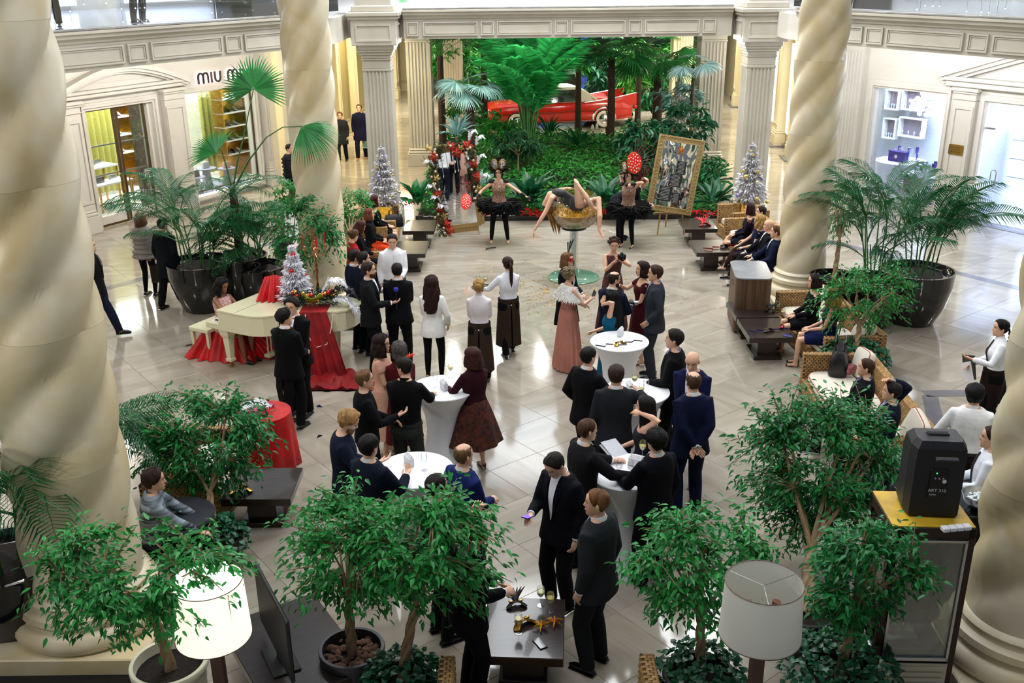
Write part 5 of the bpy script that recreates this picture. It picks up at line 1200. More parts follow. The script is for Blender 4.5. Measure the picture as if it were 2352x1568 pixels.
# umbrella-plant masses (taller shrubs) right of centre
def shrub(label, px, py, Y, r3, n, ll, m, seed, ratio=.42, name='garden_shrub', single=60):
    c_ = onY(px, py, Y); b = (c_.x, c_.y, gz(c_.x, c_.y) if 24 < c_.y < 36 else 0.0); return ficus(name, label, b, c_, r3, n, ll, m, None, .0, seed, .02, single, braided=False, cat='shrub', ratio=ratio)
shrub('tall dark shrub left of the gold framed mirror', 1490, 320, 26.8, (.9, .8, .8), 900, .22, L_DARK, 31)
shrub('dark shrub behind the top of the gold framed mirror', 1580, 285, 27.8, (.8, .7, .7), 700, .22, L_DARK, 32)
shrub('shiny silver-green shrub beside the small gold-potted tree', 1560, 225, 30, (.7, .6, .6), 400, .24, L_BLUE, 33)
shrub('green shrub right of the gold framed mirror', 1640, 380, 25.5, (.35, .4, .35), 350, .15, L_LIL, 34)
shrub('dense green hedge bush left behind the performer', 1150, 300, 29, (.9, .8, .6), 1100, .16, L_COV, 35)
shrub('dark bush in front of the car nose', 1190, 330, 27.5, (.8, .6, .45), 800, .16, L_DARK, 36)
shrub('green bush to the left of the car', 1075, 260, 32.5, (.8, .8, .9), 900, .18, L_COV, 37)
for i, (px, py, Y, r3, n, m) in enumerate(((1060, 150, 41, (1.6, 1, 1.6), 1200, L_COV), (1180, 160, 44, (1.5, 1, 1.6), 1200, L_DARK), (1410, 160, 44.5, (1.5, 1, 1.6), 1300, L_DARK), (1500, 190, 43.5, (1.8, 1, 1.4), 1200, L_LIL), (1455, 150, 40.5, (.9, .9, 1.3), 800, L_LIME), (1345, 130, 45.5, (.6, .6, .9), 400, L_COV), (1120, 200, 42, (1.4, .8, 1.0), 900, L_LIL), (1560, 150, 45, (1.2, 1, 1.6), 900, L_COV))):
    shrub(('leafy backdrop shrub seen %s' % ('above the car nose', 'behind the big feather palm', 'behind the white car roof', 'behind the car tail fins', 'in lime green near the slim palm trunk', 'before the blue-lit doorway', 'left of the car bonnet', 'beside the right fluted pillars')[i]), px, py, Y, r3, n, .32, m, 50+i, single=0)
# feather palm with its fountain of stalks
b = gp(1215, 390, .5); t = thing('feather_palm', 'huge feather palm whose green stalks fan up from one foot before the car', 'palm', b)
big = [frond_mesh(3.6, .45+.12*i, 46, .045, .62, L_PALM2, 40+i, .5, u0=.46) for i in range(4)]
fr_ = random.Random(8)
for i in range(30):
    a = 2*pi*i*.618; el = 1.08+.26*fr_.random(); inst(big[i % 4], 'frond', t, tl(.08*cos(a), .08*sin(a), 0) @ rot(a) @ rot(-el, 'Y') @ rot(fr_.uniform(-.3, .3), 'X') @ Matrix.Scale(fr_.uniform(1.0, 1.3), 4))
q = M()
for i in range(30):
    a = fr_.uniform(0, 2*pi); u = fr_.uniform(.1, .42); q.tube([(.06*cos(a), .06*sin(a), 0), (cos(a)*u*.6, sin(a)*u*.6, 1.3), (cos(a)*u*1.4, sin(a)*u*1.4, 2.7)], [.026, .018, .012], 5)
q.build('stalks', stemg, t)['kind'] = 'stuff'
def fan_palm(label, px, py, zb, Y, ph, r, n, m, seed, trunk=.12, shift=0):
    b = onY(px, py, Y); zt_ = b.z; b = Vector((b.x, b.y, gz(b.x, b.y) if 24 < b.y < 36 else 0)); t = thing('fan_palm', label, 'palm', b); rr = random.Random(seed); hgt = zt_-b.z
    if trunk:
        q = M(); q.tube([(0, 0, 0), (.03, 0, hgt*.4), (0, 0, hgt)], [trunk*1.1, trunk, trunk*.85], 10)
        for i in range(60): a = rr.uniform(0, 2*pi); z = rr.uniform(.1, hgt); q.tube([(trunk*cos(a)*.9, trunk*sin(a)*.9, z), (trunk*cos(a)*1.35, trunk*sin(a)*1.35, z+.10)], [.02, .004], 4)
        q.build('trunk', bark_d, t)
    ms = [fan_mesh(r, m, seed+i, 3.0+.4*i, 30, .25) for i in range(2)]
    sk = M()
    for i in range(n):
        a = 2*pi*i/n+rr.uniform(-.2, .2); el = rr.uniform(-.1, .9); L_ = r*rr.uniform(.7, 1.1); e = Vector((cos(a)*cos(el)*L_, sin(a)*cos(el)*L_, hgt+sin(el)*L_*.8)); sk.tube([(0, 0, hgt-.05), Vector((0, 0, hgt)).lerp(e, .5)+Vector((0, 0, .06)), e], .012, 5)
        inst(ms[i % 2], 'fan_leaf', t, tl(*e) @ rot(a) @ rot(.35-el*.6, 'Y') @ rot(rr.uniform(-.5, .5), 'X'))
    sk.build('leaf_stalks', stemg, t); return t
fan_palm('fan palm with slim dark trunk standing in front of the car', 1405, 132, 0, 31.5, 0, .95, 12, L_FAN, 61)
fan_palm('fan palm with shaggy trunk right of the car', 1512, 150, 0, 32.5, 0, .9, 12, L_FAN, 62, .15)
fan_palm('silvery fan palm behind the flower-trimmed mirror', 1078, 205, 0, 27.2, 0, .62, 11, leafm('silver_fan_leaf', '#8fb8b4'), 63, .11)
fan_palm('pale fan palm leaf cluster near the right square pillar', 1592, 150, 0, 29.0, 0, .55, 5, leafm('silver_fan_leaf2', '#a9cfd2'), 64, .04)
for i, (px, py, Y, z_) in enumerate(((1010, 120, 30, 3.4), (1110, 110, 33, 3.6), (1330, 95, 35, 3.9), (1470, 110, 39, 3.5))):
    b = onY(px, py, Y); t = thing('feather_palm', 'feather palm crown high in the garden, %s' % ('nearest the left pillar', 'behind the silvery fan palm', 'over the white car roof', 'above the car tail fins')[i], 'palm', (b.x, b.y, gz(b.x, b.y) if b.y < 36 else 0)); hh = b.z-t.location.z-.1
    q = M(); q.tube([(0, 0, 0), (0, 0, hh)], [.12, .09], 8); q.build('trunk', bark_d, t)
    for k in range(14): inst(big[k % 4], 'frond', t, tl(0, 0, hh) @ rot(2*pi*k*.618) @ rot(-fr_.uniform(.0, .9), 'Y') @ Matrix.Scale(fr_.uniform(.42, .6), 4))
# dracaena with strappy pale leaves above the mirror, red spiky dracaena
for d_ in (clump('pale strap-leaved dracaena rising over the flower-trimmed mirror', onY(1048, 292, 24.6)-Vector((0, 0, .25)), 34, .55, .11, L_BLUE, 1.5, 71, name='dracaena'),): M().tube([(0, 0, .02), (.02, 0, -.5), (0, 0, -d_.location.z+.12)], [.03, .035, .045], 8).build('stem', bark, d_)
d_ = clump('thin red spiky dracaena left of the gold framed mirror', onY(1478, 425, 24.5), 26, .75, .03, mat('red_spike_leaf', '#5a1420', .5, rnd=.2), 1.6, 72, name='dracaena'); M().tube([(0, 0, .02), (0, 0, -d_.location.z+.12)], [.025, .035], 8).build('stem', bark, d_)
# poinsettias along the kerb
for i, (px, py) in enumerate(((1090, 492), (1108, 498), (1214, 492), (1380, 493), (1398, 492), (1415, 495), (1232, 497), (1630, 495), (1592, 492), (945, 440), (940, 475))):
    p = at(px, py, .22); t = clump('red poinsettia at the garden kerb', p, 16, .16, .5, L_RED, .7, 80+i, group='red poinsettias along the kerb', name='poinsettia')
    t['label'] = 'red poinsettia at the garden kerb, '+('under the arm of the first masked performer', 'just right of the first performer\'s hip', 'left of the goblet, behind the hanging hand', 'first right of the goblet bowl', 'second right of the goblet bowl', 'third right of the goblet, near the second performer', 'hidden beside the acrobat\'s head', 'right of the gold framed mirror', 'under the right corner of the gold framed mirror', 'upper one left of the garlanded mirror', 'lower one left of the garlanded mirror')[i]
for (px, py) in ((1361, 293), (1371, 290)):
    p = at(px, py, .6); t = thing('white_lily', 'white peace lily bloom before the car, %s of the pair' % ('left' if px < 1365 else 'right'), 'flower', p, 0, 'white lily blooms'); q = M(); q.ell((0, 0, 0), (.05, .02, .11), 8, 6); q.build('petal', mat('white_petal', '#e8ede4', .5), t); q = M(); q.tube([(0, 0, -.08), (0, 0, -.4)], .008, 5); q.build('stem', stemg, t)
# ---------------------------------------------------------------- furniture
wick = mat('woven_wicker', '#a5804e', .7, rnd=.22, var=.3, vscale=30); wick_d = mat('wicker_backing', '#4a3420', .9)
cush = mat('cream_cushion', '#d8d0c0', .85, bump=.15, bscale=14); pipe_m = mat('red_piping', '#a83a22', .6)
def wicker_box(t, name, c, d, T=None, cx=.055, cz=.030, top=True):
    """a box whose faces are covered with over-under woven strands"""
    x, y, z = d[0]/2, d[1]/2, d[2]/2; core = M().box(c, (d[0]-.012, d[1]-.012, d[2]-.012), T); core.build(name, wick_d, t)
    V = []; F = []; cells = []
    faces = [((-x, -y, -z), (1, 0, 0), (0, 0, 1), d[0], d[2], (0, -1, 0)), ((x, y, -z), (-1, 0, 0), (0, 0, 1), d[0], d[2], (0, 1, 0)), ((x, -y, -z), (0, 1, 0), (0, 0, 1), d[1], d[2], (1, 0, 0)), ((-x, y, -z), (0, -1, 0), (0, 0, 1), d[1], d[2], (-1, 0, 0)), ((-x, -y, z), (1, 0, 0), (0, 1, 0), d[0], d[1], (0, 0, 1))]
    for o, u, v, lu, lv, n_ in faces:
        nu, nv = max(1, round(lu/cx)), max(1, round(lv/cz)); su, sv = lu/nu, lv/nv; o, u, v, n_ = (np.array(q, float) for q in (o, u, v, n_))
        for i in range(nu):
            for j in range(nv):
                p = o+u*su*(i+(.5 if j % 2 else 0))+v*sv*j
                if j % 2 and i == nu-1: a1 = su*.5
                else: a1 = su
                q0 = p+u*.004; q1 = p+u*(a1-.004); vs = [q0+v*.002-n_*.004, q0+v*(sv-.002)-n_*.004]
                for k, hgt in ((.3, .008), (.7, .008)):
                    m_ = q0*(1-k)+q1*k; vs += [m_+v*.001-n_*.002, m_+v*sv*.5+n_*hgt, m_+v*(sv-.001)-n_*.002]
                vs += [q1+v*.002-n_*.004, q1+v*(sv-.002)-n_*.004]
                b_ = len(V); V += [w_+np.array(c) for w_ in vs]
                F += [(b_, b_+2, b_+3), (b_, b_+3, b_+1), (b_+1, b_+3, b_+4), (b_+2, b_+5, b_+6), (b_+2, b_+6, b_+3), (b_+3, b_+6, b_+7), (b_+3, b_+7, b_+4), (b_+5, b_+8, b_+6), (b_+6, b_+8, b_+9), (b_+6, b_+9, b_+7)]
    V = np.array(V)
    if T is not None: A = np.array(T.to_3x3()); V = V @ A.T+np.array(T.translation)
    arrays_obj('weave', V, np.array(F), wick, t, True, kind='stuff')
def cushion(t, c, d, T=None, name='cushion'):
    q = M(); x, y, z = d[0]/2, d[1]/2, d[2]/2; rings = []
    def rr_(k, zz):
        out = []
        for j in range(28):
            a = 2*pi*j/28; ca_, sa_ = cos(a), sin(a); out.append((c[0]+x*k*abs(ca_)**.35*(1 if ca_ > 0 else -1), c[1]+y*k*abs(sa_)**.35*(1 if sa_ > 0 else -1), c[2]+zz))
        return out
    rings = [rr_(.6, -z*.9), rr_(.94, -z*.8), rr_(1, -z*.3), rr_(1, z*.3), rr_(.94, z*.8), rr_(.6, z), rr_(.1, z*1.06)]; q.loft(rings, True, 0, True, T); o = q.build(name, cush, t)
    p = M(); pts = rr_(.985, z*.55); p.tube(pts+[pts[0]], .006, 5, 0, T, caps=False); p.build('piping', pipe_m, o)
def sofa(label, p0, yaw, L, dpt, backside=True, h=.66, arms=True, ncush=2, group=None, pillows=0, arml=True, armr=True):
    """local: x along the length, seat opens towards -y, back at +y"""
    t = thing('wicker_sofa', label, 'sofa', (p0[0], p0[1], 0), yaw, group)
    wicker_box(t, 'seat_base', (L/2, dpt/2, .15), (L, dpt, .26))
    wicker_box(t, 'backrest', (L/2, dpt-.06, h/2+.06), (L, .12, h-.06))
    if arml: wicker_box(t, 'armrest', (.06, dpt/2-.06, h/2), (.12, dpt-.12, h-.0))
    if armr: wicker_box(t, 'armrest', (L-.06, dpt/2-.06, h/2), (.12, dpt-.12, h-.0))
    for i in range(ncush):
        w_ = (L-.26)/ncush; cushion(t, (.13+w_*(i+.5), dpt/2-.08, .36), (w_-.01, dpt-.2, .15), name='seat_cushion')
    for i in range(pillows): cushion(t, (0, 0, 0), (.5, .42, .14), tl(.35+i*(L-.7)/max(1, pillows-1), dpt-.22, .62) @ rot(rad(72), 'X') @ rot(.15*(-1)**i), name='back_cushion')
    return t
def yaw_of(a, b): return atan2(b[1]-a[1], b[0]-a[0])
# local +y (backrest) = yaw+90deg.  right-hand sofas: people face -x, backs on +x side -> yaw = -90 region
sofa('wicker sofa with cream cushions under the two seated women on the right', (4.55, 16.3), rad(-86), 2.35, .95, pillows=2)
sofa('wicker sofa with the black bag and two seated men', (4.22, 13.45), rad(-92), 2.85, .98, ncush=2, pillows=2)
sofa('wicker armchair furthest back beside the right pillar', (4.78, 22.6), rad(-80), 1.0, .85, h=.72, ncush=1)
sofa('wicker sofa under the five seated guests back right', (4.72, 21.5), rad(-82), 2.9, .9)
sofa('wicker sofa under the two women furthest back on the left', (-2.55, 21.5), rad(93), 1.6, .9, group=None)
sofa('wicker sofa in front of the mid left column', (-2.5, 19.0), rad(95), 2.1, .9)
t = thing('wicker_sofa', 'wicker sofa at the bottom edge with cream back cushion, its arms reaching forward', 'sofa', (-.62, 5.85, 0))
wicker_box(t, 'armrest', (.06, .45, .33), (.12, .9, .66)); wicker_box(t, 'armrest', (1.70, .45, .33), (.12, .9, .66)); wicker_box(t, 'seat_base', (.88, .35, .15), (1.52, .9, .26)); wicker_box(t, 'backrest', (.88, -.1, .33), (1.76, .12, .66))
cushion(t, (.52, .42, .40), (.72, .62, .16), name='seat_cushion'); cushion(t, (1.26, .42, .40), (.72, .62, .16), name='seat_cushion')
sofa('wicker seat behind the striped man, under the left ficus', (-3.3, 9.7), rad(88), 1.6, .85, h=.6)
def low_table(label, c, w_, d_, h=.45, yaw=0.0, ped=(.42, .62), m=None, group=None):
    t = thing('low_table', label, 'table', (c[0], c[1], 0), yaw, group); m = m or dark_wood
    M().box((0, 0, h-.045), (w_, d_, .09), bev=.006).build('tabletop', m, t)
    M().box((0, 0, (h-.09)/2+.03), (w_*ped[0], d_*ped[0], h-.15)).build('pedestal', m, t)
    M().box((0, 0, .03), (w_*ped[1], d_*ped[1], .06), bev=.004).build('base_plate', m, t); return t
low_table('dark low table nearest the garden on the right', (4.2, 21.85), .72, .98); low_table('dark low table before the five seated guests', (4.12, 19.95), .72, .98)
low_table('dark low table holding a black handbag, back left', (-2.05, 21.95), .70, 1.0); low_table('dark low table before the woman in red sweater', (-2.08, 20.1), .66, 1.0)
low_table('dark low table behind its twin, beside the stone-topped cabinet', (4.08, 15.95), .72, .80); low_table('dark low table in front of the seated blond woman', (4.08, 15.03), .72, .92)
low_table('dark low table with wine glasses and masks at the bottom centre', (.08, 7.40), .72, .86, yaw=rad(-4), ped=(.5, .6))
low_table('dark low table with gold mask below the red-draped stand', (-2.87, 10.08), .78, .74, h=.45)
low_table('wide black low table behind the lamp and monitor', (-1.95, 7.2), .9, 1.3, h=.42, yaw=rad(32), ped=(.6, .7))
# stone-topped cabinet
t = thing('service_cabinet', 'wooden service cabinet with rounded grey stone top by the mid right column', 'cabinet', (4.13, 16.45, 0), rad(-6))
zeb = mat('striped_veneer', '#5e4632', .5, var=.4, vscale=30, stretch=(1, 1, .03))
def rrect(w_, d_, r_, n=6):
    out = []
    for cx, cy, a0 in ((w_/2-r_, d_/2-r_, 0), (-w_/2+r_, d_/2-r_, pi/2), (-w_/2+r_, -d_/2+r_, pi), (w_/2-r_, -d_/2+r_, 1.5*pi)):
        out += [(cx+r_*cos(a0+pi/2*i/n), cy+r_*sin(a0+pi/2*i/n)) for i in range(n+1)]
    return out
M().prism(rrect(.60, 1.06, .12), .04, .98).build('body', zeb, t); M().prism(rrect(.62, 1.08, .13), .98, 1.0).build('stone_top', marble('grey_worktop_stone', '#8f9296', '#787b80', .15, 3), t)
M().prism(rrect(.52, .98, .1), 0, .04).build('plinth', black_m, t); M().box((-.303, -.1, .80), (.006, .3, .02)).build('handle_groove', black_m, t)
# tall cocktail tables in stretch covers
def cocktail(label, px, py):
    c = at(px, py, 1.1); t = thing('cocktail_table', label, 'table', (c.x, c.y, 0)); q = M()
    n = 48; prof = [(0, .33), (.03, .325), (.15, .285), (.35, .235), (.55, .215), (.75, .235), (.9, .28), (1.0, .335), (1.06, .375), (1.09, .398), (1.1, .402)]
    rings = []
    for z, r_ in prof:
        k = max(0, .35-z)*.10; rings.append([((r_+k*r_*(1 if False else cos(4*2*pi*j/n)))*cos(2*pi*j/n), (r_+k*r_*cos(4*2*pi*j/n))*sin(2*pi*j/n), z) for j in range(n)])
    q.loft(rings, True); q.build('stretch_cover', white_c, t); M().lathe([(.40, 1.085), (.405, 1.095), (.40, 1.103), (.0, 1.104)], 48).build('table_top', white_c, t); return c
ct = [cocktail('white-draped tall table holding a gold mask with ribbons', 1423, 783), cocktail('white-draped tall table behind the woman touching her hair', 1462, 898), cocktail('white-draped tall table between the man in bow tie and the black-haired man', 1437, 1082), cocktail('white-draped tall table nearest the central ficus', 953, 1078), cocktail('white-draped tall table beside the woman in maroon', 1017, 890)]
# glasses
wine = mat('white_wine', '#d9cf7a', .1, trans=.0, alpha=.75); gls = glass('wine_glass_glass', (.985, .99, .99), .05)
_wg = {}
def wine_glass(label, c, full=True, group=None, s=1.0):
    if 'm' not in _wg:
        _wg['b'] = M().lathe([(.006, .09), (.02, .10), (.034, .125), (.038, .155), (.034, .19), (.030, .205), (.0292, .205), (.033, .19), (.036, .155), (.032, .127), (.018, .104), (.004, .098)], 18).mesh('bowl', gls)
        _wg['s'] = M().lathe([(.033, 0), (.034, .003), (.006, .010), (.0035, .02), (.0035, .08), (.007, .092), (.001, .094)], 14).mesh('stem', gls)
        _wg['w'] = M().lathe([(.004, .101), (.018, .107), (.0315, .128), (.0355, .152), (.001, .152)], 16).mesh('wine', wine); _wg['m'] = 1
    t = thing('wine_glass', label, 'glass', c, 0, group, s); inst(_wg['b'], 'bowl', t); inst(_wg['s'], 'stem', t)
    if full: inst(_wg['w'], 'wine', t)
    return t
def ontop(px, py, z): p = at(px, py, z); return (p.x, p.y, z)
for lab, px, py, z, fu in (('wine glass standing furthest back on the table behind the hair-touching woman', 1483, 905, 1.105, False), ('half-full wine glass on the table behind the hair-touching woman', 1472, 918, 1.105, True), ('wine glass before the man in bow tie', 1421, 1098, 1.105, False),
        ('wine glass under the hand of the black-haired man', 1448, 1100, 1.105, False), ('filled wine glass at the far edge of the near tall table', 1475, 1052, 1.105, True), ('empty wine glass on the tall table nearest the central ficus', 975, 1080, 1.105, False),
        ('wine glass at the back edge of the dark low table, left of the pair', 1242, 1390, .455, True), ('wine glass at the back edge of the dark low table, right of the pair', 1264, 1404, .455, True), ('filled wine glass standing before the gold mask on the dark low table', 1191, 1452, .455, True),
        ('wine glass on the low table by the woman in red sweater', 912, 562, .455, True), ('wine glass on the low table by the stone-topped cabinet', 1785, 716, .455, False), ('wine glass before the blond woman on the dark low table', 1797, 735, .455, True), ('wine glass beside the maroon-top woman on the tall table', 1036, 868, 1.105, True), ('wine glass at the left rim of the tall table by the black-shirted man', 1001, 890, 1.105, False),
        ('wine glass on the back right low table by the kerb', 1628, 508, .455, False)):
    wine_glass(lab, ontop(px, py, z), fu)
# napkin holders, masks, flowers on tables
def napkins(label, px, py, z, yaw):
    t = thing('napkin_box', label, 'napkin holder', ontop(px, py, z), yaw); M().box((0, 0, .05), (.06, .15, .10), bev=.008).build('holder', mat('white_plastic', '#dadade', .4), t)
    for k in range(3): M().box((-.012+.012*k, 0, .10+.004*k), (.006, .13, .02)).build('napkin', white_c, t)
napkins('white napkin holder on the tall table nearest the central ficus', 940, 1066, 1.105, .5); napkins('white napkin holder on the tall table beside the maroon-top woman', 1020, 893, 1.105, .4); napkins('white napkin holder on the tall table with the ribboned mask', 1425, 770, 1.105, -.4); napkins('white napkin holder under the hand of the black-haired man', 1460, 1070, 1.105, 1.0); napkins('white napkin holder on the rear tall table', 1447, 897, 1.105, .2)
def mask_mesh(t, m, T=None, w_=.10, trim=None):
    q = M(); K = 16; rows = []
    for j, (zz, sc_) in enumerate(((-.038, .55), (-.022, .9), (0, 1), (.022, .96), (.038, .72))):
        row = []
        for i in range(K+1):
            u = -1+2*i/K; up = .018*(abs(u)**2)*1.4; row.append((u*w_*sc_, .045*(1-u*u)+.004*cos(j), zz+up-(.012*exp(-(u/.15)**2) if j == 0 else 0)))
        rows.append(row)
    outer = rows; inner = [[(x*.97, y-.006, z) for x, y, z in r_] for r_ in rows]
    q.loft([a+list(reversed(b)) for a, b in zip(outer, inner)], True, 0, True, T); o = q.build('mask_shell', m, t)
    e = M()
    for s in (-1, 1): e.tube([(s*w_*.45+.024*cos(a), .041+.004, .004+.012*sin(a)) for a in [2*pi*i/12 for i in range(13)]], .004, 5, 0, T, caps=False); e.ell((s*w_*.45, .036, .004), (.019, .008, .009), 10, 5, T, 1)
    e.build('eye_rims', [trim or gold, black_m], t)['kind'] = 'stuff'
def mask(label, px, py, z, m, yaw=0.0, pitch=-1.2, feathers=None, ribbons=None, s=1.0, trim=None):
    t = thing('carnival_mask', label, 'mask', ontop(px, py, z+.02), yaw, None, s); T = rot(-pitch, 'X') @ tl(0, -.02, 0); mask_mesh(t, m, T, trim=trim)
    if feathers:
        q = M()
        for i in range(7): a = -.7+1.4*i/6; q.tube([(0, 0, .01), (.05*sin(a), .05, .05), (.17*sin(a), .12, .09)], [.012, .016, .003], 6, flat=.3)
        q.build('feathers', feathers, t)
    if ribbons:
        for s_ in (-1, 1):
            q = M(); q.tube([(s_*.09, 0, .0), (s_*.17, -.06*s_, .003), (s_*.24, -.02, .004), (s_*.32, -.10*s_, .002)], [.008, .010, .010, .008], 6, flat=.3); q.build('ribbon', ribbons, t)
gm = mat('gold_foil_mask', '#c89a38', .25, .9, var=.4, vscale=30)
mask('gold mask with dark ribbons on the white-draped tall table', 1422, 788, 1.105, gm, .5, ribbons=black_m)
mask('gold lace mask on the low table below the red-draped stand', 553, 1123, .455, gm, .3, s=1.3); mask('gold mask beside the filled glass on the dark low table', 1200, 1428, .455, gm, .6, s=1.2)
mask('black feathered mask on the dark low table', 1185, 1385, .455, black_m, .2, feathers=black_m); mask('black lace mask on the low table before the blond woman', 1764, 757, .455, black_m, .4, ribbons=mat('navy_ribbon', '#1a2470', .5)); mask('black winged mask on the table by the stone-topped cabinet', 1768, 712, .455, black_m, -.3, feathers=black_m)
mask('red beaded mask on the low table before the blond woman', 1803, 748, .455, mat('red_foil', '#c0202a', .25, .6, var=.4, vscale=30), .2, s=1.2); mask('red mask on the low table nearest the garden on the right', 1617, 515, .455, MATS['red_foil'], .2, s=1.5, feathers=MATS['red_foil']); mask('dark red-ribboned mask at the edge of the table before the five guests', 1662, 565, .455, mat('dark_bronze_mask', '#3a1a14', .3, .5), .6, s=1.4, ribbons=MATS['red_foil'])
# yellow lily and phone on the near low table
t = thing('lily_stem', 'fallen yellow and orange lily on the dark low table', 'flower', ontop(1243, 1440, .455), .4); yl = mat('yellow_petal', '#d8b020', .5, var=.6, vscale=20, col2='#a8461c')
for i in range(2):
    q = M()
    for k in range(6): a = 2*pi*k/6; q.tube([(i*.13, 0, .015), (i*.13+.04*cos(a), .04*sin(a), .035), (i*.13+.085*cos(a), .085*sin(a), .015)], [.006, .018, .003], 6, flat=.35)
    q.build('petals', yl, t)
q = M(); q.tube([(-.02, 0, .012), (.06, .06, .02), (.16, .05, .012), (.22, .01, .01)], .005, 5); q.build('stem', mat('brown_stem', '#7a4a20', .6), t)
t = thing('phone', 'black phone lying on the dark low table', 'phone', ontop(1240, 1478, .452), .5); M().box((0, 0, .005), (.075, .15, .009), bev=.003).build('case', black_gloss, t); M().box((0, 0, .0102), (.067, .138, .0012)).build('screen', black_gloss, t)
t = thing('phone', 'phone on the low table in front of the blond woman', 'phone', ontop(1810, 772, .452), .9); M().box((0, 0, .005), (.075, .15, .009), bev=.003).build('case', black_gloss, t); M().box((0, 0, .0102), (.067, .138, .0012)).build('screen', mat('blue_screen', '#2a3a80', .3, emit=.3), t)
# handbags
def handbag(label, p, s, m, yaw=0):
    t = thing('handbag', label, 'bag', p, yaw, None, s); q = M(); q.loft([[(x*a, y*b, z) for x, y in rrect(.42, .18, .06)] for z, a, b in ((0, .95, 1.0), (.03, 1, 1.1), (.15, 1, 1.0), (.25, .9, .6), (.28, .8, .3))], True, 0, True); q.build('bag_body', m, t)
    for s_ in (-1, 1): q = M(); q.tube([(-.11, s_*.04, .24), (-.09, s_*.05, .36), (0, s_*.05, .41), (.09, s_*.05, .36), (.11, s_*.04, .24)], .009, 6); q.build('handle', m, t)
lea = mat('black_leather', '#0c0c10', .4, bump=.3, bscale=12)
handbag('black handbag on the back left low table', ontop(905, 520, .455), 1.0, lea, .3); p = at(1925, 850, .45); handbag('big black bag on the sofa beside the seated man', (p.x, p.y, .44), 1.35, lea, 1.2)
t = thing('scarf', 'pink patterned scarf draped by the black bag', 'scarf', ontop(1957, 862, .46), .8); q = M(); q.tube([(-.12, 0, .08), (-.03, .03, .12), (.06, -.02, .08), (.14, .02, .02)], [.05, .07, .06, .03], 10, flat=.6); q.build('fabric', mat('pink_scarf', '#b5606a', .8, vscale=18, col2='#2a2020'), t)
# ---------------------------------------------------------------- grand piano
ivo = mat('ivory_piano_lacquer', '#dcd6b4', .14, coat=.5)
c0 = at(500, 712, 1.0); pn = thing('grand_piano', 'ivory grand piano with closed lid', 'piano', (-4.59, 14.63, 0), rad(-29.5))
# local: keyboard along y at x=0 (towards the pianist on the left/back), body extends along +x
out = [(0, 0), (0, 1.47), (1.5, 1.47), (1.68, 1.44), (1.78, 1.34), (1.82, 1.15), (1.80, .95), (1.72, .82), (1.55, .72), (1.35, .62), (1.18, .48), (1.02, .28), (.86, .10), (.70, .02), (.5, 0)]
out = [(x, y) for x, y in out]
M().prism([(x*.985+.01, y*.985+.01) for x, y in out], .66, .965).build('case', ivo, pn)
M().prism([(x*1.005+.0, y*1.005) for x, y in out], .965, .99).build('lid', ivo, pn)
M().box((.36, .74, .993), (.012, 1.42, .006)).build('lid_seam', mat('lid_seam', '#a8a284', .5), pn)
M().box((-.14, .72, .70), (.30, 1.40, .10), bev=.01).build('keybed', ivo, pn)
kb = M(); 
for i in range(52): kb.box((-.13, .08+.0247*i, .758), (.15, .0235, .016))
kb.build('white_keys', mat('white_key', '#e6e4da', .2), pn)['kind'] = 'stuff'
kb = M()
for i in range(51):
    if i % 7 not in (2, 6): kb.box((-.105, .0925+.0247*i, .772), (.095, .012, .014))
kb.build('black_keys', black_gloss, pn)['kind'] = 'stuff'
for (x, y) in ((.06, .13), (.06, 1.32), (1.40, 1.12)):
    q = M(); q.loft([[(x+a*k, y+b*k, z) for a, b in ((-1, -1), (1, -1), (1, 1), (-1, 1))] for z, k in ((.66, .10), (.56, .085), (.50, .06), (.16, .042), (.155, .055), (.11, .055), (.10, .035))], True, 0, False); o = q.build('leg', ivo, pn)
    q = M(); q.lathe([(.02, 0), (.035, .02), (.035, .05), (.02, .08), (.02, .11)], 12, (x, y, 0)); q.build('caster', brass, o)
q = M(); 
for y in (.60, .68, .76, .84): q.tube([(.42, y, .66), (.42, y, .12)], .012, 6)
q.box((.42, .72, .10), (.12, .34, .06), bev=.01); q.box((.42, .72, .62), (.12, .3, .06)); o = q.build('pedal_lyre', ivo, pn)
for y in (.64, .72, .80): q = M(); q.box((.33, y, .06), (.14, .03, .012), bev=.003); q.build('pedal', brass, o)
t = thing('piano_bench', 'ivory piano bench under the pianist', 'bench', (-4.86, 15.52, 0), rad(-29.5))
M().box((0, 0, .475), (.42, .9, .07), bev=.01).build('seat', ivo, t)
for x in (-.17, .17):
    for y in (-.4, .4): q = M(); q.loft([[(x+a*k, y+b*k, z) for a, b in ((-1, -1), (1, -1), (1, 1), (-1, 1))] for z, k in ((.44, .03), (0, .018))], True, 0, False); q.build('leg', ivo, t)
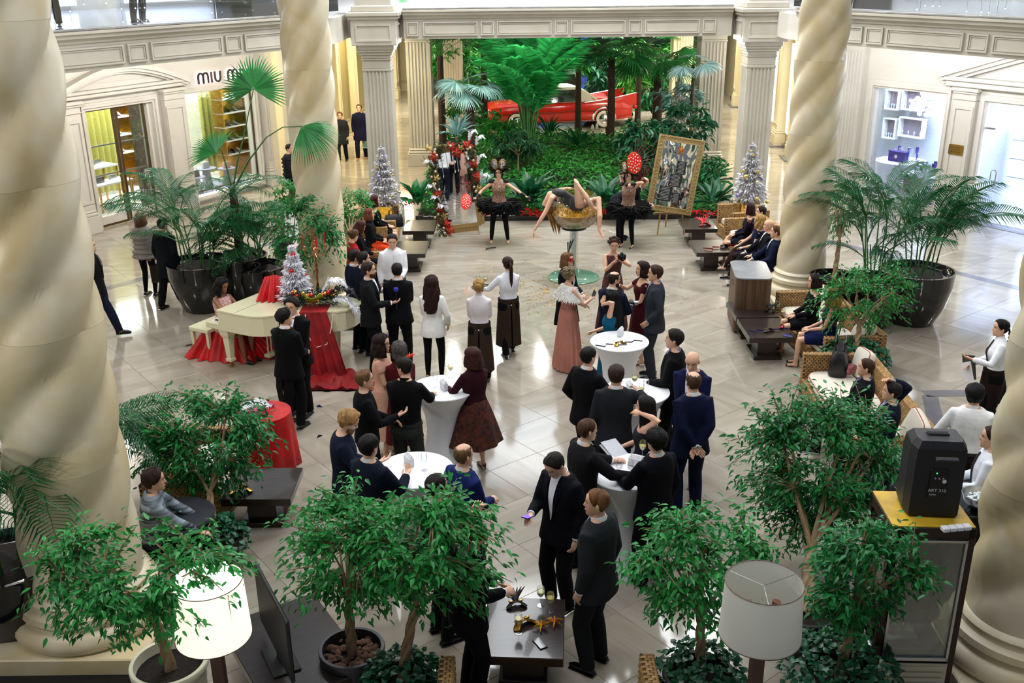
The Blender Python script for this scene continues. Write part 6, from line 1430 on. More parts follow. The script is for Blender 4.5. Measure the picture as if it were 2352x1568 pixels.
# pianist's skirt cloth flowing to the floor
redc = mat('red_satin', '#b80a0e', .5, bump=.5, bscale=5, var=.3, vscale=4)
def drape(name, path_top, path_bot, m, parent, folds=9, amp=.03, nz=12, nx=60, tail=None, th=.01):
    q = M(); rows = []; N_ = nx
    def at_path(P_, u):
        f = u*(len(P_)-1); i = min(int(f), len(P_)-2); return Vector(P_[i]).lerp(Vector(P_[i+1]), f-i)
    for j in range(nz+1):
        v = j/nz; row = []; back = []
        for i in range(N_+1):
            u = i/N_; a = at_path(path_top, u); b_ = at_path(path_bot, u); p = a.lerp(b_, v); t_ = (at_path(path_bot, min(1, u+.02))-at_path(path_bot, max(0, u-.02))); nn = Vector((t_.y, -t_.x, 0)); nn = nn.normalized() if nn.length > 1e-6 else Vector((0, -1, 0))
            p = p+nn*amp*(.3+v)*(sin(u*folds*2*pi)+.5*sin(u*folds*3.7+2+v*2)); row.append(tuple(p)); back.append(tuple(p-nn*th))
        rows.append(row+back[::-1])
    q.loft(rows, True, 0, True); return q.build(name, m, parent)
e = p11[0]
t = thing('red_gown_train', 'red satin skirt of the pianist spreading under the piano to the floor', 'dress', (-4.72, 15.30, 0), rad(-22))
drape('train', [(-.32, .25, .52), (-.28, -.05, .50), (0, -.12, .5), (.35, -.05, .5)], [(-.62, .1, .01), (-.5, -.42, .01), (.0, -.40, .01), (.75, -.22, .01)], redc, t, 8, .035)
drape('train', [(.25, -.0, .5), (.45, .05, .5), (.5, .4, .5)], [(.45, -.25, .01), (.95, .1, .01), (.9, .5, .01)], redc, t, 6, .03)
# red cloth, arrangement on the piano tail
t = thing('red_runner', 'dark red velvet cloth falling from the piano and pooling on the floor', 'cloth', (-2.98, 14.46, 0))
rv = mat('dark_red_velvet', '#8c060c', .6, bump=.4, bscale=6, var=.35, vscale=5)
drape('runner', [(-.28, -.03, 1.0), (.14, -.03, 1.0)], [(-.20, -.20, .02), (.42, -.18, .02)], rv, t, 4, .022)
q = M(); n = 20
M().box((-.07, .17, 1.0), (.42, .40, .012), bev=.004).build('runner_top', rv, t)
rows = []
for j in range(9):
    v = j/8; rows.append([(lerp(-.35, .95, i/n)*1.0, -.75+v*.75*(.5+.5*sin(pi*i/n))+.04*sin(i*1.3), .012+max(0, .05*sin(i*1.1+v*7)+.035*sin(i*2.3-v*9)+.03)*sin(pi*min(1, i/n+.08))) for i in range(n+1)])
q.loft(rows+[[(x, y, .002) for x, y, z in r_] for r_ in reversed(rows)], True, 0, True, wrap=False); q.build('pool', rv, t)
q = M(); q.tube([(-.18, -.045, .98), (-.2, -.07, .7), (-.05, -.12, .46), (.12, -.1, .5), (.2, -.06, .75), (.24, -.03, .98)], .009, 6); q.build('pearl_string', mat('pearl', '#e2d6cc', .25), t)
t = thing('red_shawl', 'bright red satin heaped on the piano lid behind the white tree', 'cloth', (-3.78, 15.2, .99)); q = M()
drape('heap', [(-.18, .1, .32), (.0, 0, .38), (.3, .1, .3)], [(-.28, -.2, 0.01), (.05, -.26, .01), (.45, -.1, .01)], redc, t, 7, .03)
# white tree with red baubles
def xtree(t, h, r, n, m, seed, zb=0.0, tiers=9):
    rr = np.random.RandomState(seed); P_, D, Nn, Ln = [], [], [], []
    for k in range(n):
        u = rr.uniform(0, 1)**.75; a = rr.uniform(0, 2*pi); tier = (int(u*tiers)+.5)/tiers; rad_ = r*(1.02-tier)*(.55+.45*((u*tiers) % 1))*rr.uniform(.35, 1.0)
        z = zb+h*(u); P_.append((rad_*cos(a), rad_*sin(a), z)); D.append((cos(a), sin(a), rr.uniform(-.5, .35))); Nn.append((rr.normal()*.5, rr.normal()*.5, 1)); Ln.append(r*.30*rr.uniform(.6, 1.2)*(1.15-.6*u))
    V, F = leaf_arrays(np.array(P_), np.array(D), np.array(Nn), np.array(Ln), np.array(Ln)*.35); arrays_obj('tinsel_branches', V, F, m, t, False, kind='stuff')
    q = M(); q.cyl((0, 0, zb-.05), (0, 0, zb+h*.97), .02, .006, 6); q.build('trunk', m, t)
def baubles(t, h, r, n, mats_, seed, rb, zb=0.0, name='bauble', outer=1.0):
    rr = random.Random(seed); me = [M().ell((0, 0, 0), (rb, rb, rb), 14, 10).mesh(name, m_) for m_ in mats_]
    for i in range(n):
        u = rr.uniform(.02, .92); a = rr.uniform(0, 2*pi); q = r*(1.0-u)*outer; inst(me[i % len(me)], name, t, tl(q*cos(a), q*sin(a), zb+h*u) @ Matrix.Scale(rr.uniform(.7, 1.2), 4))
wt = mat('white_tinsel', '#f4f2fa', .6, rnd=.08, tl=.15); redb = mat('red_bauble', '#d0281a', .15, .5, coat=.5)
t = thing('white_christmas_tree', 'small white christmas tree with red baubles standing on the piano', 'christmas tree', (-3.42, 15.05, .99)); xtree(t, .90, .30, 5200, wt, 3, tiers=7); baubles(t, .90, .30, 15, [redb], 4, .034)
# candelabra
rg = mat('rose_gold_metal', '#c98a5c', .2, 1.0); cr = mat('red_candle', '#a51a1c', .4)
t = thing('candelabra', 'tall rose-gold candelabra with five red candles on the piano', 'candelabra', (-3.08, 15.12, .99), 0, None, .98)
q = M(); q.lathe([(.09, 0), (.09, .015), (.05, .03), (.02, .06), (.03, .10), (.02, .14), (.028, .2), (.018, .3), (.024, .42), (.035, .48), (.02, .52), (.03, .58), (.018, .62), (.028, .68), (.02, .72), (.015, .80), (.03, .83), (.02, .86), (.001, .88)], 16); q.build('stem', rg, t)
for i in range(5):
    a = 2*pi*i/4+.4; x, y = (.17*cos(a), .17*sin(a)) if i < 4 else (0, 0); z = .86 if i < 4 else .94
    if i < 4: q = M(); q.tube([(0, 0, .78), (x*.5, y*.5, .72), (x*.95, y*.95, .76), (x, y, z)], .008, 6); q.build('arm', rg, t)
    q = M(); q.lathe([(.012, z-.03), (.03, z), (.032, z+.01), (.014, z+.012), (.017, z+.04), (.012, z+.045)], 12, (x, y, 0)); q.build('candle_cup', rg, t)
    q = M(); q.lathe([(.011, z+.04), (.0095, z+.22), (.003, z+.24)], 8, (x, y, 0)); q.build('candle', cr, t)
# arrangement: greens, baubles, gold-green mask and plumes
def plume(t, pts, w_, m, n=110, seed=0, name='plume', droop=.5):
    rr = np.random.RandomState(seed); P_ = [Vector(p) for p in pts]; q = M(); V, F = [], []
    q.tube(P_, .004, 4)
    for i in range(n):
        u = i/n*(len(P_)-1); k = min(int(u), len(P_)-2); p = P_[k].lerp(P_[k+1], u-k); d = (P_[k+1]-P_[k]).normalized(); s = (-1)**i; w__ = w_*(sin(pi*min(.97, i/n+.12))**.6)*rr.uniform(.8, 1.15)
        side = d.cross(Vector((0, 0, 1))); side = side.normalized() if side.length > .01 else Vector((1, 0, 0)); e = p+side*s*w__+d*w__*.5+Vector((0, 0, rr.uniform(-droop, .3)*w__)); nn = d*.006; m_ = p.lerp(e, .5)+Vector((0, 0, .02))
        q.add([p-nn, p+nn, m_+nn*2, m_-nn*2, e], [(0, 1, 2, 3), (3, 2, 4)], 0, True)
    q.build(name, m, t)
wf = mat('white_feather', '#f0f0f4', .8, tl=.2); bf = mat('black_feather', '#0a0c0c', .6)
pine = mat('pine_green', '#12331f', .7, rnd=.4)
t = thing('mask_bouquet', 'arrangement of pine, baubles, yellow-green mask and plumes on the piano end', 'bouquet', (-3.10, 14.85, 1.0), 0, None, 1.25)
rr = np.random.RandomState(9); n = 900; a = rr.uniform(0, 2*pi, n); q_ = .26*np.sqrt(rr.uniform(0, 1, n)); V, F = leaf_arrays(np.stack([q_*np.cos(a)*1.2-.02, q_*np.sin(a)*.7, .02+rr.uniform(0, .14, n)], 1), np.stack([np.cos(a), np.sin(a), rr.uniform(-.4, .6, n)], 1)+rr.normal(size=(n, 3))*.4, rr.normal(size=(n, 3))+[0, 0, 1], rr.uniform(.05, .10, n), np.full(n, .010)); arrays_obj('pine_sprigs', V, F, pine, t, False, kind='stuff')
gb = mat('green_gold_mask', '#9a9a2c', .3, .6); me1 = M().ell((0, 0, 0), (.034, .034, .034), 12, 8).mesh('bauble', redb); me2 = M().ell((0, 0, 0), (.028, .028, .028), 12, 8).mesh('bauble', gold)
for i in range(16): a = R.uniform(0, 2*pi); inst(me1 if i % 2 else me2, 'bauble', t, tl(.26*cos(a), -abs(.16*sin(a))+.02, .10+R.uniform(0, .08)))
mask_mesh(t, gb, tl(.02, -.14, .12) @ rot(pi) @ rot(-.5, 'X') @ Matrix.Scale(1.25, 4), trim=gold)
plume(t, [(.1, 0, .15), (.2, .02, .30), (.36, 0, .30), (.44, -.03, .2)], .10, wf, seed=2); plume(t, [(.14, -.05, .1), (.3, -.05, .22), (.48, -.06, .2), (.58, -.08, .06)], .10, bf, seed=3); plume(t, [(.25, -.08, .08), (.42, -.10, .1), (.55, -.12, -.05), (.60, -.14, -.25)], .11, wf, seed=4)
# ---------------------------------------------------------------- performers' costume, mirrors, goblet
tul = mat('black_tulle', '#0a0a0c', .9)
def tutu(parent, z, r, seed):
    rr = np.random.RandomState(seed); n = 1500; a = rr.uniform(0, 2*pi, n); P_ = np.stack([np.cos(a)*.12, np.sin(a)*.10, z+rr.uniform(-.03, .03, n)], 1); D = np.stack([np.cos(a), np.sin(a), rr.uniform(-.65, .12, n)], 1)
    V, F = leaf_arrays(P_, D, np.stack([-np.sin(a)*.7, np.cos(a)*.7, rr.normal(size=n)], 1), r*rr.uniform(.75, 1.05, n), np.full(n, .05)); arrays_obj('tutu', V, F, tul, parent, False, kind='stuff')
orn = mat('antique_gold', '#9a7c4a', .35, .8, bump=.6, bscale=60)
def headdress(pi_, seed):
    e, inf = pi_; Hm = inf['HEAD']; rr = np.random.RandomState(seed)
    for s in (-1, 1):
        T = Hm @ tl(s*.082, .06, .33) @ rot(-s*.35, 'Z') @ rot(s*.18, 'Y'); q = M(); ring_ = [( .068*cos(a), 0, .098*sin(a)) for a in [2*pi*i/24 for i in range(25)]]; q.tube(ring_, .016, 7, 0, T, caps=False)
        for i in range(16): a = 2*pi*i/16; q.ell((.086*cos(a), 0, .118*sin(a)), (.012, .010, .012), 6, 4, T)
        q.build('hand_mirror_frame', orn, e); q = M(); q.ell((0, .004, 0), (.062, .006, .092), 20, 8, T); q.build('mirror_disc', mat('pale_mirror', '#e8f0f4', .08, .6), e)
    n = 500; a = rr.uniform(0, 2*pi, n); el = rr.uniform(-.2, 1.4, n); D = np.stack([np.cos(a)*np.cos(el)*.8, np.sin(a)*np.cos(el)*.6-.1, np.sin(el)*1.2], 1); P_ = np.tile([0, -.03, .20], (n, 1))+D*.05
    A = np.array(Hm.to_3x3()); tt = np.array(Hm.translation); V, F = leaf_arrays(P_ @ A.T+tt, D @ A.T, rr.normal(size=(n, 3)), rr.uniform(.14, .26, n), np.full(n, .02)); arrays_obj('feather_crown', V, F, bf, e, False, kind='stuff')
def costume(pi_, seed):
    e, inf = pi_; tutu(e, .93, .42, seed); headdress(pi_, seed)
    q = M(); qs = M()
    for sd, sh, el, wr, nm in inf['AR']:
        q.tube([lerp(el, wr, .55), wr], [.040, .034], 10); q.ell(tuple(wr+(wr-el).normalized()*.09), (.046, .046, .05), 10, 6); qs.ell(tuple(sh+Vector((sd*.015, 0, .035))), (.07, .06, .055), 12, 6)
    q.build('glove', black_m, e)['kind'] = 'stuff'; qs.build('feather_epaulettes', bf, e)['kind'] = 'stuff'
    q = M(); T = inf['T']
    for i in range(14): a = -1.2+2.4*i/13; q.ell(tuple(T @ Vector((.075*sin(a), .062*cos(a)+.008, .49-.05*cos(a)))), (.010, .008, .014), 6, 4)
    q.build('crystal_necklace', mat('crystal', '#dfe6ea', .1, .5), e)['kind'] = 'stuff'
costume(pf1, 5); costume(pf2, 6)
redp = mat('polka_red', '#e0301c', .5); wht = mat('white_dot', '#f2ece6', .5); spk = MATS['red_spike_leaf']
def fan_prop(label, c, T, r=(.16, .24)):
    t = thing('polka_fan', label, 'fan', c); t.matrix_world = tl(*c) @ T; q = M(); q.ell((0, 0, 0), (r[0], .02, r[1]), 26, 12); q.build('fan_face', redp, t)
    me = M().ell((0, 0, 0), (.014, .006, .014), 8, 5).mesh('dot', wht)
    for i in range(26):
        a = i*2.4; k = sqrt((i+.5)/27)*.88
        for s in (-1, 1): inst(me, 'dot', t, tl(r[0]*k*cos(a), s*.02*sqrt(1-k*k), r[1]*k*sin(a)))
    for i in range(11): a = -.5+1.9*i/10; q = M(); q.tube([(r[0]*cos(a)*.8, 0, r[1]*sin(a)*.8), (r[0]*cos(a)+.30*cos(a), 0, r[1]*sin(a)+.30*sin(a))], [.008, .004], 4); q.build('quill', spk, t)
h1, _ = hand_pt(pf1, 1); h2, _ = hand_pt(pf2, 1)
fan_prop('red polka-dot fan with quills held low by the performer with outstretched arms', h1+Vector((-.17, -.03, -.02)), rot(.25) @ rot(-2.0, 'Y') @ rot(.9, 'X'))
fan_prop('red polka-dot fan with quills raised before the second performer', onY(1457, 374, h2.y-.12), rot(0) @ rot(-.12, 'Y'))
# gold framed mirror on easel
t = thing('easel', 'pale wooden easel under the gold framed mirror', 'easel', (3.72, 22.6, 0)); ew = mat('pale_easel_wood', '#a8834e', .6)
for (x0, x1, y1) in ((-.30, -.12, .0), (.32, .12, .0), (0, 0, .75)):
    q = M(); q.tube([(x0, y1, 0), (x1, .12, 1.7)], .018, 6); q.build('leg', ew, t)
M().box((0, -.02, .52), (.8, .07, .035), bev=.004).build('ledge', ew, t)
def onplane_pts(pts, Y0, tilt):     # plane leaning back: y = Y0 + tilt*z
    out = []
    for px, py in pts:
        d = ray(px, py); k = (Y0+tilt*H_CAM)/(d.y-tilt*d.z); out.append(EYE+d*k)
    return out
mp = onplane_pts([(1487, 478), (1590, 499), (1616, 320), (1512, 309)], 22.35, .12)
gfr = mat('pale_gold_frame', '#a9905f', .45, .5, bump=.8, bscale=40)
t = thing('framed_mirror', 'large mirror in pale gold carved frame leaning on an easel', 'mirror')
ctr = sum(mp, Vector())/4; ex = ((mp[1]-mp[0])+(mp[2]-mp[3])).normalized(); ez = ((mp[3]-mp[0])+(mp[2]-mp[1])).normalized(); ey = ez.cross(ex).normalized(); ez = ex.cross(ey)
Wd = ((mp[1]-mp[0]).length+(mp[2]-mp[3]).length)/2; Hg = ((mp[3]-mp[0]).length+(mp[2]-mp[1]).length)/2
t.matrix_world = Matrix(((ex.x, ey.x, ez.x, ctr.x), (ex.y, ey.y, ez.y, ctr.y), (ex.z, ey.z, ez.z, ctr.z), (0, 0, 0, 1)))
q = M(); fw = .13; frame_rect(q, -Wd/2, Wd/2, -Hg/2, Hg/2, fw, -.03, .03); frame_rect(q, -Wd/2+.015, Wd/2-.015, -Hg/2+.015, Hg/2-.015, .02, -.045, -.03); frame_rect(q, -Wd/2+fw-.02, Wd/2-fw+.02, -Hg/2+fw-.02, Hg/2-fw+.02, .02, -.045, -.03); q.build('frame', gfr, t)
q = M()
for i in range(20):
    for s in (-1, 1): q.tube([(s*(Wd/2-.065)+.03*cos(a), -.035, -Hg/2+.08+i*(Hg-.16)/19+.03*sin(a)) for a in [2*pi*k/6 for k in range(5)]], .008, 4)
for i in range(10):
    for s in (-1, 1): q.tube([(-Wd/2+.1+i*(Wd-.2)/9+.03*cos(a), -.035, s*(Hg/2-.065)+.03*sin(a)) for a in [2*pi*k/6 for k in range(5)]], .008, 4)
q.build('frame_scrolls', gfr, t)['kind'] = 'stuff'
q = M(); n = 26; rows = []
for j in range(n+1):
    rows.append([(lerp(-Wd/2+fw, Wd/2-fw, i/18), -.004+.018*noise.noise(Vector((i*.28, j*.22, 3)))+.006*noise.noise(Vector((i*.7, j*.6, 1))), lerp(-Hg/2+fw, Hg/2-fw, j/n)) for i in range(19)])
q.loft(rows, False, 0, True, wrap=False); q.build('crinkled_mirror_foil', mat('mirror_foil', '#d5d8da', .04, 1.0), t)
q = M(); q.ell((.02, -.03, Hg*.33), (.035, .01, .045), 10, 6)
for i in range(10): a = 2*pi*i/10; q.tube([(.02+.04*cos(a), -.03, Hg*.33+.05*sin(a)), (.02+.095*cos(a), -.03, Hg*.33+.11*sin(a))], [.014, .003], 5)
q.build('sun_ornament', mat('orange_gold', '#c8782a', .3, .6), t)
t2 = t
# black lettered seating panels on the foil (strips of fine white lettering)
q = M(); ql = M()
for (x, z, w_, h_) in ((.10, .18, .22, .30), (.02, -.12, .30, .28), (-.16, -.44, .32, .34), (.10, -.52, .20, .24)):
    q.box((x, -.036, z), (w_*.9, .006, h_))
    for k in range(9): ql.box((x-.01*(k % 3), -.0405, z+h_*.42-k*h_*.1), (w_*(.55+.1*(k % 3)), .002, h_*.03))
q.build('black_text_panels', black_m, t)['kind'] = 'stuff'; ql.build('fine_text_lines', mat('pale_text', '#9a9a9a', .5), t)['kind'] = 'stuff'
# flower trimmed mirror (left)
mpl = onplane_pts([(1018, 520), (1090, 510), (1082, 345), (1005, 352)], 22.75, .05)
t = thing('garlanded_mirror', 'standing mirror in scalloped gold board trimmed with poinsettias, pine and white plumes', 'mirror')
ctr = sum(mpl, Vector())/4; ex = ((mpl[1]-mpl[0])+(mpl[2]-mpl[3])).normalized(); ez = ((mpl[3]-mpl[0])+(mpl[2]-mpl[1])).normalized(); ey = ez.cross(ex).normalized(); ez = ex.cross(ey)
Wd = ((mpl[1]-mpl[0]).length+(mpl[2]-mpl[3]).length)/2; Hg = ((mpl[3]-mpl[0]).length+(mpl[2]-mpl[1]).length)/2
t.matrix_world = Matrix(((ex.x, ey.x, ez.x, ctr.x), (ex.y, ey.y, ez.y, ctr.y), (ex.z, ey.z, ez.z, ctr.z), (0, 0, 0, 1)))
q = M(); fw = .09; frame_rect(q, -Wd/2-fw, Wd/2+fw, -Hg/2-fw, Hg/2+fw, fw, -.02, .02)
for i in range(26):
    u = i/26; per = [(-1, 0), (1, 0)]
    for s in (-1, 1):
        q.ell((s*(Wd/2+fw+.02), 0, -Hg/2+Hg*u), (.07, .012, .05), 10, 6)
        if i < 12: q.ell((-Wd/2+Wd*(i+.5)/12, 0, s*(Hg/2+fw+.03)), (.05, .012, .08), 10, 6)
q.build('scalloped_board', mat('gold_board', '#a98d58', .45, .4), t)
q = M(); q.box((0, .0, 0), (Wd, .012, Hg)); q.build('mirror_glass', mat('mirror_glass', '#e4e8ea', .02, 1.0), t)
q = M(); q.tube([(Wd/2, .05, -Hg/2-.35), (Wd/2, .03, 0)], .012, 6); q.tube([(-.1, -.3, -Hg/2-.42), (.15, .3, -Hg/2-.42)], .012, 6); q.build('stand', steel, t)
rr = np.random.RandomState(12); gp_ = []
for i in range(150):
    u = rr.uniform(0, 1)
    if u < .48: gp_.append((-Wd/2-.08+rr.normal()*.05, -.08, Hg/2-.05-(u/.48)*Hg*1.12))
    elif u < .72: gp_.append((-Wd/2+(u-.48)/.24*Wd*1.15, -.08, Hg/2+.06+.08*sin((u-.48)/.24*pi)+rr.normal()*.04))
    else: gp_.append((Wd/2+.06+rr.normal()*.04, -.08, Hg/2-(u-.72)/.28*Hg*.68))
P_ = np.repeat(np.array(gp_), 14, 0)+rr.normal(size=(2100, 3))*[.06, .03, .06]; D = rr.normal(size=(2100, 3)); V, F = leaf_arrays(P_, D, rr.normal(size=(2100, 3)), rr.uniform(.06, .13, 2100), np.full(2100, .014)); arrays_obj('pine_garland', V, F, pine, t, False, kind='stuff')
def poin_mesh(m, n, L, rat):
    q = M()
    for k in range(n):
        a = 2*pi*k/n+(.3 if k % 2 else 0); l_ = L*(1 if k % 2 == 0 else .72); T = rot(a, 'Y') @ rot(.35, 'Z'); q.add([(x*l_, -z*l_-.01-(.02 if k % 2 else 0), y*l_*rat) for x, y, z in LEAF8], [tuple(f) for f in LF3], 0, True, T)
    for k in range(5): q.ell((.012*cos(k*1.26), -.03, .012*sin(k*1.26)), (.009, .009, .009), 6, 4, None, 1)
    return q.mesh('poinsettia_bloom', [m, gold])
pr = poin_mesh(mat('red_velvet_petal', '#c0261a', .55, var=.3), 10, .15, .42); pc = poin_mesh(mat('cream_gold_petal', '#c8a860', .5, var=.3), 10, .12, .42)
spots = [(-Wd/2-.12, Hg/2+.16), (-Wd/2-.05, Hg/2-.04), (0.02, Hg/2+.14), (.24, Hg/2+.08), (Wd/2+.02, Hg/2+.12), (.1, Hg/2+.0), (-Wd/2-.05, Hg*.18), (Wd/2+.12, Hg*.14), (Wd/2+.12, Hg*.32), (Wd/2+.12, -.05), (-Wd/2-.08, -.06), (-Wd/2-.04, -Hg*.24), (-Wd/2+.0, -Hg*.34), (-Wd/2+.03, -Hg*.46), (-Wd/2+.06, -Hg*.56), (-Wd/2+.02, -Hg*.66)]
for i, (x, z) in enumerate(spots): inst(pr if i % 3 else pc, 'poinsettia_bloom', t, tl(x+R.uniform(-.03, .03), -.13, z) @ rot(R.uniform(-1, 1), 'Y') @ Matrix.Scale(R.uniform(.9, 1.25), 4))
me = M().ell((0, 0, 0), (.035, .035, .035), 12, 8).mesh('bauble', mat('champagne_bauble', '#c9bf9a', .2, .6))
for i in range(26): x, y, z = gp_[i*5]; inst(me, 'bauble', t, tl(x, -.14, z))
for i, (x, z, l_) in enumerate(((-Wd/2-.06, Hg*.34, .22), (-Wd/2-.08, .02, .2), (-Wd/2-.02, -Hg*.16, .24), (Wd/2+.05, Hg/2+.22, .3), (Wd/2+.2, Hg/2+.1, .28), (Wd/2+.18, Hg*.3, .3), (Wd/2+.2, Hg*.06, .24), (-Wd/2+.1, -Hg*.3, .26))):
    plume(t, [(x, -.12, z), (x+.06*(1 if x > 0 else -1), -.16, z+l_*.6), (x+.16*(1 if x > 0 else -1), -.17, z+l_*.7), (x+.22*(1 if x > 0 else -1), -.16, z+l_*.45)], .11, wf, 90, 20+i, 'plume')
for i, (x, l_) in enumerate(((-.14, .3), (.02, .42), (.1, .4), (-.26, .5), (.18, .3))): q = M(); q.tube([(x, -.05, Hg/2-.02), (x, -.06, Hg/2-l_)], .004, 4); q.ell((x, -.06, Hg/2-l_-.03), (.014, .014, .028), 8, 6); q.build('crystal_drop', mat('crystal', '#dfe6ea', .1, .5), t)
# giant goblet
g0 = at(1317, 637, 0); g0.z = 0; gob = thing('giant_goblet', 'giant acrylic goblet holding gold confetti, on a clear stem', 'goblet', (g0.x, g0.y, 0))
q = M(); q.lathe([(.50, 0), (.52, .012), (.50, .03), (.0, .034)], 48); q.build('foot_disc', mat('green_glass_disc', '#6f9a80', .06, coat=.5), gob)
q = M()
for i in range(5): a = 2*pi*i/5; q.ell((.44*cos(a), .44*sin(a), .015), (.03, .03, .02), 8, 5)
q.build('foot_studs', steel, gob)['kind'] = 'stuff'
q = M(); q.lathe([(.085, .03), (.085, 1.02)], 20); q.build('stem_tube', glass('stem_glass', (.95, .97, .97), .08), gob); q = M(); q.lathe([(.05, .03), (.05, 1.02)], 12); q.build('crystal_core', mat('crystal_core', '#c9d0d2', .2, .7, bump=1, bscale=40), gob)
q = M(); q.lathe([(.24, 1.02), (.25, 1.03), (.24, 1.05), (0, 1.05)], 36); q.build('black_ring', black_m, gob)
bowl = [(.22, 1.05), (.34, 1.09), (.44, 1.20), (.495, 1.36), (.49, 1.52), (.45, 1.66), (.425, 1.72)]
q = M(); q.lathe(bowl+[(r_-.012, z) for r_, z in reversed(bowl)], 48, caps=False); q.build('bowl', glass('acrylic_glass', (.97, .98, .98), .06), gob)
cg = mat('gold_confetti', '#b98a1e', .3, .6, rnd=.5)
q = M(); q.lathe([(.2, 1.06), (.33, 1.10), (.42, 1.21), (.46, 1.34), (.3, 1.38), (.0, 1.36)], 36); q.build('confetti_fill', cg, gob)
rr = np.random.RandomState(2); n = 2600; a = rr.uniform(0, 2*pi, n); u = rr.uniform(0, 1, n); r_ = np.interp(u, [0, .2, .55, 1], [.30, .40, .465, .475]); z = np.interp(u, [0, .2, .55, 1], [1.085, 1.16, 1.33, 1.42]); rt = rr.uniform(0, 1, n) < .3; r_ = np.where(rt, .45*np.sqrt(rr.uniform(0, 1, n)), r_); z = np.where(rt, 1.38+rr.uniform(0, .05, n), z)
D = rr.normal(size=(n, 3)); V, F = leaf_arrays(np.stack([r_*np.cos(a), r_*np.sin(a), z], 1), D, rr.normal(size=(n, 3)), np.full(n, .035), np.full(n, .016)); arrays_obj('confetti_flakes', V, F, cg, gob, False, kind='stuff')
# acrobat lying back over the goblet
sk = mat('skin_l', SK['l'], .5); eb = thing('person', 'acrobat in black leotard bent backwards over the rim of the giant goblet', 'person', (g0.x, g0.y, 0), 0)
b = M(); pel = Vector((.05, -.05, 1.50)); ch = Vector((-.36, -.08, 1.72)); nk = Vector((-.56, -.10, 1.60))
b.tube([pel+Vector((.10, 0, -.04)), pel, Vector((-.12, -.06, 1.60)), Vector((-.26, -.07, 1.70)), ch, Vector((-.48, -.09, 1.69)), nk, nk+Vector((-.05, 0, -.09))], [.13, .15, .115, .125, .13, .10, .05, .045], 14, flat=.85)
shl, shr = Vector((-.46, -.22, 1.68)), Vector((-.44, .08, 1.72))
b.tube([ch, shl, Vector((-.58, -.28, 1.42)), Vector((-.66, -.30, 1.30)), Vector((-.80, -.30, 1.06))], [.07, .055, .045, .04, .026], 10); b.tube([ch, shr, Vector((-.30, .26, 1.74)), Vector((-.12, .42, 1.74))], [.07, .055, .04, .027], 10)
b.tube([pel+Vector((.05, -.08, 0)), Vector((.10, -.16, 1.58)), Vector((.02, -.16, 2.02)), Vector((.20, -.22, 1.72)), Vector((.36, -.30, 1.50))], [.10, .098, .062, .055, .034], 12)
b.tube([pel+Vector((.05, .06, 0)), Vector((.20, .0, 1.52)), Vector((.46, -.22, 1.66)), Vector((.47, -.40, 1.36)), Vector((.46, -.44, 1.10))], [.10, .095, .062, .055, .034], 12)
b.tube([Vector((.34, -.29, 1.52)), Vector((.45, -.33, 1.44))], [.034, .022], 8); b.tube([Vector((.46, -.44, 1.12)), Vector((.50, -.47, 1.04)), Vector((.54, -.53, .96))], [.034, .034, .018], 8)
Hm = tl(*(nk+Vector((-.05, 0, -.08)))) @ Matrix(((0, 1, 0, 0), (0, 0, 1, 0), (1, 0, 0, 0), (0, 0, 0, 1))) 
# head hangs upside down, face towards the left/up
Hm = tl(*(nk+Vector((-.04, 0, -.06)))) @ rot(pi/2, 'Z') @ rot(rad(118), 'X')
x = M(); add_head(x, Hm, False, False, 24); add_hand(x, Vector((-.80, -.30, 1.06)), Vector((-.3, 0, -1)), Vector((1, 0, 0)), .3, 1, sc_=.9); add_hand(x, Vector((-.12, .42, 1.74)), Vector((.9, .4, 0)), Vector((0, 0, -1)), .3, -1, sc_=.9)
PENDING.append((b, .0135, x, 'body', [sk, MATS['eye_white'], MATS['iris_dark'], MATS['lips'], MATS['brow_dark']], eb, 2))
b = M(); b.tube([pel+Vector((.12, 0, -.05)), pel, Vector((-.12, -.06, 1.60)), Vector((-.26, -.07, 1.70)), ch, Vector((-.44, -.09, 1.70))], [.12, .158, .125, .134, .138, .11], 16, flat=.86); PENDING.append((b, .014, None, 'leotard', [mat('sheer_black', '#141012', .5, var=.3)], eb, 2))
q = M(); add_hair(q, Hm, 'bun', 3)
hp0 = Hm @ Vector((0, -.10, .20))
for i in range(16): a = i*.9; o_ = Vector((.05*cos(a), .05*sin(a), 0)); q.tube([hp0+o_, hp0+o_*1.5+Vector((.05, 0, -.12)), hp0+o_*1.4+Vector((.10, 0, -.27)), hp0+o_*1.2+Vector((.13, 0, -.42))], [.02, .022, .018, .003], 6)
q.build('hair', hairm('#8a5e30'), eb)
# confetti on the floor
rr = np.random.RandomState(4); n = 900; a = rr.uniform(0, 2*pi, n); r_ = np.abs(rr.normal(size=n))*1.3+.2; X = g0.x-.35+r_*np.cos(a)*1.0; Yy = g0.y-.9+r_*np.sin(a)*.95
V, F = leaf_arrays(np.stack([X, Yy, np.full(n, .012)], 1), np.stack([np.cos(a*7), np.sin(a*7), rr.normal(size=n)*.1], 1), np.tile([0, 0, 1.], (n, 1)), rr.uniform(.03, .07, n), rr.uniform(.008, .02, n)); o = arrays_obj('gold_confetti', V, F, cg, None, False); tag(o, 'gold confetti scattered on the floor around the giant goblet', 'confetti', kind='stuff')
t = thing('feather', 'single black feather lying on the floor before the first performer', 'feather', ontop(1126, 572, .006), .6); plume(t, [(-.12, 0, .01), (0, .01, .015), (.14, -.02, .01)], .02, bf, 40, 1, 'vane', .1)
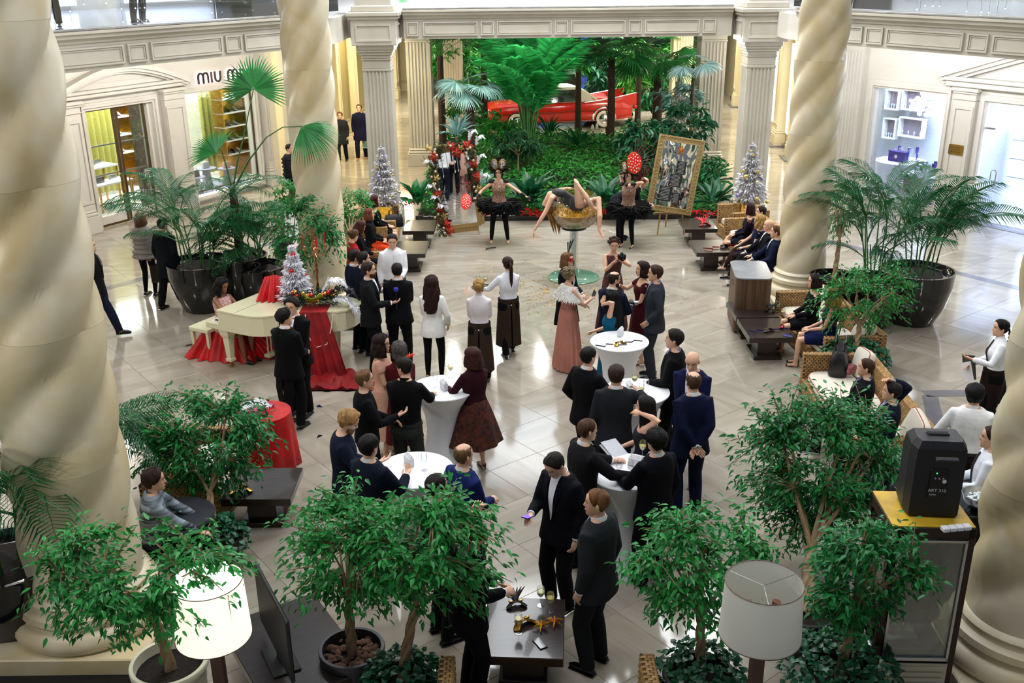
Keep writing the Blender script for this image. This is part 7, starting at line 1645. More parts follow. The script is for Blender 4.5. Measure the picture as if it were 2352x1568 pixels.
# gold-potted silver christmas trees
slv = mat('silver_tinsel', '#d6d4d6', .35, .1, rnd=.35, tl=.2)
def silver_tree(label, p, h, r, seed, pot_h=.85):
    t = thing('christmas_tree', label, 'christmas tree', p); q = M()
    for i, (a, b_) in enumerate((((-.24), .24),)): q.loft([[(x*k, y*k, z) for x, y in rrect(.46, .46, .05)] for z, k in ((0, .78), (pot_h, 1.0), (pot_h, .9), (pot_h-.04, .88))], True, 0, False)
    q.build('gold_pot', gold, t); xtree(t, h, r, 3600, slv, seed, pot_h+.02, 8)
    baubles(t, h, r, 46, [mat('silver_bauble', '#d6d8e2', .12, .9), mat('lilac_bauble', '#9a8fd0', .15, .7), MATS['champagne_bauble'], mat('pale_gold_bauble', '#cdb46a', .2, .8)], seed+1, .042, pot_h+.02, outer=1.05)
    q = M(); q.lathe([(.02, 0), (.03, .04), (.012, .08), (.002, .2)], 8, (0, 0, pot_h+h)); q.build('finial', mat('silver_bauble', '#d6d8e2', .12, .9), t)
p = onY(888, 475, 23.2); silver_tree('silver christmas tree in gold pot before the left square pillar', (p.x, 22.85, 0), 1.30, .42, 21, .72)
p = onY(1712, 475, 23.0); silver_tree('silver christmas tree in gold pot before the right square pillar', (p.x, 22.72, 0), 1.30, .42, 25, .72)
p = onY(1558, 250, 33.0); silver_tree('silver christmas tree deep in the garden under the pale fan palm', (p.x, 33, 0), 1.7, .45, 29, .8)
# red-draped stand with white plumes (left, behind the ficus)
p = at(605, 945, .75); t = thing('draped_stand', 'round stand draped in red cloth behind the left ficus', 'table', (p.x, p.y, 0)); q = M(); n = 60
q.loft([[((.34+.03*u*sin(11*2*pi*j/n)+.05*u)*cos(2*pi*j/n), (.34+.03*u*sin(11*2*pi*j/n)+.05*u)*sin(2*pi*j/n), .75-.74*u) for j in range(n)] for u in (0, .02, .2, .5, .8, 1)][::-1], True, 0, True); q.build('tablecloth', redc, t)
t = thing('feather_boa', 'white and pink feather boa heaped on the red-draped stand', 'feathers', (p.x-.08, p.y-.05, .76))
for i in range(5): a = i*1.25; plume(t, [(0, 0, .02), (.1*cos(a), .1*sin(a), .10), (.2*cos(a), .2*sin(a), .08)], .09, wf if i < 4 else mat('pink_feather', '#d04a80', .8), 80, 60+i, 'plume')
mask('dark pink mask on the red-draped stand', 602, 925, .77, mat('pink_mask', '#a83050', .4), .3, s=1.5)
# floor lamps
def lamp_thing(label, px, py, depth, lit, seed, sh_=.50):
    d = ray(px, py); c = EYE+d*depth; t = thing('floor_lamp', label, 'lamp', (c.x, c.y, 0)); zt = c.z
    shade = mat('lamp_shade_lit' if lit else 'lamp_shade_plain', '#fffaf0' if lit else '#efeee6', .8, tl=.35, emit=.5 if lit else 0)
    q = M(); q.lathe([(.285, zt-sh_), (.265, zt), (.262, zt), (.282, zt-sh_)], 56, caps=False); q.build('lamp_shade', shade, t)
    for z, r_ in ((zt, .266), (zt-sh_, .286)): q = M(); q.tube([(r_*cos(a), r_*sin(a), z) for a in [2*pi*i/40 for i in range(41)]], .004, 5, caps=False); q.build('shade_rim', mat('rim_dark', '#5a4434', .5), t)
    q = M()
    for i in range(3): a = 2*pi*i/3+.4; q.tube([(0, 0, zt-.03), (.264*cos(a), .264*sin(a), zt-.01)], .003, 4)
    q.build('spider_fitting', steel, t)
    if lit:
        q = M(); q.lathe([(.258, zt-.012), (.255, zt-.008), (.0, zt-.008)], 40); q.build('top_diffuser', mat('diffuser_lit', '#fffaf0', .6, emit=1.3), t); q = M(); q.ell((0, 0, zt), (.035, .035, .012), 12, 5); q.build('finial', bronze, t)
        q = M(); q.box((.27, 0, 0), (.004, .004, .5), rot(-.7) @ tl(.0, 0, zt-.26)); q.build('shade_seam', mat('seam_tan', '#b9a070', .6), t)
        l = lamp('lamp_bulb', (c.x, c.y, zt-.25), 38, (1, .96, .9), .05)
    else:
        for s in (-1, 1): q = M(); q.cyl((s*.08, 0, zt-.28), (s*.10, 0, zt-.16), .03, .03, 12); q.build('socket', mat('brown_socket', '#6b3f2a', .5), t)
        q = M(); q.tube([(-.09, 0, zt-.27), (0, 0, zt-.22), (.09, 0, zt-.27)], .012, 6); q.build('socket_arm', mat('brown_socket', '#6b3f2a', .5), t)
    wp = mat('brown_lacquer_post', '#4a3028', .35)
    M().box((0, 0, (zt-.25)/2+.02), (.09, .09, zt-.25), bev=.004).build('post', wp, t); M().box((0, 0, .02), (.34, .34, .04), bev=.005).build('base', wp, t)
lamp_thing('lit floor lamp with white drum shade beside the monitor', 474, 1332, 7.5, True, 1)
lamp_thing('unlit floor lamp with open white drum shade on the right', 1756, 1336, 6.85, False, 2, .43)
# monitor on black desk, round black table (left bottom)
t = thing('monitor', 'black flat monitor seen from behind beside the lit lamp', 'monitor', (-2.03, 7.0, .42), rad(-62)); M().box((0, 0, .42), (.98, .035, .60), bev=.01).build('panel_back', mat('dark_plastic', '#1b1c20', .35), t)
M().box((0, .03, .08), (.12, .05, .16)).build('stand_neck', black_m, t); M().box((0, .02, .01), (.42, .24, .02), bev=.005).build('stand_base', black_m, t); M().box((.16, .022, .40), (.035, .004, .2)).build('white_sticker', white_c, t)
c = at(385, 1190, .72); t = thing('round_table', 'dark round-topped table beside the near left column', 'table', (c.x+.08, c.y+.08, 0)); dgm = mat('dark_grey_top', '#303138', .35, var=.15)
M().lathe([(.36, .68), (.37, .70), (.36, .72), (0, .72)], 48).build('tabletop', dgm, t); M().lathe([(.22, 0), (.22, .03), (.05, .05), (.045, .68)], 24).build('pedestal', black_m, t)
# bar area at the right: round dark table, fridge, loudspeaker, ice bowl
c = at(2085, 1105, 1.05); t = thing('bar_table', 'dark round bar table with rows of empty wine glasses', 'table', (c.x+.1, c.y, 0)); M().lathe([(.58, 1.0), (.60, 1.02), (.59, 1.05), (0, 1.05)], 56).build('tabletop', mat('dark_glitter_top', '#27262c', .3, var=.4, vscale=90), t)
M().lathe([(.35, 0), (.35, .04), (.08, .06), (.08, 1.0)], 28).build('pedestal', black_m, t)
for i in range(4):
    for j in range(3):
        p = at(2047+i*17, 1060+j*13, 1.055)
        if i == 3 and j == 2: continue
        g_ = wine_glass('empty wine glass in the tight rows on the round bar table', (p.x, p.y, 1.055), False, 'empty wine glasses on the round bar table')
t = thing('display_fridge', 'brown glass-fronted display fridge with yellow top', 'refrigerator', (3.31, 6.78, 0), rad(-3)); bz = mat('brown_fridge_metal', '#33241e', .35, .3)
W_, D_, Hh = .66, .58, 1.80
for (x, y) in ((-W_/2+.03, .03), (W_/2-.03, .03), (-W_/2+.03, D_-.03), (W_/2-.03, D_-.03)): M().box((x, y, Hh/2), (.06, .06, Hh), bev=.004).build('post', bz, t)
M().box((0, D_/2, Hh-.05), (W_, D_, .10), bev=.005).build('top_casing', bz, t); M().box((0, D_/2, Hh+.004), (W_-.02, D_-.02, .01)).build('yellow_top', mat('yellow_top_sheet', '#c9a22a', .45, var=.25, vscale=6), t)
q = M(); q.box((0, D_/2, .28), (W_-.04, D_-.04, .52)); q.build('base_casing', bz, t)
for i in range(8): q = M(); q.box((0, -.012, .08+i*.055), (W_-.16, .02, .03), rot(0)); q.build('grille_slat', mat('cream_grille', '#b9b29a', .5), t)
M().box((0, -.004, .27), (W_-.10, .008, .48)).build('grille_frame', mat('cream_grille', '#b9b29a', .5), t)
fg = glass('fridge_glass', (.93, .97, .95), .12); M().box((0, .0, 1.12), (W_-.12, .008, 1.12)).build('glass_door', fg, t)
q = M(); q.box((-W_/2+.07, -.01, 1.12), (.02, .02, 1.14)); q.box((W_/2-.07, -.01, 1.12), (.02, .02, 1.14)); q.box((0, -.01, .56), (W_-.12, .02, .03)); q.box((0, -.01, 1.69), (W_-.12, .02, .02)); q.build('door_frame', steel, t)
for s in (-1, 1): M().box((s*(W_/2-.01), D_/2, 1.12), (.006, D_-.12, 1.12)).build('side_glass', fg, t)
M().box((0, D_-.02, 1.12), (W_-.1, .02, 1.12)).build('back_panel', mat('pale_fridge_back', '#c9cbc6', .4), t)
for z in (.62, .88, 1.14, 1.38): q = M(); q.lathe([(.25, z), (.25, z+.006), (0, z+.006)], 36, (0, D_/2-.02, 0)); q.build('round_shelf', glass('shelf_glass', (.86, .93, .9), .2), t)
q = M(); q.lathe([(.012, .55), (.012, 1.6)], 8, (0, D_/2-.02, 0)); q.build('shelf_pole', steel, t)
t2 = thing('cake_tray', 'white tray of pastel cakes inside the display fridge', 'food', tuple(Vector((3.31, 6.78, 0))+Vector((-.05, .24, .63)))); M().box((0, 0, .015), (.26, .2, .03), bev=.008).build('tray', white_c, t2)
for i in range(6): q = M(); q.lathe([(.03, 0), (.032, .03), (.02, .045), (0, .05)], 12, (-.08+.08*(i % 3), -.04+.08*(i//3), .03)); q.build('cake', mat(('pink_icing', 'mint_icing', 'cream_icing')[i % 3], ('#c98070', '#a8b08a', '#d8cfa8')[i % 3], .6), t2)
for i, z in enumerate((.89, 1.15)):
    t2 = thing('glass_dome', 'clear glass dome %s in the display fridge' % ('on the middle shelf', 'on the upper shelf')[i], 'glass', (3.31+.05, 6.99, z)); q = M(); q.lathe([(.14, 0), (.14, .06), (.11, .12), (.05, .155), (.012, .16), (.014, .19), (0, .195)], 28, caps=False); q.build('dome', gls, t2); M().lathe([(.15, -.004), (.15, .002), (0, .002)], 28).build('plate', gls, t2)
# loudspeaker
t = thing('loudspeaker', 'black portable loudspeaker standing on the yellow-topped fridge', 'loudspeaker', (3.36, 7.08, 1.815), rad(-6)); spm = mat('speaker_plastic', '#14151a', .5, bump=.3, bscale=120)
q = M(); prof = [(-.19, -.16), (.19, -.16), (.215, -.05), (.20, .17), (-.20, .17), (-.215, -.05)]; q.loft([[(x*k, y*k2-sh, z) for x, y in prof] for z, k, k2, sh in ((0, .93, .95, 0), (.03, 1, 1, 0), (.50, 1, 1, 0), (.60, .97, .95, .01), (.66, .80, .7, .02))], True, 0, False); q.build('cabinet', spm, t)
q = M(); q.box((0, -.0, .663), (.17, .06, .02), bev=.008); q.build('handle_recess', mat('recess_black', '#020203', .8), t); q = M(); q.box((0, -.10, .635), (.17, .05, .03), rot(.3, 'X'), bev=.008); q.build('handle', spm, t)
q = M(); q.box((.0, -.163, .30), (.14, .012, .26), bev=.004); o = q.build('control_panel', mat('panel_black', '#0a0a0c', .3), t)
q = M(); 
for i in range(3): q.lathe([(.010, 0), (.008, .012), (0, .012)], 10, T=tl(-.03+.03*i, -.169, .36) @ rot(pi/2, 'X'))
q.build('knob', steel, t)['kind'] = 'stuff'; M().box((-.02, -.17, .40), (.006, .004, .006)).build('green_led', mat('green_led', '#30ff60', .4, emit=6), t)
q = M(); q.lathe([(.016, 0), (.016, .004), (0, .004)], 16, T=tl(.045, -.169, .33) @ rot(pi/2, 'X')); q.build('round_badge', white_c, t)
def text(parent, s, size, T, m, name='lettering', ext=.001, align='CENTER'):
    cu = bpy.data.curves.new(name, 'FONT'); cu.body = s; cu.size = size; cu.extrude = ext; cu.align_x = align; cu.materials.append(m); o = bpy.data.objects.new(name, cu); C.objects.link(o); me_ = bpy.data.meshes.new_from_object(o); bpy.data.objects.remove(o); o = bpy.data.objects.new(name, me_); C.objects.link(o); o.parent = parent; o.matrix_local = T; return o
text(t, 'ART 310', .038, tl(0, -.1705, .235) @ rot(pi/2, 'X'), mat('white_print', '#c8c8c8', .5)); text(t, 'active', .022, tl(-.03, -.1705, .205) @ rot(pi/2, 'X'), MATS['white_print'])
t = thing('extension_strip', 'row of white adapter plugs on the fridge top', 'plug', tuple(at(2195, 1217, 1.82)), rad(8))
for i in range(4): M().box((-.09+.06*i, 0, .02), (.055, .06, .035), bev=.005).build('socket_block', white_c, t)
c = at(2248, 1165, 1.25); t = thing('ice_bowl', 'steel bowl of ice beside the near right column', 'bowl', tuple(c)); q = M(); q.lathe([(.04, 0), (.10, .02), (.15, .08), (.165, .14), (.16, .14), (.145, .085), (.095, .03), (0, .02)], 36); q.build('bowl', steel, t)
icem = mat('ice', '#d4dfe2', .08, coat=.5)
for i in range(40): a = R.uniform(0, 2*pi); r_ = .11*sqrt(R.random()); M().box((0, 0, 0), (.03, .026, .024), tl(r_*cos(a), r_*sin(a), .075+R.uniform(0, .03)) @ rot(R.uniform(0, 3)) @ rot(R.uniform(0, 2), 'X'), bev=.004).build('ice_cube', icem, t)
t = thing('bar_counter', 'black service counter behind the fridge', 'counter', (c.x-.02, c.y+.12, 0)); M().box((0, 0, .61), (.36, .5, 1.22), bev=.01).build('body', black_m, t); M().box((0, 0, 1.232), (.40, .54, .025), bev=.005).build('counter_top', black_gloss, t)
# things in hands
def at_hand(pi_, side, fwd=.09, off=(0, 0, 0)): p, a = hand_pt(pi_, side, fwd); return p+Vector(off), a
p, a = at_hand(p37, 1); t = thing('phone', 'phone glowing purple in the young man\'s hand', 'phone', p+Vector((0, 0, .02)), a+.3); M().box((0, 0, 0), (.07, .14, .009), tl(0, 0, 0) @ rot(.3, 'X'), bev=.002).build('case', black_gloss, t); M().box((0, 0, .006), (.062, .128, .001), rot(.3, 'X')).build('screen', mat('purple_screen', '#5a3cff', .3, emit=1.6), t)
p, a = at_hand(p24, 1, .10); t = thing('camera', 'black camera held up by the woman in floral dress', 'camera', p+Vector((.07, -.02, .03)), a); M().box((0, 0, 0), (.14, .06, .095), bev=.012).build('camera_body', black_m, t); q = M(); q.lathe([(.04, 0), (.04, .03), (.044, .035), (.042, .09), (.036, .09), (.03, .07), (0, .068)], 22, T=tl(0, .03, 0) @ rot(-pi/2, 'X')); q.build('lens', black_gloss, t); M().box((0, 0, .06), (.05, .05, .03), bev=.008).build('viewfinder', black_m, t)
p, a = at_hand(p25, 1, .1); t = thing('camera', 'black and silver camera in the hands of the balding bearded man', 'camera', p+Vector((0, 0, .02)), a-.8); M().box((0, 0, 0), (.14, .06, .09), bev=.012).build('camera_body', black_m, t); q = M(); q.lathe([(.036, 0), (.036, .06), (.03, .06), (0, .05)], 20, T=tl(0, .03, 0) @ rot(-pi/2, 'X')); q.build('lens', steel, t)
p, a = at_hand(p23, 1, .08); t = thing('phone', 'dark phone held by the woman in fur stole', 'phone', p+Vector((0, .0, .05)), a); M().box((0, 0, 0), (.07, .012, .14), rot(.5, 'Y'), bev=.003).build('case', black_gloss, t); M().box((0, .008, 0), (.06, .002, .12), rot(.5, 'Y')).build('screen', black_gloss, t)
p, a = at_hand(p8, -1, .12); t = thing('serving_tray', 'dark tray carried by the waitress with a ponytail', 'tray', p+Vector((0, 0, .03)), a); M().lathe([(.17, 0), (.175, .012), (.17, .012), (.165, .004), (0, .004)], 32).build('tray_plate', black_m, t)
for i in range(2): wine_glass('filled wine glass on the carried tray, %s of the two' % ('left', 'right')[i], tuple(p+Vector((-.06+.12*i, 0, .036))), True)
p, a = at_hand(p3, 1, .08); t = thing('blue_flower', 'blue paper flower on a stem held by the man in profile', 'flower', p, a); q = M(); q.tube([(0, 0, -.12), (0, 0, .18)], .005, 5); q.build('stem', mat('navy_stem', '#16205a', .5), t); q = M(); 
for k in range(6): b_ = k*1.05; q.ell((.02*cos(b_), .02*sin(b_), .2), (.024, .02, .035), 8, 5)
q.build('petals', mat('blue_petal', '#20309a', .5), t)
p, a = at_hand(p30, 1, .1)
wine_glass('wine glass raised by the man in charcoal suit', tuple(p+Vector((0, 0, -.04))), True)
p, a = at_hand(p39, 1, .06); t = thing('menu_folder', 'dark folder and papers carried by the braided waitress', 'folder', p+Vector((.02, 0, -.02)), a+.4); M().box((0, 0, 0), (.24, .02, .32), rot(.3, 'Y'), bev=.003).build('cover', mat('olive_folder', '#3a352c', .5), t); M().box((.03, .015, -.06), (.2, .006, .26), rot(.5, 'Y')).build('paper', white_c, t)
p, a = at_hand(p6, -1, .05); t = thing('clutch_folder', 'dark green folder held by the woman in white jacket', 'folder', p, a+.3); M().box((0, 0, 0), (.2, .02, .26), bev=.003).build('cover', mat('dark_green_folder', '#0c1a18', .4), t); M().box((0, .012, 0), (.19, .004, .25)).build('paper', white_c, t)
p, a = at_hand(p51, 1, .05); t = thing('shopping_bag', 'brown paper shopping bag hanging from the quilted-coat woman\'s hand', 'bag', (p.x+.1, p.y, 0.28), a+.2)
M().loft([[(x*k, y, z) for x, y in ((-.21, -.07), (.21, -.07), (.21, .07), (-.21, .07))] for z, k in ((0, 1), (.34, 1.03), (.34, 1.0), (.03, .97))], True, 0, False).build('paper_body', mat('brown_paper_bag', '#2c241c', .6), t); q = M(); q.tube([(-.08, 0, .34), (-.06, 0, .50), (.06, 0, .50), (.08, 0, .34)], .005, 5); q.build('handle', black_m, t)
p, a = at_hand(p48, -1, .05); t = thing('shopping_bag', 'pale green shopping bag carried by the man in parka', 'bag', (p.x, p.y, .38), a); M().loft([[(x*k, y, z) for x, y in ((-.17, -.06), (.17, -.06), (.17, .06), (-.17, .06))] for z, k in ((0, 1), (.36, 1.03), (.36, 1.0), (.03, .97))], True, 0, False).build('paper_body', mat('mint_bag', '#7a9a90', .6), t); q = M(); q.tube([(-.08, 0, .36), (-.05, 0, .46), (.05, 0, .46), (.08, 0, .36)], .005, 5); q.build('handle', white_c, t)
p, a = at_hand(p34, 1, .05) ; t = thing('programme', 'grey folded programme held by the woman touching her head', 'paper', tuple(at(1410, 1035, 1.12)), .5); M().box((0, 0, 0), (.2, .28, .006), rot(.25, 'X')).build('sheet', mat('grey_paper', '#9a9ca4', .6), t); M().box((0.02, 0.02, .012), (.19, .27, .004), rot(.3, 'X')).build('cover', mat('pale_paper', '#b9bcc4', .6), t)
# fur stole, feathers, mask on the pair
e, inf = p23; rr = np.random.RandomState(8); T = inf['T']; n = 2600; a = rr.uniform(-.2, 2*pi-.2, n); u = rr.uniform(0, 1, n); rx = .10+.13*u; z = .50-.22*u-.03*np.sin(a)
P_ = np.stack([rx*1.15*np.cos(a), rx*.95*np.sin(a), z], 1); A = np.array(T.to_3x3()); tt = np.array(T.translation)
D = np.stack([np.cos(a)*.5, np.sin(a)*.5, -np.ones(n)*.8], 1)+rr.normal(size=(n, 3))*.3; V, F = leaf_arrays(P_ @ A.T+tt, D, np.stack([np.cos(a), np.sin(a), rr.normal(size=n)*.3], 1), rr.uniform(.03, .06, n), np.full(n, .012)); arrays_obj('fur_stole', V, F, mat('white_fur', '#f2f0ea', .9, tl=.15), e, True, kind='stuff')
q = M(); rws = []
for u in (0, .35, .7, 1): rws.append([(T @ Vector(((.105+.12*u)*1.15*cos(aa), (.105+.12*u)*.95*sin(aa), .5-.21*u-.03*sin(aa)))) for aa in [2*pi*j/24 for j in range(24)]])
q.loft(rws+[[tuple(Vector(p)+Vector((0, 0, -.012))) for p in r_] for r_ in reversed(rws)], False, 0, True); q.build('stole_lining', MATS['white_fur'], e)
e, inf = p22; mask_mesh(e, MATS['red_foil'], inf['HEAD'] @ tl(0, .062, .135) @ Matrix.Scale(.8, 4)); q = M()
for i in range(3): aa = -.5+.45*i; q.tube([inf['HEAD'] @ Vector((-.03, -.02, .2)), inf['HEAD'] @ Vector((-.10+.12*sin(aa), -.03, .34)), inf['HEAD'] @ Vector((-.13+.2*sin(aa), -.03, .42))], [.004, .02, .024], 8, flat=.3)
q.build('peacock_feathers', mat('peacock', '#12312e', .5, var=.5), e)['kind'] = 'stuff'
# small floor details
for lab, px, py, w_ in (('small metal floor socket plate near the piano bench', 438, 792, .22), ('small metal floor socket plate right of the grey-suited man', 1571, 686, .16)):
    t = thing('floor_socket', lab, 'floor socket', ontop(px, py, .002), .7); M().box((0, 0, .002), (w_, w_*.6, .004), bev=.001).build('plate', mat('socket_brass', '#8d8874', .4, .4), t); M().box((0, 0, .005), (w_*.7, w_*.35, .002)).build('cover', steel, t)

c = at(655, 492, .55); t = thing('drum_table', 'small white ribbed drum table by the boutique, left of the mid left column', 'table', (c.x, c.y, 0)); q = M(); n = 48
q.loft([[((.26+.006*(j % 2))*cos(2*pi*j/n), (.26+.006*(j % 2))*sin(2*pi*j/n), z) for j in range(n)] for z in (0, .53)], True, 0, False); q.build('drum', white_c, t); M().lathe([(.27, .53), (.275, .55), (0, .55)], 40).build('tabletop', white_c, t)
p, a = at_hand(p13, 1, .1); t = thing('orange_flower', 'orange feather flower held up by the grey-haired woman', 'flower', tuple(at(940, 822, 1.42))); q = M()
for k in range(8): b_ = k*.8; q.tube([(0, 0, 0), (.03*cos(b_), .03*sin(b_), .03), (.07*cos(b_), .07*sin(b_), .05)], [.006, .014, .002], 5, flat=.4)
q.build('petals', mat('orange_petal', '#d8401a', .6), t); q = M(); q.tube([(0, 0, 0), (-.04, -.02, -.25)], .004, 5); q.build('stem', stemg, t)
for i, (px, py, c_) in enumerate(((733, 934, '#2a2a80'), (733, 1003, '#0c0c0c'))):
    t = thing('petal_scrap', ('small blue paper scrap on the floor by the tailcoated man\'s shoes', 'small dark scrap on the floor below the blue one')[i], 'scrap', tuple(at(px, py, .006)), i*1.0); q = M(); q.tube([(-.04, 0, .004), (0, .01, .012), (.05, -.01, .004)], [.008, .02, .006], 6, flat=.3); q.build('scrap_body', mat('scrap'+c_, c_, .6), t)
# ---------------------------------------------------------------- shop interiors
def iroom(name, T, poly, back, side, wall_c, light_c, power, lc, h=3.4):
    m = M(); m.prism(poly, 0, .004); o = struct('floor_'+name, m, mat('shop_floor_'+name, '#c9c9c9', .15)); o.matrix_world = T
    m = M(); sbox(m, back[0], back[1], back[2]-.1, back[2], 0, h)
    for s_ in side: sbox(m, s_-.05, s_+.05, back[2], -.36, 0, h)
    o = struct('wall_'+name, m, wall_c); o.matrix_world = T
    m = M(); m.prism(poly, h, h+.1); o = struct('ceiling_'+name, m, stone_w); o.matrix_world = T
    p = T @ Vector((lc[0], lc[1], h-.05)); l = area('shop_ceiling_light', p, (lc[2], lc[3]), power, light_c); l.rotation_euler = (0, 0, atan2(T[1][0], T[0][0]))
olive = mat('olive_curtain', '#9a9448', .8); cur_w = mat('boutique_wall', '#cfd0bd', .6)
iroom('boutique', TL_, [(-.2, -.36), (-.2, -4.2), (13.0, -4.2), (6.9, -.36)], (-.2, 13.0, -4.2), (-.2,), cur_w, (1, .98, .92), 700, (5.2, -2.4, 6.5, 2.4))
iroom('shop', TR_, [(.3, -.36), (-5.6, -4.4), (3.35, -4.4), (3.35, -.36)], (-5.6, 3.4, -4.4), (3.37,), mat('cool_shop_wall', '#c3c9e0', .5), (.80, .86, 1.0), 290, (.4, -2.4, 3.6, 2.4)); iroom('salon', TR_, [(3.42, -.36), (3.42, -5), (7.6, -5), (7.6, -.36)], (3.4, 7.6, -5), (7.6,), mat('cool_shop_wall2', '#cfd4ea', .4), (.80, .86, 1.0), 360, (5.4, -2.6, 3, 3))
def shopthing(name, label, cat, T, group=None):
    t = thing(name, label, cat, group=group); t.matrix_world = T; return t
def curtain(label, T, s0, s1, y, z0, z1, n):
    t = shopthing('curtain', label, 'curtain', T); q = M(); rows = []; K = n*8
    for z in (z0, (z0+z1)/2, z1): rows.append([(lerp(s0, s1, i/K), y+.06*sin(2*pi*i/8), z) for i in range(K+1)]+[(lerp(s0, s1, i/K), y+.06*sin(2*pi*i/8)-.01, z) for i in range(K, -1, -1)])
    q.loft(rows, True, 0, True); q.build('fabric', olive, t); M().tube([(s0, y, z1+.02), (s1, y, z1+.02)], .02, 6).build('rail', brass, t)
curtain('olive curtain seen through the boutique glass door', TL_, 2.2, 3.95, -3.1, .1, 3.2, 9); curtain('olive curtain in the boutique behind the show window', TL_, 6.6, 7.4, -2.6, .1, 3.2, 4)
t = shopthing('marble_screen', 'dark veined marble panel inside the boutique door', 'panel', TL_); q = M(); sbox(q, 2.78, 3.3, -1.0, -.9, .0, 3.0); q.build('slab', marble('dark_emperador', '#3a2c22', '#5a4838', .15, 3, veins='#b09a70'), t)
def rack(label, T, s0, s1, y, zs, dep=.4, items=True, seed=0, cols=('#c9cdd6', '#1c1c24', '#2a3c9a', '#b8b0a0', '#d8dce0')):
    t = shopthing('display_shelf', label, 'shelf', T); rr = random.Random(seed)
    q = M(); sbox(q, s0, s0+.03, y-dep, y, 0, zs[-1]+.4); sbox(q, s1-.03, s1, y-dep, y, 0, zs[-1]+.4); sbox(q, s0, s1, y-dep-.02, y-dep, 0, zs[-1]+.4); q.build('frame', brass if items else white_c, t)
    for z in zs: q = M(); sbox(q, s0, s1, y-dep, y, z, z+.03); q.build('shelf_board', white_c, t)
    for z in zs:
        x = s0+.14
        while x < s1-.12:
            c_ = rr.choice(cols); tt = shopthing('shoe', '%s shoe on the brass shelves %s' % (dict(zip(cols, ('pale grey', 'black', 'blue', 'beige', 'off-white')))[c_], 'behind the boutique show window' if seed == 3 else 'seen through the boutique door'), 'shoe', T, 'shoes on the boutique shelves'); q = M()
            q.tube([(x, y-.1, z+.06), (x, y-.18, z+.10), (x, y-.26, z+.14)], [.03, .04, .03], 8, flat=.6); q.build('upper', mat('item'+c_, c_, .3), tt); q = M(); sbox(q, x-.02, x+.02, y-.28, y-.10, z+.03, z+.05); q.build('sole', black_m, tt); x += rr.uniform(.2, .3)
rack('brass shoe shelves in the boutique behind the show window', TL_, 6.55, 7.5, -1.6, (.7, 1.1, 1.5, 1.9, 2.3), seed=3)
rack('brass shelves at the back of the boutique seen through the door', TL_, 4.0, 4.7, -3.3, (1.0, 1.5, 2.0, 2.4), seed=4)
lil = mat('lilac_grey_plinth', '#8c93b0', .5)
for i, (s, y, h, r_) in enumerate(((4.5, -.75, .44, .25), (5.1, -.98, .56, .28), (5.7, -.8, .48, .24))):
    t = shopthing('display_plinth', 'lilac-grey mushroom display plinth in the boutique window, %s' % ('nearest the door side', 'the tallest in the middle', 'nearest the right edge')[i], 'plinth', TL_ @ tl(s, y, .1)); q = M(); q.lathe([(.16, 0), (.10, h-.04), (.10, h-.03)], 24); q.build('cone', lil, t); q = M(); q.lathe([(r_, h-.03), (r_, h), (0, h)], 30); q.build('top_disc', lil, t)
    c_ = ('#3a3060', '#d6d6dc', '#d09a90')[i]; t = shopthing('handbag', '%s handbag on a lilac plinth in the boutique window' % ('dark blue', 'white', 'pink')[i], 'bag', TL_ @ tl(s, y, .1+h) @ Matrix.Scale(.7, 4)); q = M(); q.loft([[(x*a, yy*b_, z) for x, yy in rrect(.34, .14, .04)] for z, a, b_ in ((0, 1, 1), (.2, 1, 1), (.25, .9, .6))], True, 0, True); q.build('bag_body', mat('bag'+c_, c_, .35), t); q = M(); q.tube([(-.09, 0, .24), (-.06, 0, .34), (.06, 0, .34), (.09, 0, .24)], .008, 6); q.build('handle', mat('bag'+c_, c_, .35), t)
q = M(); sbox(q, 3.75, 6.4, -1.5, -.36, .06, .10); o = struct('trim_window_floor', q, lil); o.matrix_world = TL_
for i, (s, y, z_) in enumerate(((2.35, -1.7, .72), (2.4, -2.3, 1.05))):
    t = shopthing('display_table', 'white %s display table with small bags in the boutique' % ('low', 'high')[i], 'table', TL_); q = M(); sbox(q, s-.5, s+.6, y-.3, y+.3, z_-.04, z_); q.build('tabletop', white_c, t)
    for a in (-.46, .56):
        for b_ in (-.27, .27): q = M(); sbox(q, s+a-.02, s+a+.02, y+b_-.02, y+b_+.02, 0, z_-.04); q.build('leg', brass, t)
    for k in range(2): tt = shopthing('clutch_bag', '%s clutch bag on the %s white boutique table' % (('black', 'grey')[k], ('low', 'high')[i]), 'bag', TL_ @ tl(s-.2+.4*k, y, z_)); q = M(); q.loft([[(x*a, yy, z) for x, yy in rrect(.24, .1, .03)] for z, a in ((0, 1), (.12, 1), (.15, .9))], True, 0, True); q.build('bag_body', black_gloss if k == 0 else steel, tt); q = M(); q.tube([(-.05, 0, .15), (0, 0, .2), (.05, 0, .15)], .005, 5); q.build('chain', brass, tt)
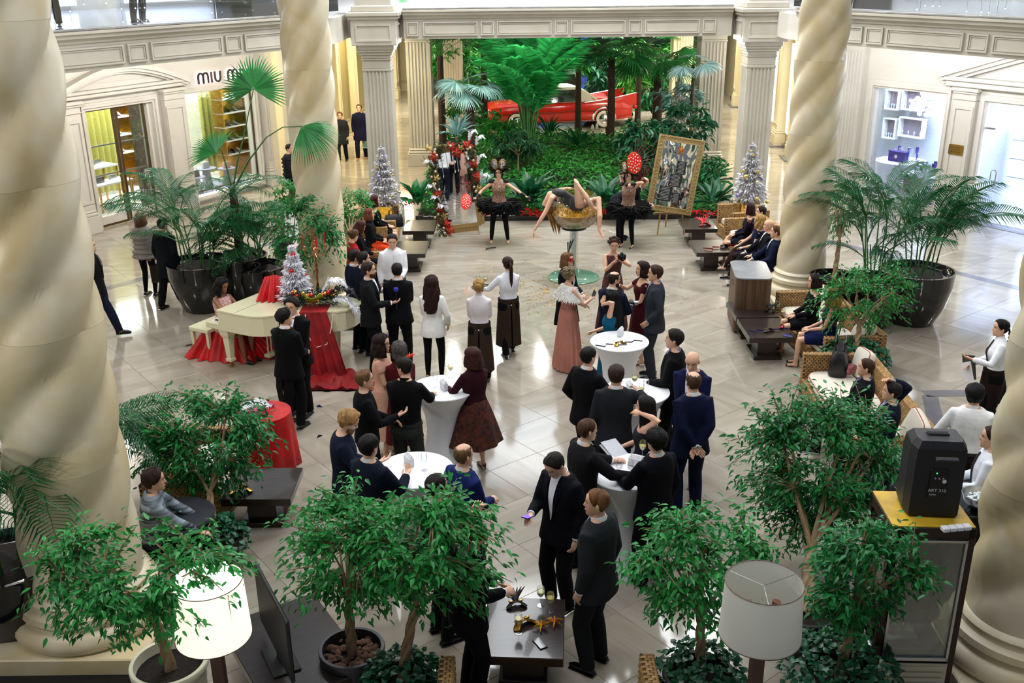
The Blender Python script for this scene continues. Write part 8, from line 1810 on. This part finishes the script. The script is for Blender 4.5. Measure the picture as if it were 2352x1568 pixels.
# glass panes and doors
e = bpy.data.objects.new('window_1', None); C.objects.link(e); e.matrix_world = TL_; e['kind'] = 'structure'; q = M(); sbox(q, 3.74, 6.2, -.12, -.105, .3, 2.88); q.build('pane', gl, e); q = M(); frame_rect(q, 3.72, 6.22, .28, 2.9, .03, -.14, -.09); q.build('window_frame', bronze, e)
e = bpy.data.objects.new('door_1', None); C.objects.link(e); e.matrix_world = TL_; e['kind'] = 'structure'
for (s0, s1) in ((.76, 1.62), (1.66, 2.52)):
    q = M(); frame_rect(q, s0, s1, .02, 2.84, .055, -.13, -.08); q.build('door_frame', bronze, e)
    for z in (.55, 1.25, 1.95): q = M(); sbox(q, s0+.05, s1-.05, -.11, -.095, z, z+.035); q.build('glazing_bar', steel, e)
    q = M(); sbox(q, s0+.05, s1-.05, -.108, -.10, .28, 2.8); q.build('pane', gl, e); q = M(); sbox(q, s0+.05, s1-.05, -.12, -.09, .03, .27); q.build('kick_panel', stone_w, e)
    hx = 1.55 if s1 < 1.65 else 1.73; q = M(); q.tube([(hx, -.02, .7), (hx, -.0, .75), (hx, 0, 1.2), (hx, -.02, 1.25)], .016, 8); q.tube([(hx, -.1, .72), (hx, 0, .72)], .01, 6); q.tube([(hx, -.1, 1.22), (hx, 0, 1.22)], .01, 6); q.build('door_handle', brass, e)
q = M(); frame_rect(q, .62, 2.68, 0, 2.95, .12, -.3, -.02, False); o = struct('trim_door', q, stone_w); o.matrix_world = TL_
e = bpy.data.objects.new('window_2', None); C.objects.link(e); e.matrix_world = TR_; e['kind'] = 'structure'; q = M(); sbox(q, .7, 2.82, -.12, -.105, .1, 3.0); q.build('pane', gl, e)
e = bpy.data.objects.new('door_2', None); C.objects.link(e); e.matrix_world = TR_; e['kind'] = 'structure'
for (s0, s1) in ((3.76, 5.0), (5.02, 6.26)): q = M(); sbox(q, s0, s1, -.12, -.105, .02, 2.86); q.build('pane', gl, e)
q = M(); q.tube([(4.15, .02, .98), (4.12, .03, 1.02), (4.12, .03, 1.28), (4.15, .02, 1.32), (4.22, .02, 1.32), (4.25, .03, 1.28), (4.25, .03, 1.02), (4.22, .02, .98), (4.15, .02, .98)], .014, 7); q.build('door_handle', steel, e); q = M(); sbox(q, 3.74, 3.98, -.14, -.08, 2.22, 2.26); sbox(q, 3.8, 3.95, -.14, -.08, .06, .1); q.build('hinge', steel, e)
q = M(); sbox(q, 3.7, 6.3, -.3, .1, .0, .008); o = struct('trim_threshold', q, inlay); o.matrix_world = TR_
# right shop: draped tables, glassware, niches, chandelier
vio = mat('violet_box', '#3a1a7a', .3); lilc = mat('lilac_cloth', '#c9cce6', .7)
def cloth_table(label, s, y, r_, h, runner=False):
    t = shopthing('draped_table', label, 'table', TR_ @ tl(s, y, 0)); q = M(); n = 60; q.loft([[((r_+.03*u*sin(14*2*pi*j/n))*cos(2*pi*j/n), (r_+.03*u*sin(14*2*pi*j/n))*sin(2*pi*j/n), h*(1-u)+.01) for j in range(n)] for u in (1, .7, .4, .1, 0)], True, 0, True); q.build('tablecloth', lilc, t)
    if runner: q = M(); q.box((0, r_+.02, h-.2), (.5, .02, .42)); q.box((0, 0, h+.016), (.5, 2*r_+.04, .006)); q.build('table_runner', mat('grey_violet_runner', '#6c6880', .6), t)
    return TR_ @ tl(s, y, h+.01)
T1 = cloth_table('round draped table with a violet gift box in the right shop window', .45, -1.75, .68, .78); T2 = cloth_table('round draped table set with crystal and purple glasses, right shop window', 1.65, -1.25, .62, .66, True)
t = shopthing('gift_box', 'violet gift box with silver emblem on the draped table', 'box', T1 @ tl(-.0, .15, 0)); M().box((0, 0, .13), (.5, .2, .26), bev=.01).build('box_body', vio, t); q = M(); q.lathe([(.05, 0), (.05, .006), (0, .006)], 16, T=tl(0, .101, .14) @ rot(-pi/2, 'X')); q.build('emblem', steel, t); M().box((0, 0, .265), (.52, .22, .02)).build('lid', vio, t)
pg = mat('purple_crystal', '#4a2a9a', .1, coat=.5); cg2 = mat('clear_crystal', '#c4d0e8', .08, .3)
rr_ = random.Random(5); meA = M().lathe([(.03, 0), (.005, .02), (.005, .10), (.03, .14), (.035, .24), (.03, .24), (.0, .15)], 10); mA = [meA.mesh('goblet', pg), meA.mesh('goblet', cg2)]
for k in range(30):
    TT = T1 if k < 10 else T2; a = rr_.uniform(0, 2*pi); q_ = (.5 if k < 10 else .45)*sqrt(rr_.random()); 
    pu = rr_.random() >= .6; o = bpy.data.objects.new('crystal_goblet', mA[0 if pu else 1]); C.objects.link(o); o.matrix_world = TT @ tl(q_*cos(a), (q_*sin(a)) if k >= 10 else -abs(q_*sin(a))+.0, 0) @ Matrix.Scale(rr_.uniform(.8, 1.4), 4); tag(o, '%s crystal goblet on the draped table %s' % ('purple' if pu else 'clear', 'beside the violet gift box' if k < 10 else 'with the grey-violet runner'), 'goblet', 'crystal goblets on the draped tables')
for i, (s, z, w_, h_) in enumerate(((-1.62, 1.75, .45, .58), (-.95, 1.80, .66, .58), (-1.6, .9, .44, .6), (-.88, 1.03, .8, .56))):
    t = shopthing('wall_niche', 'lit display niche in the right shop, %s' % ('upper narrow one', 'upper wide one', 'lower narrow one', 'lower wide one')[i], 'shelf', TR_ @ tl(s, -4.1, 0)); q = M(); frame_rect(q, -w_/2, w_/2, z, z+h_, .03, 0, .22); q.build('niche_frame', white_c, t); q = M(); sbox(q, -w_/2, w_/2, -.02, 0, z, z+h_); q.build('back_panel', mat('mauve_panel', '#8a7c92', .6), t)
    q = M()
    for k in range(4): q.lathe([(.03, 0), (.012, .04), (.03, .12), (0, .16)], 8, (-w_/2+.1+k*(w_-.2)/3, .12, z+.03))
    q.build('ornaments', cg2, t)['kind'] = 'stuff'
t = shopthing('chandelier', 'glowing crystal chandelier in the right shop window', 'chandelier', TR_ @ tl(1.15, -1.7, 2.40)); cm_ = mat('glowing_crystal', '#eef4ff', .2, emit=2.0); me = M().ell((0, 0, 0), (.05, .05, .07), 6, 4).mesh('crystal', cm_)
for k in range(110): a = rr_.uniform(0, 2*pi); b_ = rr_.uniform(-1, 1); q_ = .62*sqrt(1-b_*b_)*rr_.uniform(.6, 1); inst(me, 'crystal', t, tl(q_*cos(a), q_*sin(a)*.8, b_*.30) @ rot(a) @ rot(rr_.uniform(0, 2), 'X') @ Matrix.Scale(rr_.uniform(.5, 1.3), 4))
M().tube([(0, 0, .2), (0, 0, .8)], .012, 6).build('rod', steel, t)
t = shopthing('glass_case', 'tall lit glass case inside the salon behind the right glass door', 'cabinet', TR_ @ tl(3.95, -1.7, 0)); q = M(); sbox(q, -.3, .3, -.2, .2, .9, 2.3); q.build('glass_body', mat('lit_case', '#e4ecff', .2, emit=.8), t)
for z in (.9, 1.35, 1.8): q = M(); sbox(q, -.31, .31, -.21, .21, z, z+.02); q.build('shelf_board', steel, t)
# ---------------------------------------------------------------- upstairs
t = thing('floor_vase', 'large pale green glazed vase upstairs behind the left balcony glass', 'vase', (-5.9, 23.4, 4.93)); M().lathe([(.18, 0), (.22, .03), (.34, .35), (.36, .6), (.30, .85), (.24, .95), (.26, 1.0), (.22, 1.0), (.2, .9), (0, .3)], 36).build('vase_body', mat('celadon_glaze', '#b8c8a8', .15, coat=.5), t); M().lathe([(.2, .93), (.1, .95), (0, .96)], 20).build('soil', soil, t)
for i, (T, s0) in enumerate(((None, 0),)):
    for j, (a, b_, c_) in enumerate((((-13.5, 23.4), (-11.2, 27.0), '#dfe8ff'), ((-10.4, 28.2), (-8.4, 31.3), '#dfe6f6'), ((11.5, 29.0), (13.6, 25.8), '#cfc6ff'), ((14.4, 24.6), (16.5, 21.3), '#b8a8ff'))):
        d = Vector((b_[0]-a[0], b_[1]-a[1])); L = d.length; n_ = Vector((d.y, -d.x)).normalized()*.2*(1 if j < 2 else -1); an = atan2(d.y, d.x)
        nn = Vector((d.y, -d.x)).normalized()*.18
        if j >= 2: nn = -nn if nn.x > 0 else nn
        o = struct('window_upper_%d' % j, M().box((0, 0, 6.35), (L, .04, 2.6), tl((a[0]+b_[0])/2+nn.x, (a[1]+b_[1])/2+nn.y, 0) @ rot(an)), mat('lit_window'+c_, c_, .4, emit=.9))
# blue-lit doorway behind the car
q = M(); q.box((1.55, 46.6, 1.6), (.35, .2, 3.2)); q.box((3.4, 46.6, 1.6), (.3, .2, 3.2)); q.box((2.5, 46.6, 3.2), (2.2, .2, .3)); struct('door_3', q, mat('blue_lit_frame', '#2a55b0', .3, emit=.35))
q = M(); q.box((2.5, 46.9, 1.45), (1.5, .1, .6)); struct('window_3', q, mat('pale_window', '#9ab0a8', .4, emit=.25))
# ---------------------------------------------------------------- the red finned convertible
red = mat('car_red_paint', '#c41c08', .18, coat=.8); chrome = mat('chrome', '#d4d6d8', .08, 1.0); vinyl = mat('white_vinyl_roof', '#cfcfba', .6); tyre = mat('tyre_rubber', '#121212', .8); wwall = mat('whitewall', '#d6d0c0', .6); intr = mat('car_interior', '#b8b8b0', .6)
car = thing('classic_car', 'red classic convertible with tail fins and white roof among the palms', 'car', (1.8, 39.2, 0.0), rad(10)); car.scale = (1.0, 1.0, 1.0)
# local: nose towards -x, length 5.7, width 2.0 ; x from -2.85 to 2.85
def sec(x, hw, zb, zs, zt, hwt):
    return [(x, -hw*.92, zb), (x, -hw, zb+.12), (x, -hw, zs-.10), (x, -hw*.97, zs), (x, -hwt, zt), (x, 0, zt+.03), (x, hwt, zt), (x, hw*.97, zs), (x, hw, zs-.10), (x, hw, zb+.12), (x, hw*.92, zb)]
b = M(); b.loft([sec(-2.78, .80, .34, .78, .82, .62), sec(-2.68, .93, .27, .86, .88, .7), sec(-2.3, .98, .25, .90, .94, .72), sec(-1.4, 1.0, .25, .92, .97, .74), sec(-1.05, 1.0, .25, .93, .98, .80), sec(0, 1.0, .25, .93, .96, .84), sec(1.0, 1.0, .25, .92, .96, .84), sec(1.6, 1.0, .25, .94, .99, .76), sec(2.4, .97, .27, .93, .93, .7), sec(2.78, .92, .32, .85, .82, .66)], True, 0, True); b.build('body_shell', red, car)
for s in (-1, 1):
    q = M(); q.loft([[(x, s*(y-.05), z0), (x, s*(y+.03), z0), (x, s*(y+.02), z1), (x, s*(y-.02), z1)] for x, y, z0, z1 in ((.7, .93, .90, .93), (1.3, .94, .88, 1.0), (2.0, .93, .86, 1.10), (2.6, .90, .82, 1.2), (2.95, .88, .84, 1.26))], True, 0, False); q.build('tail_fin', red, car)
    q = M(); q.tube([(.9, s*.945, .96), (1.5, s*.95, 1.03), (2.2, s*.93, 1.13), (2.97, s*.88, 1.27)], .02, 6); q.tube([(-2.6, s*1.005, .62), (-.2, s*1.01, .64), (.6, s*1.01, .70), (1.3, s*1.01, .66)], .018, 6); q.tube([(-2.5, s*1.0, .30), (2.6, s*.99, .30)], .02, 6); q.build('chrome_strip', chrome, car)
    q = M(); q.tube([(1.65+.44*cos(a), s*1.005, .34+.44*sin(a)) for a in [pi*i/12 for i in range(13)]], .045, 7); q.build('wheel_arch_trim', chrome, car)
    q = M(); q.ell((1.65, s*.86, .36), (.40, .15, .40), 20, 10); q.build('wheel_well', black_m, car)
    q = M(); q.ell((2.9, s*.88, .74), (.10, .07, .09), 10, 6); q.build('tail_light', mat('red_lens', '#c02010', .2), car)
    for k in (0, 1): q = M(); q.lathe([(.09, 0), (.095, .04), (.07, .05), (0, .05)], 16, T=tl(-2.74, s*(.58+.2*k), .72) @ rot(-pi/2, 'Y')); q.build('headlamp', chrome, car)
for (x, s) in ((1.65, -1), (1.65, 1), (-1.75, -1), (-1.75, 1)):
    Tw = tl(x, s*.93, .35) @ rot(s*-pi/2 if s < 0 else pi/2, 'X') if False else tl(x, s*.86, .35) @ rot(pi/2*(1 if s < 0 else -1), 'X')
    q = M(); q.lathe([(.20, 0), (.33, .02), (.355, .08), (.355, .12), (.33, .16), (.30, .165)], 28, T=Tw); o = q.build('wheel', tyre, car); q = M(); q.lathe([(.31, .160), (.30, .168), (.22, .170), (.2, .165)], 28, T=Tw); q.build('whitewall', wwall, o); q = M(); q.lathe([(.21, .155), (.19, .175), (.08, .18), (.05, .2), (0, .205)], 24, T=Tw); q.build('hubcap', chrome, o)
q = M(); q.loft([[(x, -w_, z), (x, w_, z), (x, w_*.96, z+.09), (x, -w_*.96, z+.09)] for x, w_, z in ((-.62, .66, 1.40), (-.2, .70, 1.44), (.55, .70, 1.44), (1.0, .72, 1.30), (1.45, .80, .98))], True, 0, False); q.build('soft_top', vinyl, car)
for s in (-1, 1):
    q = M(); q.loft([[(x, s*.72, z0), (x, s*.76, z0), (x, s*.74, z1), (x, s*.70, z1)] for x, z0, z1 in ((.62, .97, 1.46), (1.0, .96, 1.34), (1.46, .95, 1.0))], True, 0, False); q.build('roof_quarter', vinyl, car)
    q = M(); q.tube([(-1.02, s*.84, .97), (-.66, s*.70, 1.42)], .025, 6); q.tube([(-.55, s*.82, .97), (-.52, s*.72, 1.42)], .012, 5); q.tube([(.62, s*.78, .97), (.62, s*.73, 1.42)], .02, 5); q.tube([(-.95, s*.84, .98), (1.3, s*.82, .98)], .016, 5); q.tube([(-.66, s*.71, 1.42), (.62, s*.73, 1.44)], .014, 5); q.build('window_chrome', chrome, car)
    q = M(); q.loft([[(-1.0, s*.83, .98), (.60, s*.80, .98)], [(-.66, s*.71, 1.41), (.60, s*.73, 1.43)], [(-.66, s*.705, 1.41), (.60, s*.725, 1.43)], [(-1.0, s*.825, .98), (.60, s*.795, .98)]], False, 0, False, wrap=False); q.build('side_window', glass('car_glass', (.75, .85, .8), .2), car)
q = M(); q.loft([[(-1.15, -.78, .98), (-1.15, .78, .98)], [(-.66, -.66, 1.42), (-.66, .66, 1.42)], [(-.655, -.66, 1.42), (-.655, .66, 1.42)]], False, 0, False, wrap=False); q.build('windscreen', MATS['car_glass'], car)
q = M(); q.box((.2, 0, 1.0), (1.3, 1.4, .12), bev=.04); q.box((-.05, 0, 1.12), (.2, 1.3, .3), bev=.06); q.box((.8, 0, 1.1), (.2, 1.3, .3), bev=.06); q.build('seats', intr, car)
q = M(); q.tube([(-2.84, -.9, .5), (-2.92, -.5, .48), (-2.92, .5, .48), (-2.84, .9, .5)], .075, 10); q.tube([(-2.8, -.9, .36), (-2.88, 0, .34), (-2.8, .9, .36)], .05, 8); q.build('front_bumper', chrome, car); q = M()
for k in range(9): q.box((-2.80, -.56+.14*k, .60), (.05, .03, .14))
q.box((-2.78, 0, .6), (.04, 1.3, .16)); q.build('grille', chrome, car)
q = M(); q.tube([(2.78, -.88, .46), (2.9, -.3, .44), (2.9, .3, .44), (2.78, .88, .46)], .07, 10); q.build('rear_bumper', chrome, car)
for s in (-1, 1): q = M(); sbox(q, -.42, -.415, s*1.0, s*1.012, .3, .92); sbox(q, .62, .625, s*1.0, s*1.012, .3, .92); q.build('door_seam', black_m, car)
flush()
